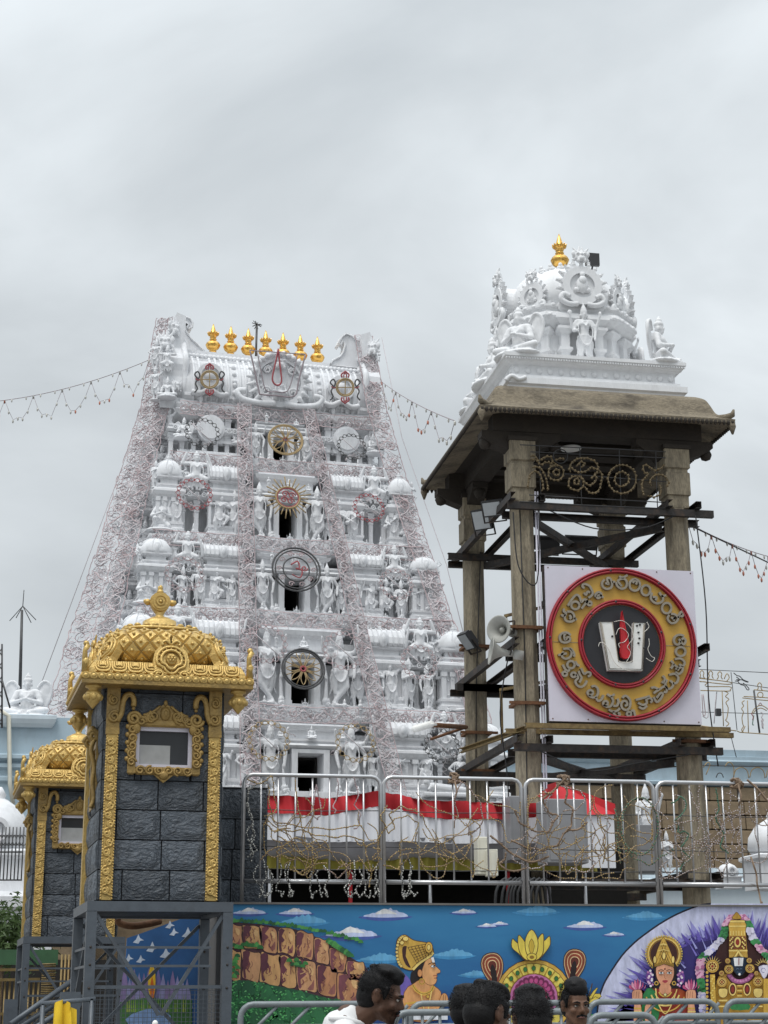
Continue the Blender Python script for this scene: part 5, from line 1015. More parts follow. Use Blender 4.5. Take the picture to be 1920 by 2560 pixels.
# ---------------------------------------------------------------- steel stands under the booths
def stand():
    t = empty('steel_stand', (.22, 15.72, 0), rad(4.5), label='dark grey braced steel stand carrying the larger booth, wire mesh below', cat='steel stand', group='steel stands under the booths')
    w, d, h, p = 1.22, 1.30, 2.50, .09
    for (x, y) in ((0, 0), (w, 0), (0, d), (w, d)):
        b = MB(); b.rbox(x, x+p, y, y+p, 0, h-p, .006); o = obj('post', b, 'grey_paint', t)
        for z in (2.1, 1.95, 1.75): b = MB(); b.ball((x+p/2, y-.002, z), (.012, .008, .012), 6, k=4); obj('bolt', b, 'black_steel', o)
    for (x0, x1, y0, y1) in ((0, w+p, 0, p), (0, w+p, d, d+p), (0, p, p, d), (w, w+p, p, d)): b = MB(); b.box(x0, x1, y0, y1, h-p+.001, h-.002); obj('top_beam', b, 'grey_paint', t)
    for k in range(5): b = MB(); y = .2+.24*k; b.box(p, w, y, y+.06, h-.07, h-.012); obj('joist', b, 'grey_paint', t)
    b = MB(); b.bar((p, .045, h-.12), (w/2+.06, .045, 1.52), .05, .03); obj('brace', b, 'grey_paint', t); b = MB(); b.bar((w, .045, h-.12), (w/2+.08, .045, 1.52), .05, .03); obj('brace', b, 'grey_paint', t)
    b = MB(); b.bar((p, d+.04, h-.15), (w, d+.04, 1.2), .05, .03); obj('brace', b, 'grey_paint', t); b = MB(); b.bar((w, d+.07, h-.15), (p, d+.07, 1.2), .05, .03); obj('brace', b, 'grey_paint', t)
    b = MB(); b.bar((.045, p, h-.12), (.045, d, 1.6), .04, .03); obj('brace', b, 'grey_paint', t)
    for z in (2.10, 1.94): 
        b = MB(); b.bar((p, .03, z), (w-.1, .03, z), .022, .022); obj('rail', b, 'grey_paint', t); b = MB(); b.bar((.03, p, z), (.03, d, z), .022, .022); obj('rail', b, 'grey_paint', t)
    b = MB(); b.bar((p, .03, 1.76), (w, .03, 1.76), .03, .03); obj('rail', b, 'grey_paint', t)
    b = MB()
    for k in range(30): x = p+.02+k*.038; b.bar((x, .03, .4), (x, .03, 1.75), .004, .004)
    for k in range(36): z = .4+k*.038; b.bar((p, .034, z), (w, .034, z), .004, .004)
    obj('wire_mesh', b, 'grey_paint', t, kind='stuff')
    b = MB(); b.box(-.20, -.03, -.06, -.02, .3, 1.72); obj('side_panel', b, 'grey_paint', t)
    return t
st = stand(); st2 = clone(st); st2.location = (-.47, 23.12, -.03); st2['label'] = 'steel stand under the further booth, seen left of the near one'
# ---------------------------------------------------------------- railing on the terrace edge
def railing(px0, px1, label):
    x0 = W(px0, 2000, 17.1).x; x1 = W(px1, 2000, 17.1).x; y = 17.1
    t = empty('railing_panel', (x0, y, 2.52), label=label, cat='railing', group='stainless railing panels on the terrace edge')
    zt, zl, r = 3.82, 2.775, .020; rc = .09
    pts = [(x0, y, 2.52), (x0, y, zt-rc)]+[(x0+rc-rc*math.cos(a), y, zt-rc+rc*math.sin(a)) for a in (rad(30), rad(60))]+[(x0+rc, y, zt), (x1-rc, y, zt)]+[(x1-rc+rc*math.sin(a), y, zt-rc+rc*math.cos(a)) for a in (rad(30), rad(60))]+[(x1, y, zt-rc), (x1, y, 2.52)]
    b = MB(); b.tube(pts, r, 10); obj('frame_tube', b, 'steel', t, world=True)
    b = MB(); b.tube([(x0+.02, y, zl), (x1-.02, y, zl)], .022, 8); obj('lower_rail', b, 'steel', t, world=True)
    b = MB(); b.tube([(x0, y, 2.555), (x1, y, 2.555)], .016, 8); obj('bottom_rail', b, 'steel', t, world=True)
    n = max(8, int((x1-x0)/.165))
    for k in range(1, n): b = MB(); x = x0+(x1-x0)*k/n; b.tube([(x, y, zl), (x, y, zt)], .0095, 6); obj('bar', b, 'steel', t, world=True)
    b = MB(); 
    for z in (3.48, 3.12, 2.90): b.tube([(x0+.02, y+.01, z), (x0+(x1-x0)*.5, y+.012, z-.012), (x1-.02, y+.01, z)], .0045, 4)
    obj('tie_wire', b, 'wire_dark', t, world=True)
for a_, c_, lb in ((609, 951, 'leftmost stainless railing panel, starting beside the dark stone wall'), (959, 1303, 'second stainless railing panel from the left, in front of the white tent'), (1313, 1634, 'third stainless railing panel, below the round sign, most tangled with wires'), (1642, 2010, 'rightmost stainless railing panel, running out of the picture')): railing(a_, c_, lb)
# ---------------------------------------------------------------- festival tent behind the railing
def sheet(f, nu, nv, th=.0, m='cloth_white'):
    return MB().add([f(i/nu, j/nv) for j in range(nv+1) for i in range(nu+1)], [(j*(nu+1)+i, j*(nu+1)+i+1, (j+1)*(nu+1)+i+1, (j+1)*(nu+1)+i) for j in range(nv) for i in range(nu)], 0, True)
tent = empty('festival_tent', (6, 29, 2.5), label='long white cloth tent with red top band and olive valance behind the railing', cat='tent')
TX0, TX1, TY = 2.95, 8.95, 28.0
def topz(x): 
    k = [(2.9, 4.90), (3.6, 4.90), (4.2, 4.86), (5.05, 5.00), (5.9, 4.86), (7.2, 4.84), (8.2, 4.84), (9.0, 4.80)]
    return float(np.interp(x, [a for a, _ in k], [z for _, z in k]))
rip = lambda x, z: .06*math.sin(x*5.3+z*2)+.05*math.sin(x*13.1+1+z)+.03*math.sin(x*27.3+2*z)+.015*math.sin(x*53+3*z)
X_ = lambda u: TX0+(TX1-TX0)*u
tp = lambda n, mb, m: obj(n, mb, m, tent, world=True)
tp('red_band', sheet(lambda u, v: (X_(u), TY+rip(X_(u), v), topz(X_(u))-.27*(1-v)-.02*math.sin(X_(u)*2.2)*(1-v)), 300, 5), 'cloth_red')
tp('white_sheet', sheet(lambda u, v: (X_(u), TY+.02+rip(X_(u), v*.3), 4.17+.012*math.sin(X_(u)*2.6)+(topz(X_(u))-.265-.02*math.sin(X_(u)*2.2)-4.17)*v), 300, 6), 'cloth_white')
tp('shaded_sag', sheet(lambda u, v: (X_(u), TY+.06+(1-v)*.5+.04*math.sin(X_(u)*9+3*v), 3.92+.04*math.sin(X_(u)*2.3)+.30*v-.08*math.sin(math.pi*v)), 120, 6), 'cloth_shaded')  # shaded sag of the white sheet, its shade painted as grey
tp('olive_valance', sheet(lambda u, v: (X_(u), TY+.5+.05*math.sin(X_(u)*26), 3.76+.24*v), 260, 3), 'cloth_olive')
tp('canopy_roof', sheet(lambda u, v: (X_(u), TY+.01+5*v, topz(X_(u))+.2*v), 30, 3), 'cloth_white')
b = MB(); b.box(TX0-.2, TX1+2.0, TY+5.0, TY+5.1, 2.5, 4.6); b.box(TX0-.25, TX0-.15, TY+.7, TY+5, 2.5, 3.9); b.box(TX0, TX1, TY+.8, TY+5, 4.05, 4.08); tp('interior_shade', b, 'dark_room')  # near-black back, side and ceiling sheets stand in for shade inside the tent
for k in range(5): b = MB(); x = TX0+.4+k*1.35; b.tube([(x, TY+.6, 2.5), (x, TY+.6, 4.0)], .035, 6); tp('tent_pole', b, 'cloth_red' if k % 2 else 'steel')
t2 = empty('canopy', (10, 29, 2.5), label='small red peaked canopy with white side behind the third railing panel', cat='canopy')
a_ = W(1368, 1962, 27.5); c_ = W(1390, 1955, 28.5); d_ = W(1538, 2010, 27.5); e_ = W(1538, 2035, 27.5); g_ = W(1368, 2040, 27.5)
b = MB().add([a_, c_, d_, e_, g_, g_+Vector((0, 2, 0)), e_+Vector((0, 2, 0)), c_+Vector((.2, 2, .0))], [(0, 1, 2, 3, 4), (3, 6, 5, 4), (1, 7, 6, 3, 2)]); obj('red_roof', b, 'cloth_red', t2, world=True)
b = MB(); f1 = W(1450, 2035, 27.55); f2 = W(1540, 2170, 27.55); b.box(f1.x, f2.x, 27.55, 27.6, f2.z, f1.z); obj('side_cloth', b, 'cloth_white', t2, world=True)
# cabinets
def pbox(name, px0, py0, px1, py1, D, dep, m, label, cat, doors=0, m2='dark_plastic'):
    p = W(px0, py1, D); q = W(px1, py0, D); t = empty(name, (p.x, D, p.z), label=label, cat=cat)
    b = MB(); b.rbox(p.x, q.x, D, D+dep, p.z, q.z, .012); obj('body', b, m, t, world=True)
    w = (q.x-p.x)
    for k in range(doors):
        b = MB(); x0 = p.x+.04+k*(w-.04)/doors; x1 = p.x+(k+1)*(w-.04)/doors; b.box(x0, x1, D-.012, D-.002, p.z+.05, q.z-.05); o = obj('door', b, m, t, world=True); b = MB(); b.box(x1-.06, x1-.03, D-.03, D-.012, (p.z+q.z)/2-.06, (p.z+q.z)/2+.06); obj('handle', b, m2, o, world=True)
    return t
mat('cabinet_grey', (.25, .25, .26), .5, .1, var=.06, dirt=(.15, .15, .15), dfac=.4, dscale=2)
pbox('metal_cabinet', 1370, 1998, 1466, 2157, 26.5, .6, 'cabinet_grey', 'plain grey metal cabinet under the red canopy behind the railing', 'cabinet', 1)
pbox('metal_cabinet', 1278, 1990, 1318, 2150, 27.4, .5, 'cabinet_grey', 'narrow dark-edged grey cabinet partly behind the front left pillar', 'cabinet', 1)
pbox('meter_box', 1195, 2092, 1222, 2186, 26.8, .25, 'cream_box', 'tall cream electrical meter box at the foot of the back left pillar', 'electrical box', 1)
pbox('meter_box', 1222, 2122, 1244, 2190, 26.6, .25, 'cream_box', 'shorter cream vented electrical box beside the tall one', 'electrical box', 1)
tpost = W(1340, 2045, 30.6); q_ = W(1362, 2090, 30.6); b = MB(); b.box(tpost.x, q_.x, 30.55, 30.57, q_.z, tpost.z); t = obj('warning_plate', b, 'sign_white', None, label='small white warning plate with red lines on the front left pillar', cat='plate')
b = MB(); w = q_.x-tpost.x; b.prism([(tpost.x+.25*w, q_.z+.22), (tpost.x+.75*w, q_.z+.22), (tpost.x+.5*w, tpost.z-.02)], 30.544, 30.548)
for k in range(3): b.box(tpost.x+.05*w, tpost.x+.95*w, 30.544, 30.548, q_.z+.03+.055*k, q_.z+.055+.055*k)
obj('red_print', b, 'cloth_red', t, world=True)
# ---------------------------------------------------------------- right background
bw_ = empty('stone_wall', (20, 50, 2.5), label='old brown stone wall with pale blue parapet behind the pavilion at right', cat='wall')
b = MB(); b.box(11.9, 34, 50.05, 51, 2.5, 7.98); obj('wall_core', b, 'granite_dark', bw_, world=True)
rg = random.Random(9); z = 4.5
_blk = {}
while z < 7.9:
    x = 15.0+rg.uniform(-.6, 0)
    while x < 24.5:
        w = rg.choice((.7, .9, 1.1)); 
        if w not in _blk: _blk[w] = MB().rbox(0, w-.03, -.04, .03, .015, .42, .02).mesh('stone_block', ['brown_wall'])
        obj('stone_block', _blk[w], None, bw_, (x, 50.02-rg.uniform(0, .03), z), world=True); x += w
    z += .435
b = MB(); b.sweep([(-.1, 7.98), (.1, 8.02), (.12, 8.1), (.02, 8.14), (.02, 8.62), (.10, 8.66), (.16, 8.74), (.10, 8.80), (.10, 8.9), (.02, 8.92), (.02, 9.12), (-.1, 9.14)], 12.0, 36, 50, 51); obj('parapet', b, 'pale_blue', bw_, world=True)
b = MB(); p = W(1470, 2195, 42); b.sweep([(0, 2.5), (0, p.z-.25), (.12, p.z-.18), (.12, p.z-.05), (0, p.z)], p.x, 26, 42, 44); b.box(p.x+1, 24, 42.3, 43.5, p.z, p.z+.3); wb = obj('low_white_wall', b, 'pale_wall', None, label='low white moulded wall in the courtyard behind the right pillars', cat='wall')
def minidome(px, py, D, w, h, label):
    p = W(px, py, D); t = empty('small_shrine', p, label=label, cat='shrine')
    b = MB(); b.box(-w*.5, w*.5, -w*.5, w*.5, 0, h*.35); b.sweep([(0, h*.35), (.08*w, h*.38), (.08*w, h*.42), (0, h*.44)], -w*.5, w*.5, -w*.5, w*.5); obj('base', b, 'stucco', t)
    b = MB(); b.lathe([(w*.46, h*.44), (w*.55, h*.52), (w*.52, h*.66), (w*.36, h*.80), (w*.14, h*.88), (w*.08, h*.9), (w*.1, h*.93), (w*.02, h)], n=24); obj('dome', b, 'stucco', t)
    b = MB(); b.disc((0, h*.6), w*.2, -w*.62, -w*.5, 20, r_in=w*.13); obj('niche_ring', b, 'stucco', t)
minidome(1938, 2225, 40, 1.1, 1.9, 'white domed shrine cut by the right edge of the picture')
minidome(1822, 2222, 41, .5, .7, 'tiny white domed shrine just left of the larger one at right')
for (px, py, s_, k, lb) in ((1618, 2100, 1.5, 'four', 'white standing statue in the courtyard between the right pillars'), (1745, 2190, .9, 'sit4', 'small white seated statue beside the right front pillar'), (1668, 2150, .9, 'pray', 'small white praying statue right of the back pillar')):
    p = W(px, py, 41); obj('statue', FIG[k], None, None, (p.x, 41, p.z-.3), (0, 0, 0), s_, label=lb, cat='statue')
# niche cabinet seen between pillars
pbox('blue_shrine_box', 1598, 2062, 1650, 2182, 40.5, .6, 'cabinet_grey', 'blue grey shrine box below the standing statue between the pillars', 'box', 1)
# ---------------------------------------------------------------- left background
lb_ = empty('pale_blue_building', (-3, 40, 0), label='pale blue building with moulded cornice at far left below the winged statue', cat='building')
zt = W(60, 1785, 40).z
b = MB(); b.box(-9, .35, 40.1, 48, 5.0, zt-.05); b.sweep([(-.2, zt-.05), (.0, zt-.25)], -9, .2, 40.1, 47); 
for zc, o in ((zt-.95, .16), (zt-1.15, .10), (zt-1.45, .07)): b.sweep([(0, zc-.14), (o, zc-.08), (o, zc), (0, zc+.05)], -9, .35, 40.1, 48)
obj('wall', b, 'pale_blue', lb_, world=True)
b = MB(); b.sweep([(0, zt-.30), (.06, zt-.22), (.10, zt-.12), (.10, zt-.03), (0, zt)], -9, -.42, 40.0, 42); obj('pedestal_slab', b, 'pale_wall', lb_, world=True)
b = MB(); b.box(-9, .6, 40.3, 48, 0, 5.5); obj('stone_base', b, 'brown_wall', lb_, world=True)
p = W(28, 1800, 39.9); b = MB(); b.tube([W(0, 1775, 39.9), W(22, 1790, 39.9), W(25, 1960, 39.9), W(33, 2010, 39.9)], .05, 6); obj('drain_pipe', b, 'cream_box', lb_, world=True)
p = W(66, 1782, 40.6); obj('winged_statue', FIG['garuda'], None, None, (p.x, 40.6, zt), (0, 0, rad(-10)), (1.75, 1.5, 1.55), label='white winged praying statue seated on the pale blue building', cat='statue')
an = empty('antenna', W(50, 1720, 41.5), label='thin radio antenna mast with drooping rods behind the winged statue', cat='antenna')
b = MB(); b.tube([W(49, 1760, 41.5), W(55, 1525, 41.5)], [.045, .03], 6); obj('mast', b, 'wire_dark', an, world=True)
for q in ((60, 1475), (24, 1552), (90, 1550), (78, 1557), (40, 1545)): b = MB(); b.tube([W(57, 1515, 41.5), W(*q, 41.5)], .010, 4); obj('rod', b, 'wire_dark', an, world=True)
tr = empty('lattice_mast', W(4, 1700, 38), label='slim lattice mast cut by the left edge of the picture', cat='mast')
b = MB()
for px in (-8, 5): b.tube([W(px, 1820, 38), W(px, 1610, 38)], .02, 4)
for k in range(6): b.tube([W(-8, 1620+35*k, 38), W(5, 1640+35*k, 38)], .012, 4); b.tube([W(5, 1620+35*k, 38), W(-8, 1640+35*k, 38)], .012, 4)
b.tube([W(5, 1700, 38), W(25, 1770, 38)], .02, 4); obj('lattice', b, 'wire_dark', tr, world=True)
minidome(-14, 2255, 36, 1.2, 2.3, 'white bell-shaped shrine top cut by the left edge beside the further booth')
b = MB(); p = W(0, 2320, 35); b.sweep([(0, 0), (0, p.z+.3), (.1, p.z+.4), (.1, p.z+.6), (0, p.z+.7)], p.x-3, p.x+1.0, 35, 37); obj('low_white_wall', b, 'stucco', None, label='white moulded parapet under the bell-shaped shrine at far left', cat='wall')
gr = empty('iron_grille', W(20, 2180, 34), label='ornate iron grille fence in front of the bell-shaped shrine at far left', cat='fence')
b = MB()
for k in range(8): p = W(-10+9*k, 2200, 34); b.tube([p, p+Vector((0, 0, 1.0))], .012, 4); b.tube([p+Vector((.07*math.cos(a), 0, .75+.1*math.sin(a))) for a in np.linspace(0, 6.28, 12)], .009, 4)
b.tube([W(-10, 2200, 34), W(55, 2200, 34)], .015, 4); b.tube([W(-10, 2130, 34), W(55, 2130, 34)], .015, 4); obj('bars', b, 'wire_dark', gr, world=True)
# bush
bush = empty('bush', W(25, 2380, 28), label='dense green bush with narrow leaves at the left edge', cat='bush')
b = MB(); rg = random.Random(5); c0 = W(5, 2330, 28)
for k in range(2600):
    p = c0+Vector((rg.gauss(0, .30), rg.gauss(.2, .3), rg.gauss(-.05, .22))); a = rg.uniform(0, 6.28); el = rg.uniform(-.9, 1.0); ln = rg.uniform(.08, .17); d = Vector((math.cos(a)*math.cos(el), math.sin(a)*math.cos(el), math.sin(el))); s_ = d.cross(Vector((rg.uniform(-1, 1), rg.uniform(-1, 1), .3))).normalized()*ln*.13
    b.add([p, p+d*ln*.5+s_, p+d*ln-Vector((0, 0, ln*.25)), p+d*ln*.5-s_], [(0, 1, 2, 3)])
obj('foliage', b, 'leaf', bush, world=True, kind='stuff')
b = MB(); b.tube([c0+Vector((0, .2, -.1)), (c0.x, c0.y+.2, 0)], .05, 6); obj('stem', b, 'cable_brown', bush, world=True)
# ---------------------------------------------------------------- painted wall below the railing
def paint(hexc, k=1.0):
    n = 'paint_'+hexc
    if n not in MATS:
        c = tuple(min(.85, v*1.12*k) for v in lin(hexc)); mat(n, c, .62, var=.24, scale=16, dirt=tuple(v*.60+.02 for v in c), dfac=.5, dscale=9, stretch=(1, 1, .35))
    return n
m = bpy.data.materials.new('painted_sky'); m.use_nodes = True; MATS['painted_sky'] = m
n = m.node_tree.nodes; l = m.node_tree.links; bs = n['Principled BSDF']; bs.inputs['Roughness'].default_value = .6
tcn = n.new('ShaderNodeTexCoord'); sxn = n.new('ShaderNodeSeparateXYZ'); l.new(tcn.outputs['Object'], sxn.inputs[0])
mpn = n.new('ShaderNodeMapping'); mpn.inputs['Scale'].default_value = (.8, 1, 2.6); l.new(tcn.outputs['Object'], mpn.inputs[0])
nz = n.new('ShaderNodeTexNoise'); nz.inputs['Scale'].default_value = 1.6; nz.inputs['Detail'].default_value = 7; l.new(mpn.outputs[0], nz.inputs['Vector'])
ad = n.new('ShaderNodeMath'); ad.operation = 'MULTIPLY_ADD'; ad.inputs[1].default_value = .62; l.new(nz.outputs['Fac'], ad.inputs[0])
mr2 = n.new('ShaderNodeMapRange'); mr2.inputs[1].default_value = 1.3; mr2.inputs[2].default_value = 2.6; mr2.inputs[3].default_value = -.1; mr2.inputs[4].default_value = .75; l.new(sxn.outputs['Z'], mr2.inputs[0]); l.new(mr2.outputs[0], ad.inputs[2])
rp = n.new('ShaderNodeValToRGB'); l.new(ad.outputs[0], rp.inputs[0]); ee = rp.color_ramp.elements
ee[0].position = .12; ee[0].color = (*lin('173673'), 1); ee[1].position = 1.0; ee[1].color = (*lin('347fae'), 1)
for p_, c_ in ((.38, '194a88'), (.58, '24669c'), (.80, '2b74a6')): q_ = ee.new(p_); q_.color = (*lin(c_), 1)
l.new(rp.outputs[0], bs.inputs['Base Color'])
MY = 17.0
mural = empty('painted_wall', (5, MY, 0), label='wall below the railing painted with blue sky, rocky hill and temple deities', cat='painted wall')
b = MB(); xl = W(562, 2300, MY).x; b.box(xl, 9.6, MY, MY+.2, 0, 2.545); obj('wall', b, 'painted_sky', mural, world=True)
b = MB(); b.box(xl-.02, 9.6, MY-.03, MY+.21, 2.546, 2.565); obj('wall_coping', b, 'terrace', mural, world=True)
REG = {'7': (560, 1840, 2.4397), '8': (1200, 1840, 2.304), 'B': (960, 2260, 2.765), 'C': (1480, 2240, 3.770), 'F': (0, 0, 1)}
class Motif:
    def __init__(s, name, reg, D=MY): s.n = name; s.r = REG[reg]; s.b = MB(); s.m = []; s.k = 2; s.D = D; s.cyc = None; s.n_ = 0
    def pt(s, x, y, k=None): return W(s.r[0]+x/s.r[2], s.r[1]+y/s.r[2], s.D-.0003*(k or s.k))
    def mi(s, c):
        c = paint(c)
        if c not in s.m: s.m.append(c)
        return s.m.index(c)
    def step(s):
        s.n_ += 1
        if s.cyc: s.k = s.cyc[0]+s.n_ % s.cyc[1]
        else: s.k += 1
    def poly(s, pts, c, smooth=0, outline=None, ow=3):
        s.step()
        if smooth: pts = [tuple(p[:2]) for p in smoothpts([(x, y, 0) for x, y in pts], smooth, True)]
        s.b.add([s.pt(*p) for p in pts], [tuple(range(len(pts)))], s.mi(c))
        if outline: s.stroke(list(pts)+[pts[0]], outline, ow)
        return s
    def circ(s, x, y, rx, c, ry=None, outline=None, ow=3): return s.poly([(x+rx*math.cos(t), y+(ry or rx)*math.sin(t)) for t in np.linspace(0, 2*math.pi, 26)[:-1]], c, 0, outline, ow)
    def stroke(s, pts, c, w, smooth=0):
        s.step()
        if smooth: pts = [tuple(p[:2]) for p in smoothpts([(x, y, 0) for x, y in pts], smooth)]
        P_ = np.array(pts, float); T = np.gradient(P_, axis=0); T /= np.maximum(np.linalg.norm(T, axis=1, keepdims=True), 1e-9); nn = np.stack([-T[:, 1], T[:, 0]], 1)*w/2; k = len(P_)
        s.b.add([s.pt(*p) for p in P_+nn]+[s.pt(*p) for p in P_-nn], [(i, i+1, k+i+1, k+i) for i in range(k-1)], s.mi(c)); return s
    def arc(s, x, y, r, a0, a1, c, w, n=30, ry=None): return s.stroke([(x+r*math.cos(rad(a)), y-(ry or r)*math.sin(rad(a))) for a in np.linspace(a0, a1, n)], c, w)
    def done(s, **k): return obj(s.n, s.b, s.m, mural, world=True, **k)
rg = random.Random(11)
def cloud(reg, x, y, w, faint=False):
    M = Motif('painted_cloud', reg); h = w*.24
    M.poly([(x-w*.62, y+h*.30), (x-w*.2, y+h*.15), (x+w*.3, y+h*.18), (x+w*.66, y+h*.28), (x+w*.3, y+h*.62), (x-w*.1, y+h*.70), (x-w*.4, y+h*.55)], '41589c' if not faint else '4088b8', 3)
    top = [(x-w*.5, y+h*.25)]
    for k in range(7): t = -.42+.84*k/6; top += [(x+t*w, y-h*(.62-abs(t-.08)*1.4)*rg.uniform(.75, 1.15)), (x+(t+.05)*w, y-h*(.42-abs(t-.05)*1.0)*rg.uniform(.8, 1.1))]
    M.poly(top+[(x+w*.55, y+h*.26), (x+w*.2, y+h*.34), (x-w*.1, y+h*.36)], 'b9c4e4' if not faint else '5fa0c8', 2)
    if not faint: M.poly([(x-w*.22, y+h*.05), (x-w*.12, y-h*.3), (x-w*.02, y-h*.5), (x+w*.08, y-h*.42), (x+w*.2, y-h*.2), (x+w*.3, y+h*.05), (x+w*.05, y-h*.02)], 'e4e8f4', 2)
    M.done()
for c_ in (('7', 150, 1070, 190), ('7', 430, 1072, 190), ('7', 980, 1085, 260), ('7', 1460, 1070, 140), ('7', 770, 1200, 300), ('7', 1600, 1155, 110), ('8', 110, 1080, 95), ('8', 600, 1088, 200), ('8', 770, 1140, 110), ('B', 470, 340, 260, True), ('8', 320, 1000, 220, True), ('8', 940, 1030, 200, True), ('B', 620, 480, 180, True), ('7', 480, 1120, 260, True), ('7', 950, 1350, 240, True)): cloud(*c_)
# rocky hill
M = Motif('painted_hill', '7'); M.poly([(8, 1120), (110, 1140), (240, 1150), (440, 1180), (560, 1225), (700, 1290), (770, 1350), (860, 1400), (885, 1440), (850, 1500), (835, 1660), (700, 1620), (560, 1580), (430, 1550), (260, 1515), (8, 1500)], '4a2a34'); M.done()
rows = [[(10, 1140, 108, 1290), (114, 1150, 222, 1300), (228, 1158, 324, 1315), (330, 1170, 432, 1335), (438, 1192, 545, 1360), (550, 1232, 640, 1390), (646, 1290, 742, 1440), (748, 1365, 852, 1490)], [(10, 1300, 105, 1490), (112, 1305, 215, 1500), (222, 1320, 335, 1515), (342, 1340, 440, 1530), (446, 1365, 560, 1560), (568, 1395, 690, 1585), (698, 1450, 830, 1630)]]
for r_ in rows:
    for (x0, y0, x1, y1) in r_:
        M = Motif('painted_rock', '7'); M.k = 6; j = lambda s_=6: rg.uniform(-s_, s_); dx = (x1-x0); dy = y1-y0; sl = .12*dy
        q = [(x0-3+j(9), y0+4+j(9)), (x0+dx*.3, y0-4+j(9)+sl*.2), (x0+dx*.7, y0+j(9)+sl*.5), (x1+2-j(9), y0+sl+j(12)), (x1+4+j(8), y0+dy*.5+j(12)), (x1+j(10), y1-j(12)), (x0+dx*.6, y1+j(9)+2), (x0+dx*.25, y1-sl*.4+j(9)), (x0+j(10), y1-sl+j(12)), (x0-2+j(8), y0+dy*.45+j(10))]
        M.poly(q, rg.choice(['bd8a62', 'c4936a', 'b27e58', 'c89a66']), 3, '2c1720', 4)
        M.poly([(x0+4, y0+12), (x0+dx*.45+j(), y0+14), (x0+dx*.30+j(10), y0+dy*.3), (x0+dx*.42+j(10), y0+dy*.45), (x0+dx*.18, y0+dy*.62), (x0+dx*.25+j(8), y0+dy*.85), (x0+8, y1-sl-6)], rg.choice(['6a3742', '5c2f3c', '74414a']), 2)
        if rg.random() < .6: M.poly([(x0+dx*.55, y1-16), (x1-14, y1-12), (x1-12, y0+dy*.62), (x0+dx*.78, y0+dy*.72+j(8))], '8a5650', 2)
        if rg.random() < .6: M.stroke([(x0+dx*.7, y0+dy*.15), (x0+dx*.62+j(), y0+dy*.4), (x0+dx*.72+j(), y0+dy*.6)], '7d4c48', 5, 3)
        if rg.random() < .5: M.poly([(x0+dx*.6, y0+dy*.2), (x0+dx*.88, y0+dy*.28), (x0+dx*.84, y0+dy*.5), (x0+dx*.66, y0+dy*.42)], 'd6ac78', 2)
        for k_ in range(7): xa = x0+dx*rg.uniform(.12, .8); ya = y0+dy*rg.uniform(.15, .8); M.stroke([(xa, ya), (xa+j(14), ya+dy*.1), (xa+j(18), ya+dy*rg.uniform(.12, .22))], rg.choice(['9c6a50', 'd2a674', '6a3742', 'a87850', '824a46']), rg.uniform(3, 8), 2)
        M.done()
M = Motif('painted_grass', '7'); M.cyc = (40, 30)
for (x, y, s_) in [(20+i*22, 1128+i*i*.09+rg.uniform(-6, 6), 1) for i in range(38)]+[(60+i*20, 1278+rg.uniform(-8, 14), 1.2) for i in range(9)]+[(70+rg.uniform(-15, 15), 1340+i*18, 1.1) for i in range(8)]+[(430+rg.uniform(-40, 70), 1390+rg.uniform(-25, 30), 1.1) for i in range(9)]+[(640+i*12, 1250+i*8, 1.3) for i in range(12)]:
    if y > 1470: continue
    M.poly([(x-16*s_, y+8*s_), (x-12*s_, y-8*s_), (x, y-16*s_*rg.uniform(.6, 1.3)), (x+12*s_, y-7*s_), (x+18*s_, y+8*s_)], rg.choice(['2c6b38', '367a3c', '245a34', '4a9048']))
M.done()
M = Motif('painted_forest', '7'); M.k = 20; M.poly([(8, 1500), (120, 1490), (260, 1512), (430, 1545), (560, 1580), (700, 1615), (835, 1650), (835, 1800), (8, 1800)], '1f5236'); M.cyc = (24, 60)
for row in range(4):
    for k in range(13):
        x = 10+k*66+rg.uniform(-18, 18)+33*(row % 2); yb_ = 1545+max(0, (x-160))*.21+row*52+rg.uniform(-10, 10)
        if x > 830: continue
        M.poly([(x-34, yb_+40), (x-38, yb_), (x-22, yb_-34), (x, yb_-52), (x+22, yb_-34), (x+38, yb_), (x+34, yb_+40)], rg.choice(['24603a', '1f5636', '2b6a40']), 2)
        for q in range(26):
            xx = x+rg.uniform(-34, 34); yy = yb_+rg.uniform(-46, 36); ln = rg.uniform(10, 22); d = 1 if xx > x else -1
            M.poly([(xx, yy), (xx+d*ln*.5, yy-3), (xx+d*ln, yy+ln*.45), (xx+d*ln*.4, yy+6)], rg.choice(['3f9450', '57ac62', '2f7a42', '6cba72', '2a6b3c']))
        if row < 3: M.stroke([(x, yb_+rg.uniform(-10, 10)), (x+rg.uniform(-3, 3), yb_+60)], '1a3a24', 4)
M.done()
# seated devotee in profile
G1, G2, GD = 'c9a146', 'e2c672', '4a2e12'
M = Motif('painted_devotee', 'B'); M.k = 8
M.poly([(112, 480), (150, 490), (190, 560), (150, 720), (100, 720), (85, 600)], '6a5aa8', 3); M.poly([(205, 455), (290, 385), (335, 395), (285, 500), (250, 555), (188, 548), (184, 490)], '1a1214', 3)
M.poly([(140, 610), (200, 553), (262, 520), (320, 545), (352, 570), (392, 605), (398, 680), (382, 800), (138, 800)], 'd39a63', 2, '6b3a1c', 4)
M.poly([(330, 372), (350, 400), (358, 430), (388, 458), (385, 476), (364, 482), (369, 500), (360, 510), (366, 521), (358, 545), (338, 560), (300, 556), (270, 522), (262, 470), (275, 420), (292, 388)], 'd8a06a', 2, '6b3a1c', 3)
M.poly([(90, 250), (115, 222), (150, 214), (205, 250), (290, 266), (330, 290), (342, 345), (300, 382), (240, 420), (195, 458), (130, 442), (95, 400), (86, 310)], G1, 3, GD, 5)
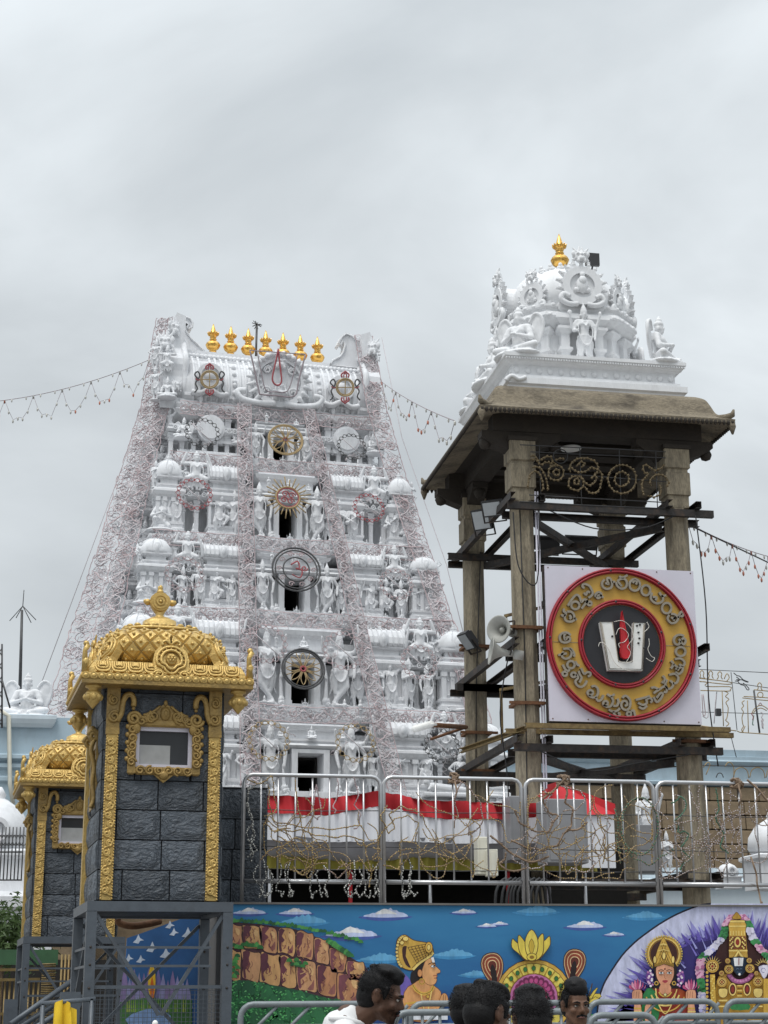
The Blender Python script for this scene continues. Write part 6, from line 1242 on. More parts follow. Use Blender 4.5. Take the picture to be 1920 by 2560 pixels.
M.poly([(128, 300), (158, 292), (150, 360), (186, 440), (150, 420), (128, 360)], '3c1c18', 2); M.stroke([(200, 455), (250, 405), (320, 360), (340, 335)], G2, 16, 3); M.stroke([(195, 440), (240, 400), (320, 345)], GD, 3, 3)
for k in range(7): M.stroke([(165+k*24, 300-k*4), (225+k*17, 405-k*9)], GD, 3); M.stroke([(165+k*10, 300+k*18), (310-k*3, 272+k*16)], GD, 3)
for k in range(12): t = rad(100+150*k/11); M.circ(135+46*math.cos(t), 330-105*math.sin(t), 10, G2, None, GD, 2)
M.circ(310, 300, 26, G1, 38, GD, 4); M.circ(310, 300, 12, G2, 20, GD, 3); M.circ(150, 240, 20, G2, 16, GD, 3); M.circ(124, 268, 14, G2, 14, GD, 3)
M.poly([(324, 372), (342, 366), (352, 402), (336, 405)], 'f0ece4'); M.stroke([(306, 418), (330, 406), (352, 412)], '1a1214', 5, 3); M.poly([(322, 432), (340, 420), (358, 432), (342, 440)], 'f4eee4', 2, '1a1214', 3); M.circ(346, 430, 6, '1a1214'); M.stroke([(340, 497), (356, 492), (366, 500)], '8a3a2c', 5, 2); M.stroke([(345, 512), (362, 512)], '8a3a2c', 5)
M.circ(248, 478, 16, 'c98c58', 26, '6b3a1c', 3); M.arc(262, 536, 18, 0, 350, G1, 8); M.arc(262, 536, 18, 0, 350, GD, 2)
M.stroke([(200, 560), (225, 598), (275, 622), (325, 602), (342, 566)], G1, 22, 4); M.stroke([(200, 560), (225, 598), (275, 622), (325, 602), (342, 566)], GD, 3, 4); M.stroke([(255, 620), (270, 700), (290, 800)], G2, 7, 3); M.stroke([(330, 600), (310, 700), (300, 800)], G2, 7, 3); M.circ(303, 640, 12, G1, None, GD, 3)
M.stroke([(142, 690), (220, 680)], G1, 14); M.stroke([(142, 712), (222, 704)], GD, 3); M.poly([(388, 650), (408, 618), (430, 622), (442, 650), (440, 700), (385, 700)], 'd39a63', 2, '6b3a1c', 3); M.stroke([(412, 625), (408, 690)], '6b3a1c', 3); M.stroke([(428, 630), (424, 690)], '6b3a1c', 3); M.poly([(180, 745), (440, 740), (440, 800), (180, 800)], 'd8dce4')
M.done()
# lotus-topped wheel with loops
M = Motif('painted_wheel', 'B'); M.k = 8
def loop(cx, cy, tilt):
    R = lambda x, y: (cx+x*math.cos(tilt)-y*math.sin(tilt), cy+x*math.sin(tilt)+y*math.cos(tilt))
    for s_, c in ((1, '3a1a12'), (.93, 'c2a47a'), (.86, '7d3a24'), (.66, 'd8b88a'), (.60, '8a3f28'), (.42, 'd8b88a'), (.35, '5c2418')): M.poly([R(x*s_, (y+20)*s_-20) for x, y in ((0, -112), (50, -98), (78, -50), (72, 20), (40, 90), (18, 125), (-18, 125), (-40, 90), (-72, 20), (-78, -50), (-50, -98))], c, 2)
    M.poly([R(x, y) for x, y in ((0, -30), (20, 20), (12, 120), (-12, 120), (-20, 20))], '1c0c0c', 2)
loop(752, 445, .16*-1); loop(1315, 420, .14)
CXm, CYm = 1035, 650
M.circ(CXm, CYm, 268, G1, None, GD, 5); M.circ(CXm, CYm, 240, 'd9c65a', None, GD, 4)
for k in range(15): a = rad(180*k/14); M.stroke([(CXm+172*math.cos(a), CYm-172*math.sin(a)), (CXm+238*math.cos(a), CYm-238*math.sin(a))], 'a8842e', 8)
for k in range(11): a = rad(8+164*k/10); M.circ(CXm+206*math.cos(a), CYm-206*math.sin(a), 13, '2f6a34', 16, '1c3a1c', 3)
M.circ(CXm, CYm, 172, '7a5a24'); M.circ(CXm, CYm, 164, 'b86a9c')
for k in range(22): a = rad(360*k/22); M.circ(CXm+128*math.cos(a), CYm-128*math.sin(a), 21, '6e1f4c', 27); M.circ(CXm+120*math.cos(a), CYm-120*math.sin(a), 13, 'b0487e', 17)
M.circ(CXm, CYm, 104, '8e1f52'); 
for k in range(14): a = rad(360*k/14); M.circ(CXm+78*math.cos(a), CYm-78*math.sin(a), 18, 'c0306a', 22)
M.circ(CXm, CYm, 60, '7a1744')
for (tx, ty, bx, w_) in ((888, 240, 975, 52), (1145, 222, 1065, 52), (930, 215, 985, 52), (1100, 205, 1055, 52)):
    d = 1 if tx > 1020 else -1; M.poly([(tx, ty), (tx+d*4, ty+60), (bx+d*42, 345), (bx, 388), (bx-d*34, 372), (bx-d*10, 300), (tx-d*30, ty+26)], 'd9c24e', 3, GD, 5)
M.poly([(1020, 176), (1062, 240), (1058, 330), (1020, 388), (982, 330), (978, 240)], 'e0cc5c', 3, GD, 5); M.poly([(1020, 240), (1040, 290), (1020, 350), (1000, 290)], 'c8aa3c', 2, GD, 3); M.circ(1022, 366, 34, 'd9c24e', 26, GD, 4); M.circ(1022, 368, 16, '8a6a22', 12)
for a in (20, 45, 70, 0): M.poly([(1385+0, 700), (1420+70*math.cos(rad(a))*.6, 640-60*math.sin(rad(a))), (1400+110*math.cos(rad(a)), 690-150*math.sin(rad(a))), (1385+20, 720-20)], 'd9c24e', 2, GD, 4)
M.poly([(1385, 790), (1440, 760), (1460, 800), (1400, 840)], '2f8a3c', 2)
M.done()
# arch with two crowned deities
M = Motif('painted_arch', 'C'); M.k = 6
AC = (1370, 1200); out = [(40, 1240), (60, 1000), (100, 860), (150, 760), (280, 565), (400, 440), (500, 360), (640, 262), (800, 172), (1000, 92), (1120, 72), (2280, 72), (2280, 1240)]
M.poly(out, 'bfc2dc'); M.stroke(out[:11], '141428', 16, 3)
EL = lambda r, a: (AC[0]+1300*r*math.cos(a), max(84, AC[1]-1110*r*math.sin(a)+20))
def spikes(c, base, tip, n_):
    M.poly([EL(base, rad(185-200*k/60)) for k in range(61)]+[(2280, 1240), (60, 1240)], c)
    k0 = M.k+1; M.cyc = (k0, 16)
    for k in range(n_):
        a = rad(182-190*(k+rg.random())/n_); w_ = rg.uniform(.014, .034); M.poly([EL(base*.97, a+w_), EL(tip*rg.uniform(.88, 1.03), a+rg.uniform(-.03, .03)), EL(base*.97, a-w_)], c)
    M.cyc = None; M.k = k0+17
spikes('8f8cc8', .84, .97, 80); spikes('5d50a4', .79, .93, 90); spikes('3c2f7c', .70, .86, 80); M.poly([(520, 1240), (560, 800), (800, 520), (1100, 420), (1500, 420), (2000, 700), (2000, 1240)], '2c2262', 4)
for k in range(40): a = rad(rg.uniform(60, 175)); r0 = rg.uniform(.55, .80); M.poly([(AC[0]+1300*r0*math.cos(a+.012), AC[1]-1110*r0*math.sin(a+.012)), (AC[0]+1300*(r0+.14)*math.cos(a), AC[1]-1110*(r0+.14)*math.sin(a)), (AC[0]+1300*r0*math.cos(a-.012), AC[1]-1110*r0*math.sin(a-.012))], rg.choice(['7a70bc', '5a4ea0', '9a9ad2']))
M.done()
M = Motif('painted_goddess', 'C'); M.k = 125
for k in range(44): a = 2*math.pi*k/44; M.circ(678+168*math.cos(a), 545+168*math.sin(a), 9, 'dcc05a')
M.circ(678, 545, 162, G1, None, GD, 3); M.circ(678, 545, 148, G2); M.circ(678, 545, 140, '7a5418'); M.circ(678, 545, 126, '3a1810')
M.poly([(470, 1240), (480, 940), (520, 890), (600, 862), (780, 862), (860, 890), (900, 940), (905, 1240)], '8a2a1c', 2); M.poly([(470, 1240), (482, 930), (560, 866), (640, 990), (600, 1240)], '2a7a44', 2, '16422a', 3); M.poly([(820, 880), (890, 920), (900, 1040), (820, 1010)], 'a8481e', 2)
M.poly([(575, 640), (620, 600), (740, 600), (790, 640), (800, 720), (785, 830), (830, 870), (560, 870), (600, 800), (585, 720)], '140c10', 2)
M.poly([(612, 660), (690, 640), (762, 660), (772, 740), (752, 800), (725, 842), (690, 858), (655, 842), (625, 800), (605, 740)], 'd69a78', 3, '6b3424', 3); M.poly([(650, 830), (730, 830), (745, 900), (690, 935), (635, 900)], 'cf9270', 2)
M.poly([(588, 668), (600, 560), (640, 448), (672, 388), (708, 448), (752, 560), (772, 668), (680, 640)], G1, 2, GD, 4)
for k in range(6): M.stroke([(600+k*26, 640-k*4), (690+k*6, 430+k*38)], GD, 3); M.stroke([(760-k*26, 640-k*4), (660-k*6, 430+k*38)], GD, 3)
M.stroke([(640, 462), (672, 452), (706, 462)], G2, 12); M.stroke([(618, 520), (674, 505), (730, 520)], G2, 8); M.circ(678, 562, 16, G2, 34, GD, 4); M.circ(592, 600, 14, G2, 34, GD, 3); M.circ(764, 600, 14, G2, 34, GD, 3); M.stroke([(592, 655), (680, 628), (768, 655)], '8a6a24', 18, 3)
for d in (-1, 1):
    x = 690+d*38; M.stroke([(x-28, 708), (x, 694), (x+26, 706)], '241014', 6, 3); M.poly([(x-26, 726), (x, 712), (x+26, 726), (x, 738)], 'f0e8e0', 2, '241014', 3); M.circ(x, 724, 9, '241014'); M.arc(690+d*83, 822, 16, 0, 360, G1, 9); M.circ(690+d*150, 770, 32, '6a3a8c', 66)
    for k in range(12): M.circ(690+d*(140+22*math.sin(k*1.7)), 705+k*13, 11, rg.choice(['d8b4d0', 'e8dce8', 'b478a8']))
    lx = 430 if d < 0 else 936
    for k, (t, h_) in enumerate(((-70, 50), (70, 50), (-48, 80), (48, 80), (-24, 100), (24, 100), (0, 110))): M.poly([(lx, 900), (lx+t*1.0-10, 895-h_*.5), (lx+t*1.05, 885-h_), (lx+t*.8+14, 890-h_*.45)], ['b84a78', 'd87a9c', 'e0a0b8'][k % 3], 2, '6a1f44', 2)
    M.poly([(lx-52, 910), (lx-20, 885), (lx+36, 890), (lx+44, 960), (lx+20, 1020), (lx-40, 1010)], 'd69a78', 2, '6b3424', 3)
    for k in range(3): M.stroke([(lx-34+k*24, 900), (lx-38+k*24, 960)], '6b3424', 3)
    M.poly([(lx-30, 1010), (lx+26, 1010), (lx+60, 1240), (lx-40, 1240)], 'd69a78'); M.stroke([(lx-34, 1060), (lx+34, 1060)], G1, 16); M.stroke([(lx-34, 1090), (lx+40, 1090)], G2, 12)
M.circ(687, 688, 8, '5a1018'); M.stroke([(688, 720), (684, 770), (700, 776)], '8a4c34', 4, 3); M.poly([(660, 800), (690, 792), (718, 800), (690, 822)], 'a83a44', 2)
for r_, w_ in ((62, 14), (100, 10), (140, 16), (190, 12)): M.arc(690, 880, r_, 200, 340, G1 if r_ % 4 else G2, w_, ry=r_*1.1); M.arc(690, 880, r_+9, 200, 340, GD, 3, ry=r_*1.1+9)
M.stroke([(600, 870), (620, 1000), (690, 1110), (760, 1000), (800, 880)], G2, 10, 4); M.circ(690, 930, 14, 'f0e0a0', None, GD, 3); M.poly([(500, 1040), (540, 1000), (560, 1100), (520, 1200), (495, 1150)], 'd69a78', 2, '6b3424', 3)
M.done()
M = Motif('painted_god', 'C'); M.k = 125
M.poly([(1370, 180), (1270, 340), (1160, 560), (1120, 700), (1150, 1240), (1700, 1240), (1700, 700), (1640, 560), (1500, 340)], '34120f', 2)
def garland(pts, w):
    P_ = smoothpts([(x, y, 0) for x, y in pts], 8); n_ = len(P_); k0 = M.k+1; M.cyc = (k0, 30)
    for i, p in enumerate(P_):
        t = i/n_; c = 'd8a8c0' if t < .16 or .52 < t < .68 else ('3c8a50' if t < .27 or .44 < t < .52 or .68 < t < .80 else 'd4d0ea')
        for q in (-1, 0, 1): M.circ(p[0]+q*w*.32+rg.uniform(-6, 6), p[1]+rg.uniform(-6, 6), w*.28, c if rg.random() < .75 else {'d8a8c0': 'b06a92', '3c8a50': '286a3a', 'd4d0ea': 'b0b0dc'}[c])
    M.cyc = None; M.k = k0+31
garland([(1330, 190), (1270, 260), (1235, 380), (1130, 500), (1040, 580), (1015, 700), (1030, 850), (1045, 1000), (1050, 1200)], 66); garland([(1410, 190), (1470, 260), (1510, 380), (1590, 500), (1680, 600), (1700, 720)], 66)
M.poly([(1290, 580), (1292, 330), (1285, 270), (1310, 225), (1430, 225), (1455, 270), (1448, 330), (1470, 580)], G1, 0, GD, 4); M.poly([(1320, 215), (1340, 175), (1362, 150), (1388, 175), (1408, 215)], 'b08830', 2, GD, 4); M.stroke([(1300, 240), (1440, 240)], G2, 16); M.stroke([(1290, 285), (1450, 285)], G2, 12)
for k in range(6): M.stroke([(1306+k*26, 330), (1306+k*26, 372)], G2, 9)
M.poly([(1298, 380), (1448, 380), (1456, 500), (1294, 500)], '7a3f1c'); M.circ(1372, 435, 34, G2, 52, GD, 5); M.circ(1372, 435, 18, '8a2a1c', 30)
for q in (-1, 1):
    for k in range(8): M.circ(1372+q*(46+12*(k % 3)), 392+k*14, 9, G2, None, GD, 2)
M.stroke([(1290, 515), (1465, 515)], G2, 14); M.poly([(1335, 575), (1380, 505), (1430, 575)], G2, 0, GD, 4); M.poly([(1360, 572), (1380, 535), (1402, 572)], '8a6a24')
M.poly([(1320, 580), (1450, 580), (1462, 660), (1440, 720), (1390, 756), (1345, 720), (1318, 660)], '16283c', 2, '0a0e16', 4); M.poly([(1334, 582), (1428, 582), (1420, 660), (1344, 660)], 'ece8f0'); M.stroke([(1384, 584), (1384, 650)], '8a1f2c', 8); M.stroke([(1360, 690), (1372, 682), (1384, 690)], '6a8098', 4); M.stroke([(1394, 690), (1404, 682), (1416, 690)], '6a8098', 4); M.stroke([(1368, 715), (1390, 722), (1412, 715)], '54708c', 5); M.circ(1390, 738, 11, 'f0f0f4')
M.poly([(1190, 760), (1280, 730), (1340, 800), (1400, 815), (1470, 795), (1520, 730), (1640, 770), (1660, 1240), (1120, 1240), (1160, 900)], 'b58c34', 2, GD, 4)
M.stroke([(1285, 742), (1335, 800), (1400, 815), (1470, 790), (1515, 735)], GD, 58, 4); M.stroke([(1285, 735), (1335, 792), (1400, 806), (1470, 782), (1515, 728)], 'a85c92', 40, 4)
for k in range(9): t = k/8; M.circ(1296+t*208, 752+150*t*(1-t)*1.4, 12, 'c888b0')
def med(x, y, r): 
    M.circ(x, y, r, G1, None, GD, 4); M.circ(x, y, r*.78, '8a5a1e'); M.circ(x, y, r*.7, G2)
    for k in range(8): a = 2*math.pi*k/8; M.circ(x+r*.45*math.cos(a), y+r*.45*math.sin(a), r*.15, '6a2c14')
    M.circ(x, y, r*.2, '8a2a1c')
for k in range(9): a = rad(20+140*k/8); M.poly([(1135+45*math.cos(a-.12), 655-45*math.sin(a-.12)), (1135+98*math.cos(a), 655-98*math.sin(a)), (1135+45*math.cos(a+.12), 655-45*math.sin(a+.12))], G2, 0, GD, 2)
for k in range(9): a = rad(20+140*k/8); M.poly([(1612+45*math.cos(a-.12), 670-45*math.sin(a-.12)), (1612+92*math.cos(a), 670-92*math.sin(a)), (1612+45*math.cos(a+.12), 670-45*math.sin(a+.12))], G2, 0, GD, 2)
med(1135, 662, 62); med(1290, 690, 44); med(1488, 682, 44); med(1280, 612, 26); med(1482, 608, 26); med(1225, 810, 50); med(1565, 805, 50); med(1222, 728, 26); med(1550, 728, 22)
M.poly([(1570, 665), (1655, 650), (1660, 720), (1625, 780), (1590, 730)], 'd8d4e4', 2, '54507c', 3); M.arc(1615, 700, 20, 0, 300, '6a64a0', 4)
for (x, y) in ((1325, 880), (1462, 880)): M.circ(x, y, 38, G2, 62, GD, 4); M.circ(x, y, 26, '5a1f14', 46); M.circ(x, y, 14, '8a2c1c', 28)
for k in range(7): M.stroke([(1370, 845+k*24), (1416, 845+k*24)], GD if k % 2 else G2, 9)
for (x) in (1235, 1565):
    M.poly([(x-42, 880), (x, 870), (x+42, 880), (x+36, 940), (x, 960), (x-36, 940)], G2, 2, GD, 4); M.stroke([(x-40, 985), (x+40, 985)], G2, 16); M.stroke([(x-44, 1010), (x+44, 1010)], GD, 4); M.stroke([(x-44, 1040), (x+44, 1040)], G2, 14)
for k in range(14):
    M.circ(1085, 720+k*38, 14, G1, 15, GD, 3)
M.stroke([(1135, 740), (1140, 900), (1150, 1200)], 'c8a040', 46, 3); M.stroke([(1640, 780), (1640, 1200)], 'c8a040', 46, 3)
for k in range(20): M.circ(1138+rg.uniform(-18, 18), 760+k*22, 9, 'e0c464')
M.poly([(1320, 1010), (1470, 1010), (1480, 1070), (1310, 1070)], '2f7a44', 2)
M.done()
# painted stair wall seen through the booth's steel stand
sw_ = empty('painted_stair_wall', (.7, 18.6, 0), label='sloping stair wall painted with blue sky and pale peaks behind the steel stand', cat='painted wall')
D2 = 18.6; pq = [W(318, 2345, D2), W(340, 2338, D2), W(472, 2290, D2), W(500, 2290, D2)]
b = MB(); z_ = [(p.x, p.z) for p in pq]; b.prism(z_+[(z_[-1][0], 0), (z_[0][0]-.05, 0)], D2, D2+.15); mat('stair_paint', lin('2f5d92'), .6, var=.2, scale=2.2, dirt='24427a', dfac=.6, dscale=1.5); obj('wall', b, 'stair_paint', sw_, world=True)
M = Motif('painted_peaks', 'F', D2-.0); M.k = 2
for (x, y, s_) in ((346, 2348, 14), (381, 2368, 16), (322, 2395, 12), (352, 2398, 12), (415, 2383, 16), (425, 2312, 12), (435, 2330, 12), (470, 2332, 16)): M.poly([(x-s_, y+s_*.6), (x-s_*.4, y), (x, y-s_*.9), (x+s_*.3, y-s_*.2), (x+s_, y+s_*.2), (x+s_*.3, y+s_*.3), (x, y+s_*.8)], 'c4d0e0')
for k in range(14): x = 312+k*12; y = 2440+rg.uniform(-25, 10); M.poly([(x-14, 2520), (x-6, y+25), (x, y), (x+6, y+30), (x+14, 2520)], rg.choice(['6a6498', '80709c', '8a88b4']))
M.poly([(300, 2505), (360, 2495), (480, 2500), (480, 2560), (300, 2560)], '3c6a34'); 
for k in range(30): x = 318+k*5.2; M.poly([(x-2, 2530), (x, 2488+rg.uniform(-8, 12)), (x+2, 2530)], rg.choice(['7a9a3c', '4a7a34', '98a84a']))
M.poly([(370, 2470), (372, 2430), (380, 2412), (388, 2432), (388, 2475), (380, 2500)], 'd8b02c', 2); M.poly([(375, 2480), (380, 2440), (386, 2480), (380, 2500)], 'c8641c', 2); M.poly([(330, 2535), (400, 2520), (430, 2560), (320, 2560)], '7a98c4', 2)
o_ = M.done(); o_.parent = sw_; o_.matrix_parent_inverse = sw_.matrix_basis.inverted()
b = MB(); b.tube(smoothpts([W(294, 2298, 17.8), W(300, 2308, 17.8), (W(330, 2315, 17.8)), W(370, 2310, 17.9), W(400, 2303, 18)], 4), .035, 8); obj('handrail_pipe', b, 'rust', None, label='curved terracotta handrail pipe behind the steel stand', cat='handrail')
# ---------------------------------------------------------------- festival light nets on the gate tower
rl = random.Random(17)
def spiral(c, ax, up, r, d, turns=1.5, a0=0.0, n=16):
    return [c+ax*(r*(1-.8*k/n)*math.cos(a0+d*turns*6.283*k/n))+up*(r*(1-.8*k/n)*math.sin(a0+d*turns*6.283*k/n)) for k in range(n+1)]
def net(A, B, wA, wB, across, nrm, label, cols=1, dens=1.0, rw=.012, sag=0.0, turn=False):
    """flat net of festoon wire between A and B: edge wires, scrolls and tangled loops"""
    A = Vector(A); B = Vector(B)
    if turn: A = GR(A); B = GR(B)
    ax = (B-A); ln = ax.length; ax /= ln; across = Vector(across).normalized(); nrm = Vector(nrm).normalized()
    b = MB(); pt = lambda s_, t, o=0.0: A+ax*(s_*ln)+across*(t*(wA+(wB-wA)*s_))+nrm*o-Vector((0, 0, 1))*sag*math.sin(math.pi*s_)
    for t in (-.5, .5): b.tube([pt(k/24, t+rl.uniform(-.03, .03), .02) for k in range(25)], rw*1.05, 3, 1, smooth=False)
    if cols > 1: b.tube([pt(k/24, rl.uniform(-.05, .05), .02) for k in range(25)], rw, 3, 1, smooth=False)
    w = (wA+wB)/2/cols; n = int(ln/(w*.62))
    for c_ in range(cols):
        tc_ = (c_+.5)/cols-.5
        for k in range(n):
            s_ = (k+.5)/n; d = 1 if (k+c_) % 2 else -1; c = pt(s_, tc_+d*.06/cols, rl.uniform(-.02, .05)); r = w*.36*rl.uniform(.8, 1.1)
            b.tube(spiral(c, ax, across, r, d, rl.uniform(1.1, 1.7), rl.uniform(0, 6)), rw, 3, rl.choice((0, 0, 1)), smooth=False)
            if k < n-1: b.tube(smoothpts([pt(s_, tc_-d*.42/cols), pt(s_+.3/n, tc_-d*.1/cols, .04), pt(s_+.7/n, tc_+d*.1/cols, .03), pt(s_+1/n, tc_+d*.42/cols)], 3), rw, 3, rl.choice((0, 0, 1)), smooth=False)
            for _ in range(int(2*dens+rl.random())):
                s1 = s_+rl.uniform(-.5, .5)/n; t1 = tc_+rl.uniform(-.45, .45)/cols; pts = []; an = rl.uniform(0, 6.28)
                for j in range(7): pts.append(pt(min(1, max(0, s1)), min(.5, max(-.5, t1)), rl.uniform(-.01, .03))); an += rl.uniform(.3, 1.5); s1 += .16*w/ln*math.cos(an); t1 += .16/cols*math.sin(an)
                b.tube(smoothpts(pts, 3), rw*.8, 3, rl.choice((0, 0, 0, 0, 0, 1)), smooth=False)
    t = empty('light_net', A, label=label, cat='light decoration', group='light nets hung on the gate tower'); obj('net_wire', b, ['wire_pale', 'wire_rose'], t, world=True, kind='stuff'); return t
def gpnt(z, dx, off=-.42): return Vector((GX+dx, Dz(z)+off, z))
names = ['lowest', 'second', 'third', 'fourth', 'fifth', 'topmost']
for i in range(2, 7):
    z = ZT[i]-.20; hw = hwz(ZT[i]); yo = -.50 if i < 6 else -.34; zz = z
    net((GX-hw-.05, Dz(ZT[i])+yo, zz), (GX-.29*hw, Dz(ZT[i])+yo, zz), .42, .42, (0, .1, 1), (0, -1, 0), f'{names[i-1]} horizontal net of pinkish light wire on the left half of the tower', dens=3.6, sag=.03, rw=.013, turn=True)
    net((GX-.27*hw, Dz(ZT[i])+yo-.10, zz-.02), (GX+.27*hw, Dz(ZT[i])+yo-.10, zz-.02), .42, .42, (0, .1, 1), (0, -1, 0), f'{names[i-1]} horizontal net of pinkish light wire over the central bay', dens=3.6, sag=.05, rw=.013, turn=True)
    net((GX+.29*hw, Dz(ZT[i])+yo, zz), (GX+hw-.05, Dz(ZT[i])+yo, zz), .42, .42, (0, .1, 1), (0, -1, 0), f'{names[i-1]} horizontal net of pinkish light wire on the right half of the tower', dens=3.6, sag=.03, rw=.013, turn=True)
def colnet(zs, fx, w0, w1, label, off=-.50, cols=1, dens=1.0):
    a, c = zs; net(gpnt(a, fx(a), off), gpnt(c, fx(c), off), w0, w1, (math.cos(GROT), math.sin(GROT), 0), (0, -1, 0), label, cols, dens, turn=True)
colnet((6.9, 18.9), lambda z: -1.72+(z-7)*.048, .52, .40, 'vertical net of pinkish light wire left of the central bays', dens=5.0, off=-.62)
colnet((6.9, 18.9), lambda z: 2.12-(z-7)*.108, .50, .36, 'slanting net of pinkish light wire right of the central bays', dens=5.0, off=-.62)
zc = [7.4, 9.6, 11.6, 14.2, 16.6, 18.9, 21.6]; xo = [5.95, 5.6, 5.55, 5.0, 4.55, 4.0, 3.55]
LST = [(85, 200, 1640), (112, 226, 1490), (150, 255, 1360), (205, 290, 1200), (255, 328, 1030), (302, 364, 885), (338, 388, 690)]
RST = [(1012, 1062, 1560), (985, 1030, 1450), (942, 980, 1345), (888, 928, 1190), (838, 880, 1040), (795, 836, 890), (766, 804, 728)]
sgn = ['bottom', 'second', 'third', 'fourth', 'fifth', 'top']
for k in range(6):
    (ax_, bx_, y0_), (cx_, dx_, y1_) = LST[k], LST[k+1]
    def lp(x, y, o=.35):
        return GW(x, y, o)
    A0, A1, B0, B1 = lp(ax_, y0_+4), lp(bx_, y0_+4), lp(cx_, y1_-4), lp(dx_, y1_-4)
    net((A0+A1)/2, (B0+B1)/2, (A1-A0).length, (B1-B0).length, (1, -.25, .05), (-.3, -1, 0), f'{sgn[k]} stretch of the wide light net down the left corner of the tower', 2, 6.0, .013)
    xr_ = [5.15, 4.80, 4.55, 4.05, 3.65, 3.15, 2.95]
    (ax_, bx_, y0_), (cx_, dx_, y1_) = RST[k], RST[k+1]; A0, A1, B0, B1 = lp(ax_, y0_+3, -.45), lp(bx_, y0_+3, -.45), lp(cx_, y1_-3, -.45), lp(dx_, y1_-3, -.45)
    net((A0+A1)/2, (B0+B1)/2, (A1-A0).length, (B1-B0).length, (1, .1, .05), (.2, -1, 0), f'{sgn[k]} stretch of the narrow light net down the right corner of the tower', 1, 7.0, .014)
# guy wires along the silhouettes
b = MB(); b.tube([GI(p) for p in (W(372, 800, 49.5), W(345, 1000, 48), W(268, 1240, 46.5), W(100, 1760, 43.5))], .012, 3); obj('guy_wire', b, 'wire_pale', gop, world=True); b = MB(); b.tube([GI(p) for p in (W(925, 850, 49.5), W(985, 1100, 48), W(1110, 1420, 46), W(1175, 1640, 44.6))], .012, 3); obj('guy_wire', b, 'wire_pale', gop, world=True)
# ring and wheel shaped light frames
def S_(px, py, D, r=1.0): p = W(px*1.1573, py*1.1573, D); return p
def ring_frame(px, py, r, kind, label):
    c = GW(px, py, -.78); X = Vector((math.cos(GROT), math.sin(GROT), 0)); U_ = Vector((0, .25, 1)).normalized(); b = MB()
    P_ = lambda rr, a: c+X*(rr*math.cos(a))+U_*(rr*math.sin(a)); mats_ = ['wire_gold', 'wire_red', 'wire_dark', 'wire_pale', 'wire_rose']
    C_ = lambda rr, w, m_: b.tube([P_(rr, 2*math.pi*k/32) for k in range(32)], w, 5, m_, closed=True)
    if kind == 'wheel':
        C_(r, .025, 0); C_(r*.93, .02, 0)
        for k in range(8):
            a = 2*math.pi*k/8; b.tube(smoothpts([P_(r*.1, a), P_(r*.5, a-.28), P_(r*.82, a-.1), P_(r*.9, a), P_(r*.82, a+.1), P_(r*.5, a+.28), P_(r*.1, a)], 3), .015, 4, 0); b.tube([P_(r*.1, a+.39), P_(r*.93, a+.39)], .014, 4, 0)
        b.tube([P_(r*.14, math.pi*k/2) for k in range(4)], .022, 4, 1, closed=True)
    elif kind == 'dwheel':
        C_(r, .03, 2); C_(r*.9, .025, 2)
        for k in range(8): a = 2*math.pi*k/8; b.tube(smoothpts([P_(r*.1, a), P_(r*.5, a-.25), P_(r*.8, a), P_(r*.5, a+.25), P_(r*.1, a)], 3), .014, 4, 0); b.tube([P_(r*.1, a+.39), P_(r*.88, a+.39)], .014, 4, 0)
        C_(r*.12, .03, 1)
    elif kind == 'sun':
        C_(r*.50, .03, 0); C_(r*.44, .018, 1)
        for k in range(26): a = 2*math.pi*k/26; b.tube([P_(r*.52, a), P_(r*(1 if k % 2 else .86), a)], .018, 4, 0)
        for k in range(4): b.tube(spiral(P_(r*.2, 1.57*k+.6), X, U_, r*.16, 1, 1.3), .02, 4, 1)
    elif kind == 'double':
        C_(r, .028, 2); C_(r*.88, .022, 2); C_(r*.55, .022, 2)
        for k in range(10): a = 2*math.pi*k/10; b.tube(spiral(P_(r*.72, a), X, U_, r*.13, 1, 1.2), .014, 4, 4)
        b.tube(smoothpts([P_(r*.3, 2.4), P_(r*.38, 1.4), P_(r*.15, .5), P_(r*.05, 2.), P_(r*.25, -.2), P_(r*.4, -1.2), P_(r*.3, -2.2)], 4), .022, 4, 1); b.tube(spiral(P_(r*.35, .2), X, U_, r*.14, -1, 1.3), .02, 4, 1)
    else:
        mi = {'rose': 4, 'dark': 2, 'gold': 0, 'red': 1}[kind]; n = 18
        for k in range(n): a = 2*math.pi*k/n; b.tube(smoothpts([P_(r*.86, a-.2), P_(r*1.0, a-.1), P_(r*1.06, a), P_(r*1.0, a+.1), P_(r*.86, a+.2)], 2), .010, 4, mi); b.tube(smoothpts([P_(r*1.0, a-.2), P_(r*.85, a-.1), P_(r*.82, a), P_(r*.85, a+.1), P_(r*1.0, a+.2)], 2), .009, 4, mi)
        for k in range(5):
            a = rl.uniform(0, 6.28); p = P_(r*.8, a); pts = [p]
            for j in range(7): p = p+(X*rl.uniform(-1, 1)+U_*rl.uniform(-1, 1))*r*.28; pts.append(p)
            b.tube(smoothpts(pts, 3), .009, 3, 3)
        b.tube([P_(r*.9, 2.4), P_(r*.9, 5.5)], .012, 4, 3)
    t = empty('light_ring', c, label=label, cat='light decoration', group='ring shaped light frames on the gate tower'); obj('ring_wire', b, mats_, t, world=True)
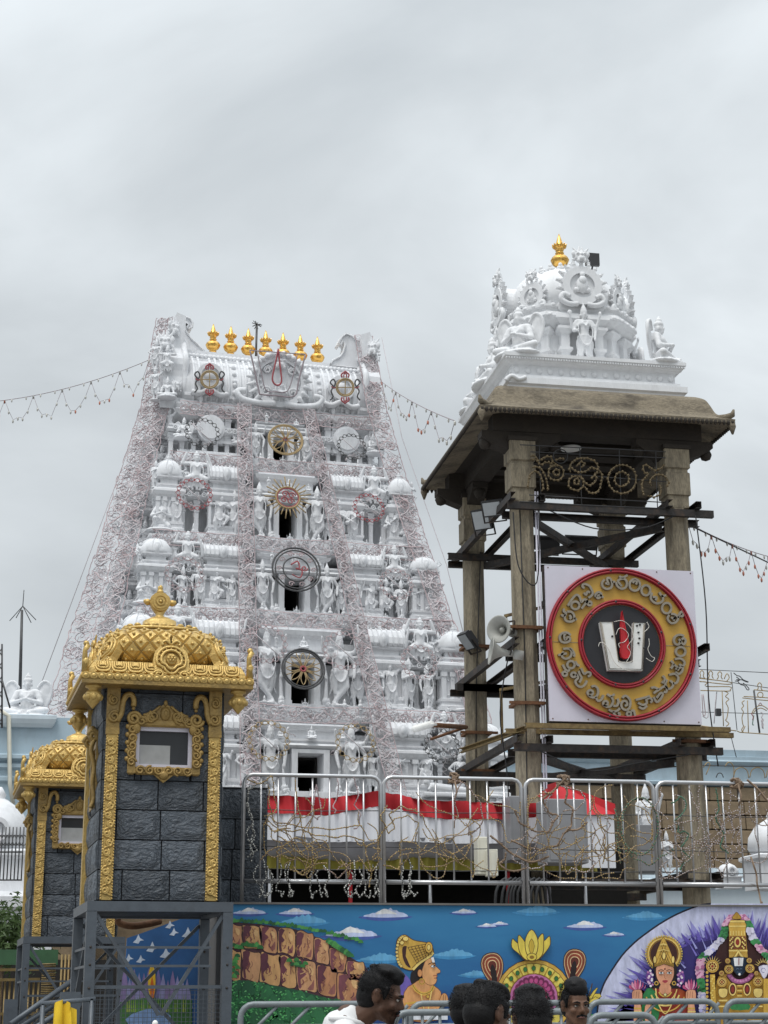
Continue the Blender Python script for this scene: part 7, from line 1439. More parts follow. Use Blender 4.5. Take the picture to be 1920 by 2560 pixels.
for a in ((617, 950, .52, 'wheel', 'golden flower-wheel light frame over the topmost tower opening'), (622, 1075, .70, 'sun', 'golden sunburst light frame over the fourth tower opening'), (640, 1230, .68, 'double', 'dark double-ring light frame with red scroll over the third opening'), (655, 1445, .58, 'dwheel', 'dark-rimmed wheel light frame over the second opening'), (580, 1600, .54, 'gold', 'golden garland ring on the guard left of the lowest door'), (768, 1605, .52, 'gold', 'golden garland ring on the guard right of the lowest door'), (955, 1612, .48, 'dark', 'dark garland ring at the lower right of the tower'), (437, 935, .50, 'dark', 'dark garland ring at the upper left of the tower top storey'), (760, 965, .44, 'dark', 'dark garland ring at the upper right of the tower top storey'), (420, 1067, .50, 'red', 'red garland ring left on the fourth storey'), (797, 1097, .46, 'red', 'red garland ring right on the fourth storey'), (398, 1240, .52, 'rose', 'rose garland ring left on the third storey'), (856, 1262, .48, 'rose', 'rose garland ring right on the third storey'), (905, 1430, .50, 'rose', 'rose garland ring right on the second storey'), (575, 1390, .56, 'rose', 'rose garland ring over the guard left of the second opening'), (742, 1405, .56, 'rose', 'rose garland ring over the guard right of the second opening')): ring_frame(*a)
# emblem light frames on the barrel roof
def Z1(x, y, D=48.2): return W(300+x/2.304, 760+y/2.304, D)
def emblem(label, cat, lst, D=48.2):
    t = empty('light_emblem', Z1(*lst[0][0][0], D), label=label, cat=cat); 
    for pts, w, m_ in lst: b = MB(); b.tube(smoothpts([Z1(x, y, D) for x, y in pts], 4), w, 5); obj('tube', b, m_, t, world=True)
emblem('white U-shaped light frame with red drop on the tower roof', 'light decoration', [([(745, 265), (790, 270), (900, 278), (1000, 285), (1068, 290)], .018, 'wire_mauve'), ([(748, 268), (770, 360), (800, 500), (812, 520), (900, 528), (1005, 530), (1030, 440), (1068, 292)], .026, 'wire_mauve'), ([(790, 275), (815, 400), (840, 495), (900, 505), (965, 500), (1000, 400), (1020, 295)], .018, 'wire_mauve'), ([(912, 258), (895, 340), (878, 420), (885, 455), (908, 468), (928, 455), (930, 420), (920, 340), (912, 258)], .028, 'wire_red')])
def wheel_em(cx, cy, label):
    L_ = [([(cx+50*math.cos(a), cy+50*math.sin(a)) for a in np.linspace(0, 6.28, 17)], .026, 'wire_gold'), ([(cx+42*math.cos(a), cy+42*math.sin(a)) for a in np.linspace(0, 6.28, 17)], .016, 'wire_gold'), ([(cx-50, cy), (cx+50, cy)], .016, 'wire_gold'), ([(cx, cy-50), (cx, cy+50)], .016, 'wire_gold')]
    for s_ in (-1, 1):
        y = cy+s_*52; L_.append(([(cx-18, y+s_*5), (cx-22, y+s_*22), (cx-4, y+s_*36), (cx, y+s_*40), (cx+4, y+s_*36), (cx+22, y+s_*22), (cx+18, y+s_*5)], .026, 'wire_red')); L_.append(([(cx-8, y+s_*5), (cx-8, y+s_*20), (cx, y+s_*28), (cx+8, y+s_*20), (cx+8, y+s_*5)], .02, 'wire_red'))
        x = cx+s_*60; L_.append(([(x, cy), (x+s_*26, cy-28), (x+s_*8, cy-46), (x-s_*4, cy-20), (x+s_*20, cy+20), (x+s_*10, cy+52), (x+s_*26, cy+74)], .024, 'wire_dark')); L_.append(([(x-s_*4, cy), (x+s_*10, cy+4), (x+s_*18, cy-6)], .024, 'wire_red'))
    emblem(label, 'light decoration', L_)
wheel_em(516, 435, 'golden wheel emblem of light tubes on the left of the tower roof'); wheel_em(1297, 480, 'wheel emblem of light tubes on the right of the tower roof')
# ---------------------------------------------------------------- festoon strings across the sky
def festoon(P0, P1, sag, n, label, red=0.5, scal=.5):
    P0 = Vector(P0); P1 = Vector(P1); cat = lambda t: P0+(P1-P0)*t-Vector((0, 0, sag*4*t*(1-t))); b = MB(); bb = MB()
    b.tube([cat(k/30) for k in range(31)], .011, 4)
    L_ = (P1-P0).length
    for k in range(n):
        t0, t1 = k/n, (k+1)/n; pts = [cat(t0+(t1-t0)*j/6)-Vector((0, 0, scal*4*(j/6)*(1-j/6)*(.8+.4*rl.random()))) for j in range(7)]; b.tube(pts, .008, 3)
        for p in pts: bb.lathe([(.014, 0), (.028, -.03), (.026, -.08), (.008, -.11)], tuple(p), 6, m=1 if rl.random() < red else 0)
        for j in range(2): p = cat(t0+(t1-t0)*(j+.5)/2); bb.lathe([(.012, 0), (.024, -.03), (.022, -.07), (.008, -.10)], tuple(p), 6)
    t = empty('string_lights', P0, label=label, cat='string lights', group='festoon light strings across the sky'); obj('cable', b, 'wire_mauve', t, world=True); obj('bulbs', bb, ['bulb_clear', 'bulb_red'], t, world=True, kind='stuff')
festoon(W(-60, 1008, 50), W(372, 900, 49), .25, 6, 'festoon light string hanging from the left edge to the tower top', .2, .75)
festoon(W(955, 955, 49), W(1137, 1052, 34), .1, 4, 'festoon light string between the tower and the pavilion roof', .25, .6)
festoon(W(1720, 1308, 32), W(1960, 1400, 40), .1, 5, 'festoon light string with red bulbs right of the pavilion', .6, .5)
b = MB(); b.tube([W(1722, 1312, 32), W(1960, 1425, 40)], .02, 4); obj('black_cable', b, 'black', None, label='plain dark cable running right from the pavilion frame', cat='cable')
# ---------------------------------------------------------------- light frames above the right parapet
def RZ(x, y, D=49.5): return W(1640+x/5.925, 1640+y/5.925, D)
def wires(label, lst, D=49.5, r=.016):
    t = empty('light_arch', RZ(*lst[0][0][0], D), label=label, cat='light decoration', group='outlined light arches on the right parapet')
    for pts, m_ in lst: b = MB(); b.tube(smoothpts([RZ(x, y, D) for x, y in pts], 3), r, 4); obj('outline_wire', b, m_, t, world=True)
knob = lambda x, y, s_=1: [(x-40*s_, y+70*s_), (x-20*s_, y+30*s_), (x-30*s_, y-10*s_), (x, y-45*s_), (x+30*s_, y-10*s_), (x+20*s_, y+30*s_), (x+40*s_, y+70*s_)]
colm = lambda x, y0, y1, d=1: [(x, y0), (x+d*60, y0+30), (x+d*20, y0+80), (x+d*70, y0+120), (x+d*25, y0+170), (x+d*60, y0+250), (x+d*40, y1-120), (x+d*20, y1-90), (x+d*70, y1-40), (x+d*30, y1)]
wires('pale gold light arch outline with urns just right of the round sign', [(knob(680, 260), 'wire_gold'), (knob(810, 265), 'wire_gold'), (knob(945, 275), 'wire_gold'), ([(640, 330), (1090, 385), (1060, 420), (640, 375)], 'wire_gold'), ([(1010, 340), (1050, 260), (1085, 320), (1050, 370)], 'wire_gold'), ([(650, 380), (760, 390), (740, 450), (1090, 455), (1100, 500), (1060, 520), (660, 510)], 'wire_gold'), (colm(1010, 520, 1040), 'wire_gold'), ([(980, 530), (1000, 1040)], 'wire_gold'), ([(890, 560), (860, 1000)], 'wire_pale'), ([(770, 560), (770, 900), (690, 890)], 'wire_pale'), ([(680, 570), (690, 760), (700, 880), (730, 860), (715, 700), (700, 570)], 'wire_rose'), ([(640, 1030), (1190, 1110)], 'wire_gold')])
wires('pale gold light arch outline with wheel at the right edge of the picture', [(knob(1535, 440), 'wire_gold'), ([(1450, 500), (1660, 520)], 'wire_gold'), ([(1280, 620), (1660, 660), (1660, 620), (1300, 600)], 'wire_gold'), (colm(1310, 660, 1130, -.6), 'wire_gold'), ([(1355, 660), (1370, 1130)], 'wire_gold'), ([(1545+40*math.cos(a), 575+40*math.sin(a)) for a in np.linspace(0, 6.28, 13)], 'wire_gold'), ([(1420, 850), (1460, 780), (1550, 730), (1650, 780), (1700, 850)], 'wire_gold'), ([(1440, 860), (1470, 810), (1550, 770), (1640, 810)], 'wire_gold'), ([(1545, 690), (1520, 730), (1570, 730), (1545, 690)], 'wire_rose'), (colm(1550, 830, 1060, .6), 'wire_pale'), ([(1200, 1110), (1270, 1130), (1320, 1040)], 'wire_gold'), ([(1240, 1130), (1660, 1160)], 'wire_gold'), ([(1450, 880), (1430, 1010), (1450, 1020)], 'wire_green'), ([(1410, 850), (1440, 900), (1430, 950)], 'wire_red')])
wires('dark bird-shaped light outline between the two arches at right', [([(1150, 250), (1200, 290), (1240, 300), (1290, 350), (1370, 385), (1330, 380), (1260, 350), (1210, 370), (1170, 370)], 'wire_dark'), ([(1210, 370), (1250, 420), (1310, 440), (1350, 500), (1380, 490), (1340, 440), (1290, 400)], 'wire_dark'), ([(1190, 310), (1240, 350), (1190, 350)], 'wire_dark')])
wires('faint arched light outlines fixed to the parapet face at right', [([(1150+60*k*4, 1800), (1180+60*k*4, 1690), (1270+60*k*4, 1650), (1350+60*k*4, 1700), (1375+60*k*4, 1810)], 'wire_gold') for k in range(3)]+[([(700, 1650), (760, 1580), (800, 1610), (740, 1760)], 'wire_gold'), ([(890, 1800), (920, 1740), (970, 1740), (1000, 1800)], 'wire_dark'), ([(660, 1620), (1700, 1640)], 'wire_dark'), ([(1020, 1640), (1080, 1570), (1150, 1640), (1150, 1800)], 'wire_gold')], 49.7)
b = MB()
for x0, y0, x1, y1 in ((640, 320, 1700, 480), (640, 200, 1700, 250), (640, 830, 1700, 860), (1110, 240, 1200, 1100), (900, 530, 860, 1000), (1100, 1150, 1190, 1500)): b.tube([RZ(x0, y0, 49.6), RZ(x1, y1, 49.6)], .014, 3)
obj('support_wires', b, 'wire_dark', None, label='thin taut support wires of the light arches at right', cat='wire')
b = MB(); b.tube([RZ(1450, 510, 48), RZ(1535, 1140, 48)], .03, 5); obj('thin_pole', b, 'wire_dark', None, label='thin dark slanting pole before the rightmost light arch', cat='pole')
t = pbox('hanging_box', 1792, 1771, 1803, 1789, 48.5, .12, 'dark_plastic', 'small black box hanging in the light arch right of the sign', 'box')
# ---------------------------------------------------------------- rope lights tangled over the railing
def R7(x, y, D=17.06): return W(560+x/2.4397, 1840+y/2.4397, D+rl.uniform(-.035, .02))
def R8(x, y, D=17.06): return W(1200+x/2.304, 1840+y/2.304, D+rl.uniform(-.035, .02))
def tangle(label, lst, m=('cable_brown', 'bulb_amber'), bead=.008, step=.022, r=.0055):
    b = MB()
    for pts in lst: rope(b, smoothpts(pts, 6), r, bead, step)
    t = empty('rope_light', lst[0][0], label=label, cat='rope light', group='rope lights tangled over the railing'); obj('light_cable', b, list(m), t, world=True, kind='stuff')
def wig(pts, j): return [(x+rl.uniform(-j, j), y+rl.uniform(-j, j)) for x, y in pts]
def seg(f, pts, j=8, sub=2):
    out = []
    for (a, c) in zip(pts, pts[1:]):
        for k in range(sub): t = k/sub; out.append((a[0]+(c[0]-a[0])*t, a[1]+(c[1]-a[1])*t))
    out.append(pts[-1]); return [f(*p) for p in wig(out, j)]
tangle('silver bead rope light hanging at the far left end of the railing', [seg(R7, [(150, 310), (145, 420), (170, 540), (180, 580), (165, 640), (190, 700), (150, 740), (170, 690), (140, 600), (175, 520), (140, 400), (150, 310)], 8), seg(R7, [(160, 540), (190, 600), (160, 660), (185, 720), (160, 760)], 9), seg(R7, [(150, 330), (190, 300), (260, 290)])], ('wire_dark', 'bulb_clear'), .009)
tangle('brown rope light drooping in loops on the leftmost railing panel', [seg(R7, [(140, 255), (220, 290), (300, 250), (310, 380), (315, 450), (270, 480), (250, 530), (300, 575), (400, 570)]), seg(R7, [(270, 290), (280, 400), (310, 520), (480, 560), (640, 570), (760, 550), (840, 545)]), seg(R7, [(310, 590), (360, 570), (470, 580), (560, 610), (680, 620), (770, 605), (850, 640)]), seg(R7, [(430, 270), (440, 400), (470, 500), (440, 560)])])
tangle('thin red and brown wire loops near the first railing bars', [seg(R7, [(560, 300), (540, 420), (530, 480), (565, 505), (590, 480), (580, 400), (570, 300)]), seg(R7, [(690, 260), (700, 320), (670, 430), (680, 480)]), seg(R7, [(800, 260), (820, 340), (800, 420), (830, 480), (820, 540), (800, 570)])], ('wire_rose', 'wire_rose'), .007)
tangle('amber rope light snarled low on the leftmost panel', [seg(R7, [(230, 760), (300, 680), (360, 690), (420, 740), (380, 800), (450, 830), (520, 790), (560, 720), (520, 680), (440, 700), (380, 650), (330, 700), (350, 780)], 14), seg(R7, [(440, 740), (500, 760), (540, 800), (480, 850), (430, 800)], 12), seg(R7, [(330, 600), (380, 640), (440, 620), (500, 660), (560, 640), (600, 680)], 10)])
for i, (x, lb) in enumerate(((240, 'first'), (380, 'second'), (580, 'third'), (790, 'fourth'), (905, 'fifth'), (1120, 'sixth'))):
    tangle(f'{lb} hanging clump of clear bead lights below the lower rail from the left', [seg(R7, [(x+dx, 780+rl.uniform(-40, 40)), (x+dx+rl.uniform(-30, 30), 860), (x+dx+rl.uniform(-30, 30), 930), (x+dx+rl.uniform(-20, 20), 985), (x+dx+20, 950)], 9) for dx in (-30, 0, 30)], ('wire_dark', 'bulb_clear'), .009)
tangle('amber rope light looped between the first and second railing panels', [seg(R7, [(800, 620), (830, 660), (870, 680), (930, 640), (980, 560), (1050, 500), (1130, 480), (1180, 540), (1150, 640), (1080, 650)]), seg(R7, [(850, 640), (870, 700), (880, 780), (900, 860), (890, 920)]), seg(R7, [(990, 420), (960, 500), (1000, 600), (1040, 560), (1000, 480), (1080, 430), (1170, 450)]), seg(R7, [(900, 680), (950, 700), (900, 750), (950, 760)], 14), seg(R7, [(970, 780), (1060, 820), (1110, 760), (1150, 690), (1080, 700), (1000, 740)], 14)])
tangle('brown wires looped over the second railing panel', [seg(R7, [(600, 800), (640, 830), (700, 860), (760, 800), (740, 780), (690, 810)]), seg(R7, [(1390, 260), (1480, 300), (1560, 400), (1580, 520), (1500, 600), (1480, 540)]), seg(R7, [(1450, 280), (1400, 380), (1420, 480), (1400, 560)])], ('cable_brown', 'wire_rose'), .007)
tangle('long brown wire scallops on the third railing panel', [seg(R8, [(190, 430), (230, 500), (320, 550), (400, 540), (440, 460), (380, 420), (370, 360), (440, 300), (490, 250)]), seg(R8, [(180, 600), (280, 640), (360, 660), (440, 630), (480, 560), (560, 540), (620, 500)]), seg(R8, [(500, 260), (500, 380), (540, 420), (520, 520), (480, 570)]), seg(R8, [(60, 580), (140, 640), (220, 700), (300, 730), (400, 700)]), seg(R8, [(150, 680), (120, 740), (170, 780), (260, 770)])], ('cable_brown', 'cable_brown'), .009, .03, .010)
tangle('knotted wires at the bottom of the third railing panel', [seg(R8, [(220, 600), (270, 560), (330, 600), (300, 680), (240, 660), (200, 720), (300, 770), (380, 740), (330, 690)], 14), seg(R8, [(470, 780), (540, 760), (610, 780), (660, 720), (600, 690), (540, 730)], 12), seg(R8, [(640, 470), (660, 560), (650, 640), (690, 700), (640, 780)], 10), seg(R8, [(720, 460), (750, 520), (700, 600), (740, 680)], 10), seg(R8, [(360, 300), (400, 340), (380, 420), (420, 480), (390, 540)], 14), seg(R8, [(440, 280), (540, 300), (600, 360), (560, 420), (480, 420)], 14)], ('cable_brown', 'wire_pale'), .008)
tangle('large ring of amber and green rope light on the third panel', [[R8(920+105*math.cos(a), 520+165*math.sin(a)) for a in np.linspace(0, 12.5, 44)], seg(R8, [(780, 420), (800, 520), (790, 620), (810, 740)], 10), seg(R8, [(820, 640), (880, 700), (980, 740), (1050, 700), (1110, 640)])], ('cable_brown', 'wire_green'), .010, .03)
tangle('dark green rope light coils hanging right of the third panel', [seg(R8, [(1110, 380), (1160, 350), (1190, 420), (1130, 480), (1150, 560), (1210, 560), (1160, 640), (1210, 720), (1150, 760)], 10), seg(R8, [(1360, 300), (1380, 420), (1360, 480), (1400, 560), (1380, 640), (1430, 680)], 6)], ('wire_green', 'wire_green'), .009)
tangle('pale wires drooping on the rightmost railing panel', [seg(R8, [(1200, 300), (1260, 440), (1300, 600), (1340, 760)], 4), seg(R8, [(1450, 300), (1440, 420), (1470, 560), (1450, 620), (1500, 680)], 5), seg(R8, [(1490, 380), (1500, 520), (1480, 600), (1520, 660)], 5), seg(R8, [(1580, 280), (1620, 330), (1659, 370), (1750, 430)], 3), seg(R8, [(1600, 420), (1580, 560), (1610, 640)], 5), seg(R8, [(1050, 300), (1010, 420), (1080, 480)], 8)], ('cable_brown', 'wire_pale'), .008)
for nm, x0_, x1_, n_ in (('leftmost', 660, 945, 12), ('second', 1000, 1300, 14), ('third', 1320, 1630, 24), ('rightmost', 1650, 1920, 20)):
    ls = []
    for k in range(n_):
        px = rl.uniform(x0_, x1_); py = rl.uniform(1960, 2120); pts = []; a = rl.uniform(0, 6.28)
        for j in range(9): pts.append(W(px, py, 17.06+rl.uniform(-.035, .02))); a += rl.uniform(-1.1, 1.1); px = min(max(px+26*math.cos(a), x0_), x1_); py = min(max(py+26*abs(math.sin(a))*(1 if j < 6 else -1), 1945), 2195)
        ls.append(pts)
    tangle(f'fine loose wire loops scattered over the {nm} railing panel', ls, ('cable_brown', rl.choice(('wire_pale', 'bulb_amber'))), .007, .026, .0045)
tangle('dark cable draped from the top rail down to the right edge', [seg(R8, [(1540, 250), (1600, 310), (1700, 420)], 2), seg(R8, [(1560, 700), (1590, 800), (1605, 900), (1640, 1060), (1662, 1200)], 3)], ('cable_brown', 'cable_brown'), .012, .5, .012)
for (px, py, lb) in ((1408, 240, 'left'), (480, 236, 'x'), (1480, 258, 'right'),):
    pass
for f, x, y, lb in ((R7, 1405, 238, 'brown cloth knot tied round the top rail near the second panel joint'), (R8, 488, 240, 'brown rope knot on the top rail of the third panel'), (R8, 1485, 258, 'brown rope knot on the top rail of the rightmost panel')):
    p = f(x, y); b = MB()
    for k in range(7): a = rl.uniform(0, 3); b.tube([Vector((p.x+rl.uniform(-.04, .04)+.045*math.cos(t)*math.cos(a), 17.1+.04*math.sin(t), 3.82+.05*math.sin(t+a))) for t in np.linspace(0, 6.28, 10)], .011, 5)
    b.tube([(p.x, 17.06, 3.80), (p.x+.02, 17.04, 3.68), (p.x-.01, 17.05, 3.58)], .010, 5); obj('rope_knot', b, 'cable_brown', None, label=lb, cat='rope', group='rope knots on the railing')
# cabinet equipment at terrace floor
b = MB(); 
for k in range(9): x = W(1240+k*12, 2225, 22).x; b.tube(smoothpts([(x, 22, 2.5), (x+.03*math.sin(k), 22, 3.0), (x+.2, 22.1, 3.15), (x+.3, 22.2, 2.5)], 4), .02, 5)
obj('cable_bundle', b, 'black', None, label='bundle of black cables looping on the terrace floor behind the railing', cat='cables')
# ---------------------------------------------------------------- lower left clutter
gb = empty('green_beam', W(0, 2400, 27), label='green painted beam crossing behind the further steel stand', cat='beam')
b = MB(); p = W(-5, 2412, 27); q = W(146, 2374, 27); b.box(p.x, q.x, 27, 27.15, p.z, q.z); obj('beam', b, 'green_paint', gb, world=True)
kk = empty('bamboo_screen', W(115, 2480, 26), label='bamboo slat screen under the green beam', cat='screen')
p = W(98, 2560, 26); q = W(140, 2405, 26)
for k in range(46): z = p.z-.6+(q.z-p.z+.6)*k/46; b = MB(); b.tube([(p.x, 26+.01*(k % 3), z), (q.x, 26, z+rl.uniform(-.008, .008))], .012, 5); obj('bamboo_slat', b, 'bronze_grille', kk, world=True)
gt = empty('bronze_gate', W(20, 2480, 26.5), label='bronze barred gate at the lower left edge', cat='gate')
for k in range(9): p = W(-5+12*k, 2560, 26.5); b = MB(); b.tube([(p.x, 26.5, 0), (p.x, 26.5, 2.0)], .018, 5); obj('bar', b, 'bronze_grille', gt, world=True)
for y in (2425, 2450, 2535): b = MB(); p = W(-8, y, 26.45); q = W(100, y-2, 26.45); b.bar(p, q, .04, .04); obj('rail', b, 'bronze_grille', gt, world=True)
for k in range(5): p = W(150+9*k, 2500, 27); b = MB(); b.tube([(p.x, 27, 0), (p.x, 27, 2.35)], .02, 5); obj('bar', b, 'bronze_grille', gt, world=True)
b = MB(); p = W(180, 2500, 26.9); b.box(p.x, p.x+.08, 26.9, 26.98, 0, 2.45); obj('red_post', b, 'cloth_red', None, label='dark red post behind the two steel stands', cat='post')
b = MB(); p = W(-10, 2560, 30); b.box(p.x-1, p.x+5, 30, 30.2, 0, 2.35); obj('dark_shed_wall', b, 'dark_room', None, label='dark shed wall behind the bronze gate at lower left', cat='wall')
sr = empty('stair_rail', W(60, 2520, 21.5), label='grey sloping stair handrails between the two steel stands', cat='handrail')
for (a, c) in (((25, 2562), (190, 2445)), ((80, 2575), (190, 2505)), ((30, 2580), (185, 2480))): b = MB(); b.tube([W(*a, 21.5), W(*c, 22.5)], .035, 8); obj('rail', b, 'grey_paint', sr, world=True)
b = MB(); p = W(160, 2560, 15)
cl = MB(); cl.add([], [])
def yc(u, v):
    x = .0+(.17+.10*(1-v))*(u-.5); return (p.x+x+.015*math.sin(u*17+v*3), 15+.03*math.cos(u*13)+.02*v, p.z-.25+.42*v+.03*math.sin(u*4)*v-.05*abs(u-.35)*v)
obj('yellow_cloth', sheet(yc, 16, 10), 'paint_yellow' if 'paint_yellow' in MATS else mat('paint_yellow', (.70, .46, .02), .8, var=.1, bump=.3, bscale=8) and 'paint_yellow', None, label='bright yellow cloth hanging over a rail at the lower left', cat='cloth')
b = MB(); b.tube([(p.x-.2, 15.05, p.z+.16), (p.x+.25, 15.05, p.z+.2)], .02, 6); b.tube([(p.x-.18, 15.05, 0), (p.x-.18, 15.05, p.z+.16)], .02, 6); b.tube([(p.x+.22, 15.05, 0), (p.x+.22, 15.05, p.z+.2)], .02, 6); obj('cloth_rail', b, 'grey_paint', None, label='thin grey rail stand under the yellow cloth', cat='rail')
b = MB(); p = W(388, 2552, 14.5); b.box(p.x-1.4, p.x-.02, 14.5, 14.9, 1.38, 1.42); b.ball((p.x, 14.5, 1.46), (.025, .03, .03)); b.box(p.x-1.3, p.x-.1, 14.6, 14.8, 0, 1.38); obj('white_kiosk_top', b, 'sign_white', None, label='white counter top peeking in at the bottom edge before the steel stand', cat='counter')
# ---------------------------------------------------------------- crowd barriers
def barrier(px0, px1, py, D, label, slant, z_b=.25):
    p = W(px0, py, D); q = W(px1, py, D); z = (p.z+q.z)/2; x0, x1 = p.x, q.x; r = .024; rc = .10
    t = empty('crowd_barrier', (x0, D, 0), label=label, cat='barrier', group='grey tubular crowd barriers')
    pts = [(x0, D, z_b), (x0, D, z-rc)]+[(x0+rc-rc*math.cos(a), D, z-rc+rc*math.sin(a)) for a in (rad(22), rad(45), rad(68))]+[(x0+rc, D, z), (x1-rc, D, z)]+[(x1-rc+rc*math.sin(a), D, z-rc+rc*math.cos(a)) for a in (rad(22), rad(45), rad(68))]+[(x1, D, z-rc), (x1, D, z_b)]
    b = MB(); b.tube(pts, r, 10); obj('frame_tube', b, 'barrier_paint', t, world=True)
    zl = z-.17 if slant else z-.9
    b = MB(); b.tube([(x0, D, zl), (x1, D, zl)], .018, 8); obj('rail', b, 'barrier_paint', t, world=True)
    b = MB(); b.tube([(x0, D, z_b+.05), (x1, D, z_b+.05)], .02, 8); obj('rail', b, 'barrier_paint', t, world=True)
    n = max(3, int((x1-x0)/(.24 if slant else .12)))
    for k in range(n):
        b = MB(); x = x0+(x1-x0)*(k+.6)/n
        if slant: b.tube([(x-.12, D, z-.26), (x+.13, D, z-.015)], .014, 6)
        else: b.tube([(x, D, zl), (x, D, z-.01)], .012, 6)
        obj('bar', b, 'barrier_paint', t, world=True)
    if slant:
        for k in range(n): b = MB(); x = x0+(x1-x0)*(k+.6)/n; b.tube([(x, D, z_b+.05), (x, D, zl)], .012, 6); obj('bar', b, 'barrier_paint', t, world=True)
    for x in (x0+.02, x1-.02): b = MB(); b.bar((x, D-.28, .03), (x, D+.28, .03), .05, .04); b.bar((x, D, .03), (x, D, z_b+.02), .04, .04); obj('foot', b, 'barrier_paint', t, world=True)
barrier(602, 1012, 2510, 14.0, 'far-row crowd barrier at left, in front of the painted forest', True)
barrier(1026, 1462, 2508, 14.0, 'far-row crowd barrier in the middle, before the painted wheel', True)
barrier(1470, 1792, 2504, 14.0, 'far-row crowd barrier in front of the painted goddess', True)
barrier(1812, 2140, 2502, 14.0, 'far-row crowd barrier cut by the right edge', True)
barrier(985, 1462, 2530, 12.6, 'near-row crowd barrier behind the group of men', False)
barrier(1470, 1640, 2538, 12.6, 'short near-row crowd barrier right of the man facing the camera', True)
barrier(1650, 2080, 2540, 12.6, 'near-row crowd barrier at the lower right corner', True)
# ---------------------------------------------------------------- men in the foreground (bodies built whole, standing on the ground)
mat('skin', (.125, .062, .036), .5, var=.12, scale=18, spec=.35)
mat('skin_dark', (.095, .048, .030), .5, var=.12, scale=18, spec=.3)
mat('hair', (.006, .0055, .006), .55, var=.3, scale=40, bump=.2, bscale=160, spec=.22)
mat('shirt_white', (.72, .72, .72), .85, var=.04, scale=6, bump=.15, bscale=8)
mat('shirt_dark', (.045, .045, .05), .85, var=.2, scale=10, bump=.2, bscale=9)
mat('shirt_grey', (.30, .30, .28), .85, var=.1, scale=10, bump=.2, bscale=9)
mat('trousers', (.03, .034, .05), .85, var=.15)
mat('eye_white', (.55, .52, .48), .3, var=.02)
mat('lip', (.13, .05, .04), .5, var=.1)
mat('shoe', (.02, .018, .016), .5, var=.1)
def person(label, px, py_top, D, yaw, pitch, shirt, skin='skin', face=True, hair_up=.0, moustache=False, beard=False, roll=0, seed=0, fwd=.0, drop=.0):
    p = W(px, py_top, D); H = p.z; t = empty('person', (p.x, D, 0), rad(yaw), label=label, cat='person')
    rgp = random.Random(seed)
    hz_ = H-.125-hair_up; hr = Matrix.Translation((0, -.02-fwd, hz_-.10)) @ Matrix.Rotation(rad(pitch), 4, 'X') @ Matrix.Rotation(rad(roll), 4, 'Y') @ Matrix.Translation((0, .0, .10))
    q = lambda x, y, z: hr @ Vector((x, y, z))
    hz_ += drop
    # head and body: one surface
    b = MB()
    def E_(x, y, z, r, n=14):
        i0 = len(b.v); b.ball((x, y, z), r, n); b.v[i0:] = [tuple(hr @ Vector(v)) for v in b.v[i0:]]
    def K_(a, ra, c, rc_): b.cap(q(*a), ra, q(*c), rc_)
    E_(0, .015, .02, (.076, .096, .098)); E_(0, -.02, -.03, (.064, .072, .085)); E_(0, -.045, -.07, (.050, .045, .045)); E_(0, -.068, -.102, (.026, .02, .02))
    K_((-.05, -.01, -.06), .022, (-.025, -.06, -.098), .02); K_((.05, -.01, -.06), .022, (.025, -.06, -.098), .02)
    K_((0, -.083, .012), .009, (0, -.104, -.028), .0125); E_(-.013, -.092, -.035, (.010, .012, .009)); E_(.013, -.092, -.035, (.010, .012, .009))
    K_((-.048, -.070, .018), .010, (-.012, -.083, .016), .010); K_((.048, -.070, .018), .010, (.012, -.083, .016), .010)
    E_(-.042, -.062, -.03, (.022, .02, .02)); E_(.042, -.062, -.03, (.022, .02, .02)); K_((-.020, -.084, -.062), .008, (.020, -.084, -.062), .008); K_((-.016, -.082, -.074), .009, (.016, -.082, -.074), .009)
    for s_ in (-1, 1): E_(s_*.077, .018, -.012, (.010, .022, .033)); E_(s_*.080, .022, .008, (.010, .018, .018))
    b.cap(q(0, .02, -.06), .052, (0, .0-fwd*.4, hz_-.20), .056); b.cap((0, -fwd*.4, hz_-.20), .056, (0, .03, hz_-.24), .06); b.cap((0, .03, hz_-.20), .06, (0, .03, hz_-.27), .075)
    sh = hz_-.30; hp = H*.52
    for s_ in (-1, 1): b.cap((s_*.04, .03, hz_-.235), .055, (s_*.165, .03, sh), .055)
    b.cap((0, .02, sh-.06), .13, (0, .01, sh-.28), .115); b.cap((0, .01, sh-.28), .115, (0, .02, hp), .12)
    for s_ in (-1, 1):
        b.cap((s_*.165, .03, sh), .05, (s_*.23, .02, sh-.28), .040); b.cap((s_*.23, .02, sh-.28), .040, (s_*.24, -.06, sh-.53), .027)
        b.cap((s_*.24, -.06, sh-.53), .03, (s_*.24, -.08, sh-.60), .03)
        for f_ in range(4): b.cap((s_*.24, -.055-.018*f_+.0, sh-.61), .009, (s_*.232, -.06-.018*f_, sh-.68-.012*(f_ in (1, 2))), .0075)
        b.cap((s_*.225, -.10, sh-.58), .010, (s_*.215, -.125, sh-.63), .008)
        b.cap((s_*.085, .02, hp), .085, (s_*.10, .0, hp*.52), .058); b.cap((s_*.10, .0, hp*.52), .056, (s_*.10, .02, .09), .036); b.cap((s_*.10, .04, .045), .04, (s_*.11, -.12, .03), .032)
    obj('body', remesh(b, .0075, 'body', skin, 2), None, t)
    # clothing
    b = MB(); b.cap((0, .035-fwd*.15, hz_-.218), .076, (0, .03, hz_-.27), .10); b.cap((0, .075, hz_-.24), .075, (0, .08, hz_-.36), .09)
    for s_ in (-1, 1):
        b.cap((s_*.05, .03, hz_-.255), .066, (s_*.17, .03, sh), .066); b.cap((s_*.17, .03, sh), .064, (s_*.225, .022, sh-.22), .06)
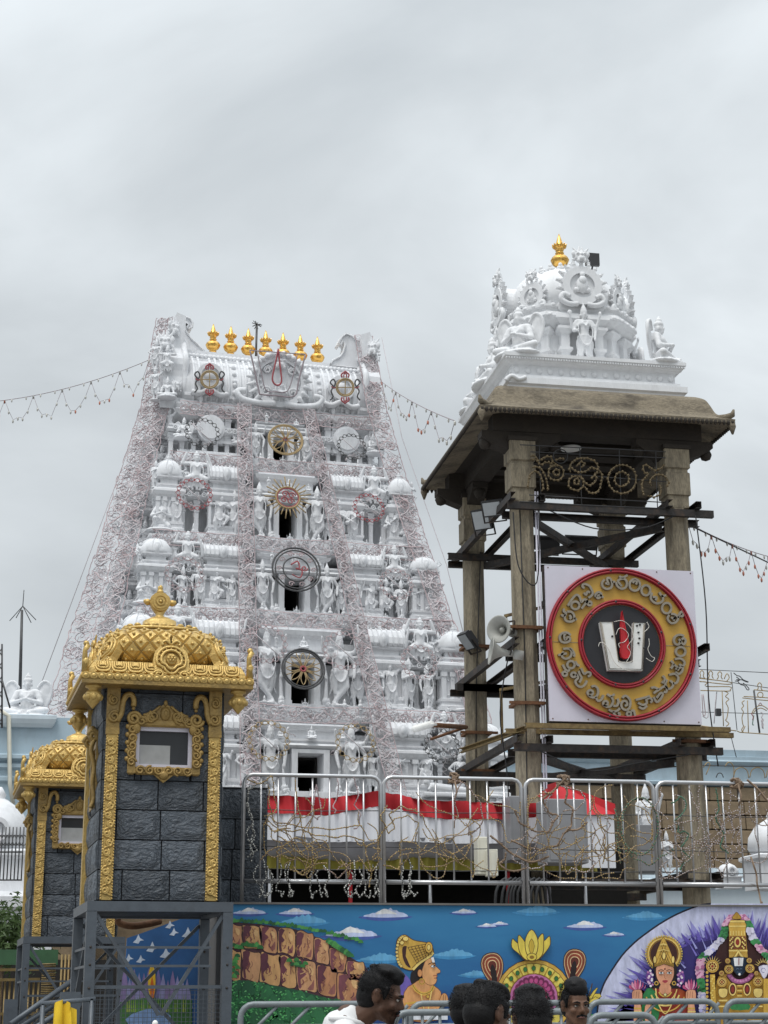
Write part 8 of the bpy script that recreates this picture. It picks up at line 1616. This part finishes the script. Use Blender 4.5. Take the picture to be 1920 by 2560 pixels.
    b.cap((0, .02, sh-.06), .15, (0, .01, sh-.28), .14); b.cap((0, .01, sh-.28), .14, (0, .02, hp-.08), .145)
    for s_ in (-1, 1): b.cap((s_*.08, .02, sh-.06), .10, (s_*.07, .02, hp-.05), .09)
    so = obj('shirt', remesh(b, .011, 'shirt', shirt, 2), None, t)
    b = MB(); b.tube([(.088*math.cos(a), .03+.083*math.sin(a), hz_-.205-.028*max(0, -math.sin(a))) for a in np.linspace(0, 6.28, 24)[:-1]], .014, 6, closed=True); obj('collar', b, shirt, so)
    b = MB()
    for s_ in (-1, 1): b.cap((s_*.085, .02, hp), .10, (s_*.10, .0, hp*.52), .078); b.cap((s_*.10, .0, hp*.52), .076, (s_*.10, .02, .10), .07)
    b.cap((-.04, .02, hp+.02), .11, (.04, .02, hp+.02), .11); obj('trousers', remesh(b, .014, 'trousers', 'trousers', 2), None, t)
    # hair: cap and locks
    b = MB(); i0 = 0
    b.ball((0, .028, .030), (.080, .098, .089), 18); b.ball((0, .055, -.015), (.074, .070, .075), 16); b.ball((0, -.035, .092), (.062, .045, .030+hair_up*.6), 14); b.ball((0, .0, .105), (.070, .075, .03+hair_up), 14)
    for k in range(16):
        a = rgp.uniform(0, 6.28); rr = rgp.uniform(.0, .8); b.ball((.066*rr*math.cos(a), .01+.082*rr*math.sin(a), .098+.015*(1-rr*rr)+hair_up*rgp.uniform(.5, .9)), (.030, .034, .018), 8)
    for s_ in (-1, 1): b.cap((s_*.074, -.022, .04), .011, (s_*.073, -.02, -.012), .006)
    b.v = [tuple(hr @ Vector(v)) for v in b.v]; ho = obj('hair', remesh(b, .006, 'hair', 'hair', 4), None, t)
    b = MB()
    for k in range(5200):
        a = rgp.uniform(0, 6.28); el = math.asin(rgp.uniform(-.35, 1)); d = Vector((math.cos(a)*math.cos(el), math.sin(a)*math.cos(el), math.sin(el))); o = Vector((d.x*.084, .026+d.y*.100, .030+d.z*(.094+hair_up*.9)))
        if o.y < -.05 and o.z < .075: continue
        tang = Vector((rgp.uniform(-.6, .6), rgp.uniform(-.7, .3), rgp.uniform(-.5, .3))); e_ = o+(d*.30+tang*.6)*rgp.uniform(.010, .034+hair_up*.4); s_ = d.cross(tang).normalized()*.0010
        b.add([hr @ (o-s_), hr @ (o+s_), hr @ e_], [(0, 1, 2)])
    obj('hair_strands', b, 'hair', ho, kind='stuff')
    if face:
        for s_ in (-1, 1):
            b = MB(); b.ball(q(s_*.030, -.0775, .000), (.0125, .008, .0065), 10); eo = obj('eye', b, 'eye_white', t); b = MB(); b.ball(q(s_*.030, -.084, .0005), (.0055, .003, .0055), 8); obj('iris', b, 'hair', eo)
            b = MB(); b.tube([q(s_*.012, -.094, .018), q(s_*.03, -.090, .024), q(s_*.050, -.076, .018)], [.004, .0048, .002], 5); obj('eyebrow', b, 'hair', t)
            b = MB(); b.tube([q(s_*.016, -.086, .004), q(s_*.03, -.0875, .008), q(s_*.044, -.080, .004)], .0022, 5); obj('eyelid', b, 'hair', t)
        b = MB(); b.tube([q(-.024, -.088, -.068), q(-.008, -.0945, -.065), q(0, -.0945, -.067), q(.008, -.0945, -.065), q(.024, -.088, -.068)], [.003, .0065, .0065, .0065, .003], 6); obj('mouth', b, 'lip', t)
        if moustache:
            b = MB()
            for k in range(160): x = rgp.uniform(-.03, .03); o = Vector((x, -.096+abs(x)*.28, -.052-abs(x)*.15+rgp.uniform(-.005, .004))); e_ = o+Vector((x*.3+rgp.uniform(-.003, .003), -.003, -.010)); b.add([q(*(o+Vector((.002, 0, 0)))), q(*(o-Vector((.002, 0, 0)))), q(*e_)], [(0, 1, 2)])
            b.tube([q(-.03, -.087, -.058), q(0, -.097, -.051), q(.03, -.087, -.058)], [.002, .005, .002], 5); obj('moustache', b, 'hair', t)
        if beard:
            b = MB()
            for k in range(900):
                a = rgp.uniform(-1.45, 1.45); z = rgp.uniform(-.115, -.045); o = Vector((.068*math.sin(a), -.012-.082*math.cos(a)*(1.0), z)); 
                if abs(o.x) < .02 and z > -.06: continue
                e_ = o+Vector((rgp.uniform(-.004, .004), -.002, -.009)); b.add([q(*(o+Vector((.0018, 0, 0)))), q(*(o-Vector((.0018, 0, 0)))), q(*e_)], [(0, 1, 2)])
            obj('beard', b, 'hair', t, kind='stuff')
    return t
person('man in a white shirt seen in profile facing right, nearest the painted hill', 884, 2412, 8.2, 72, 16, 'shirt_white', 'skin_dark', beard=True, moustache=True, hair_up=.012, seed=1, fwd=.09, drop=.10)
person('dark-haired man mostly hidden behind another head, left of the group', 1165, 2462, 8.6, 150, 5, 'shirt_dark', 'skin_dark', seed=2)
person('man with short dark hair bowing his head to the right, in dark shirt', 1200, 2452, 7.0, 125, 22, 'shirt_dark', 'skin_dark', seed=3, roll=4)
person('man seen from behind with tousled black hair, centre right of the group', 1330, 2462, 7.4, 176, 8, 'shirt_dark', 'skin_dark', hair_up=.018, face=False, seed=4)
person('man with moustache and tall quiff facing the camera', 1432, 2444, 10.4, 8, 4, 'shirt_grey', 'skin', hair_up=.035, moustache=True, seed=5)
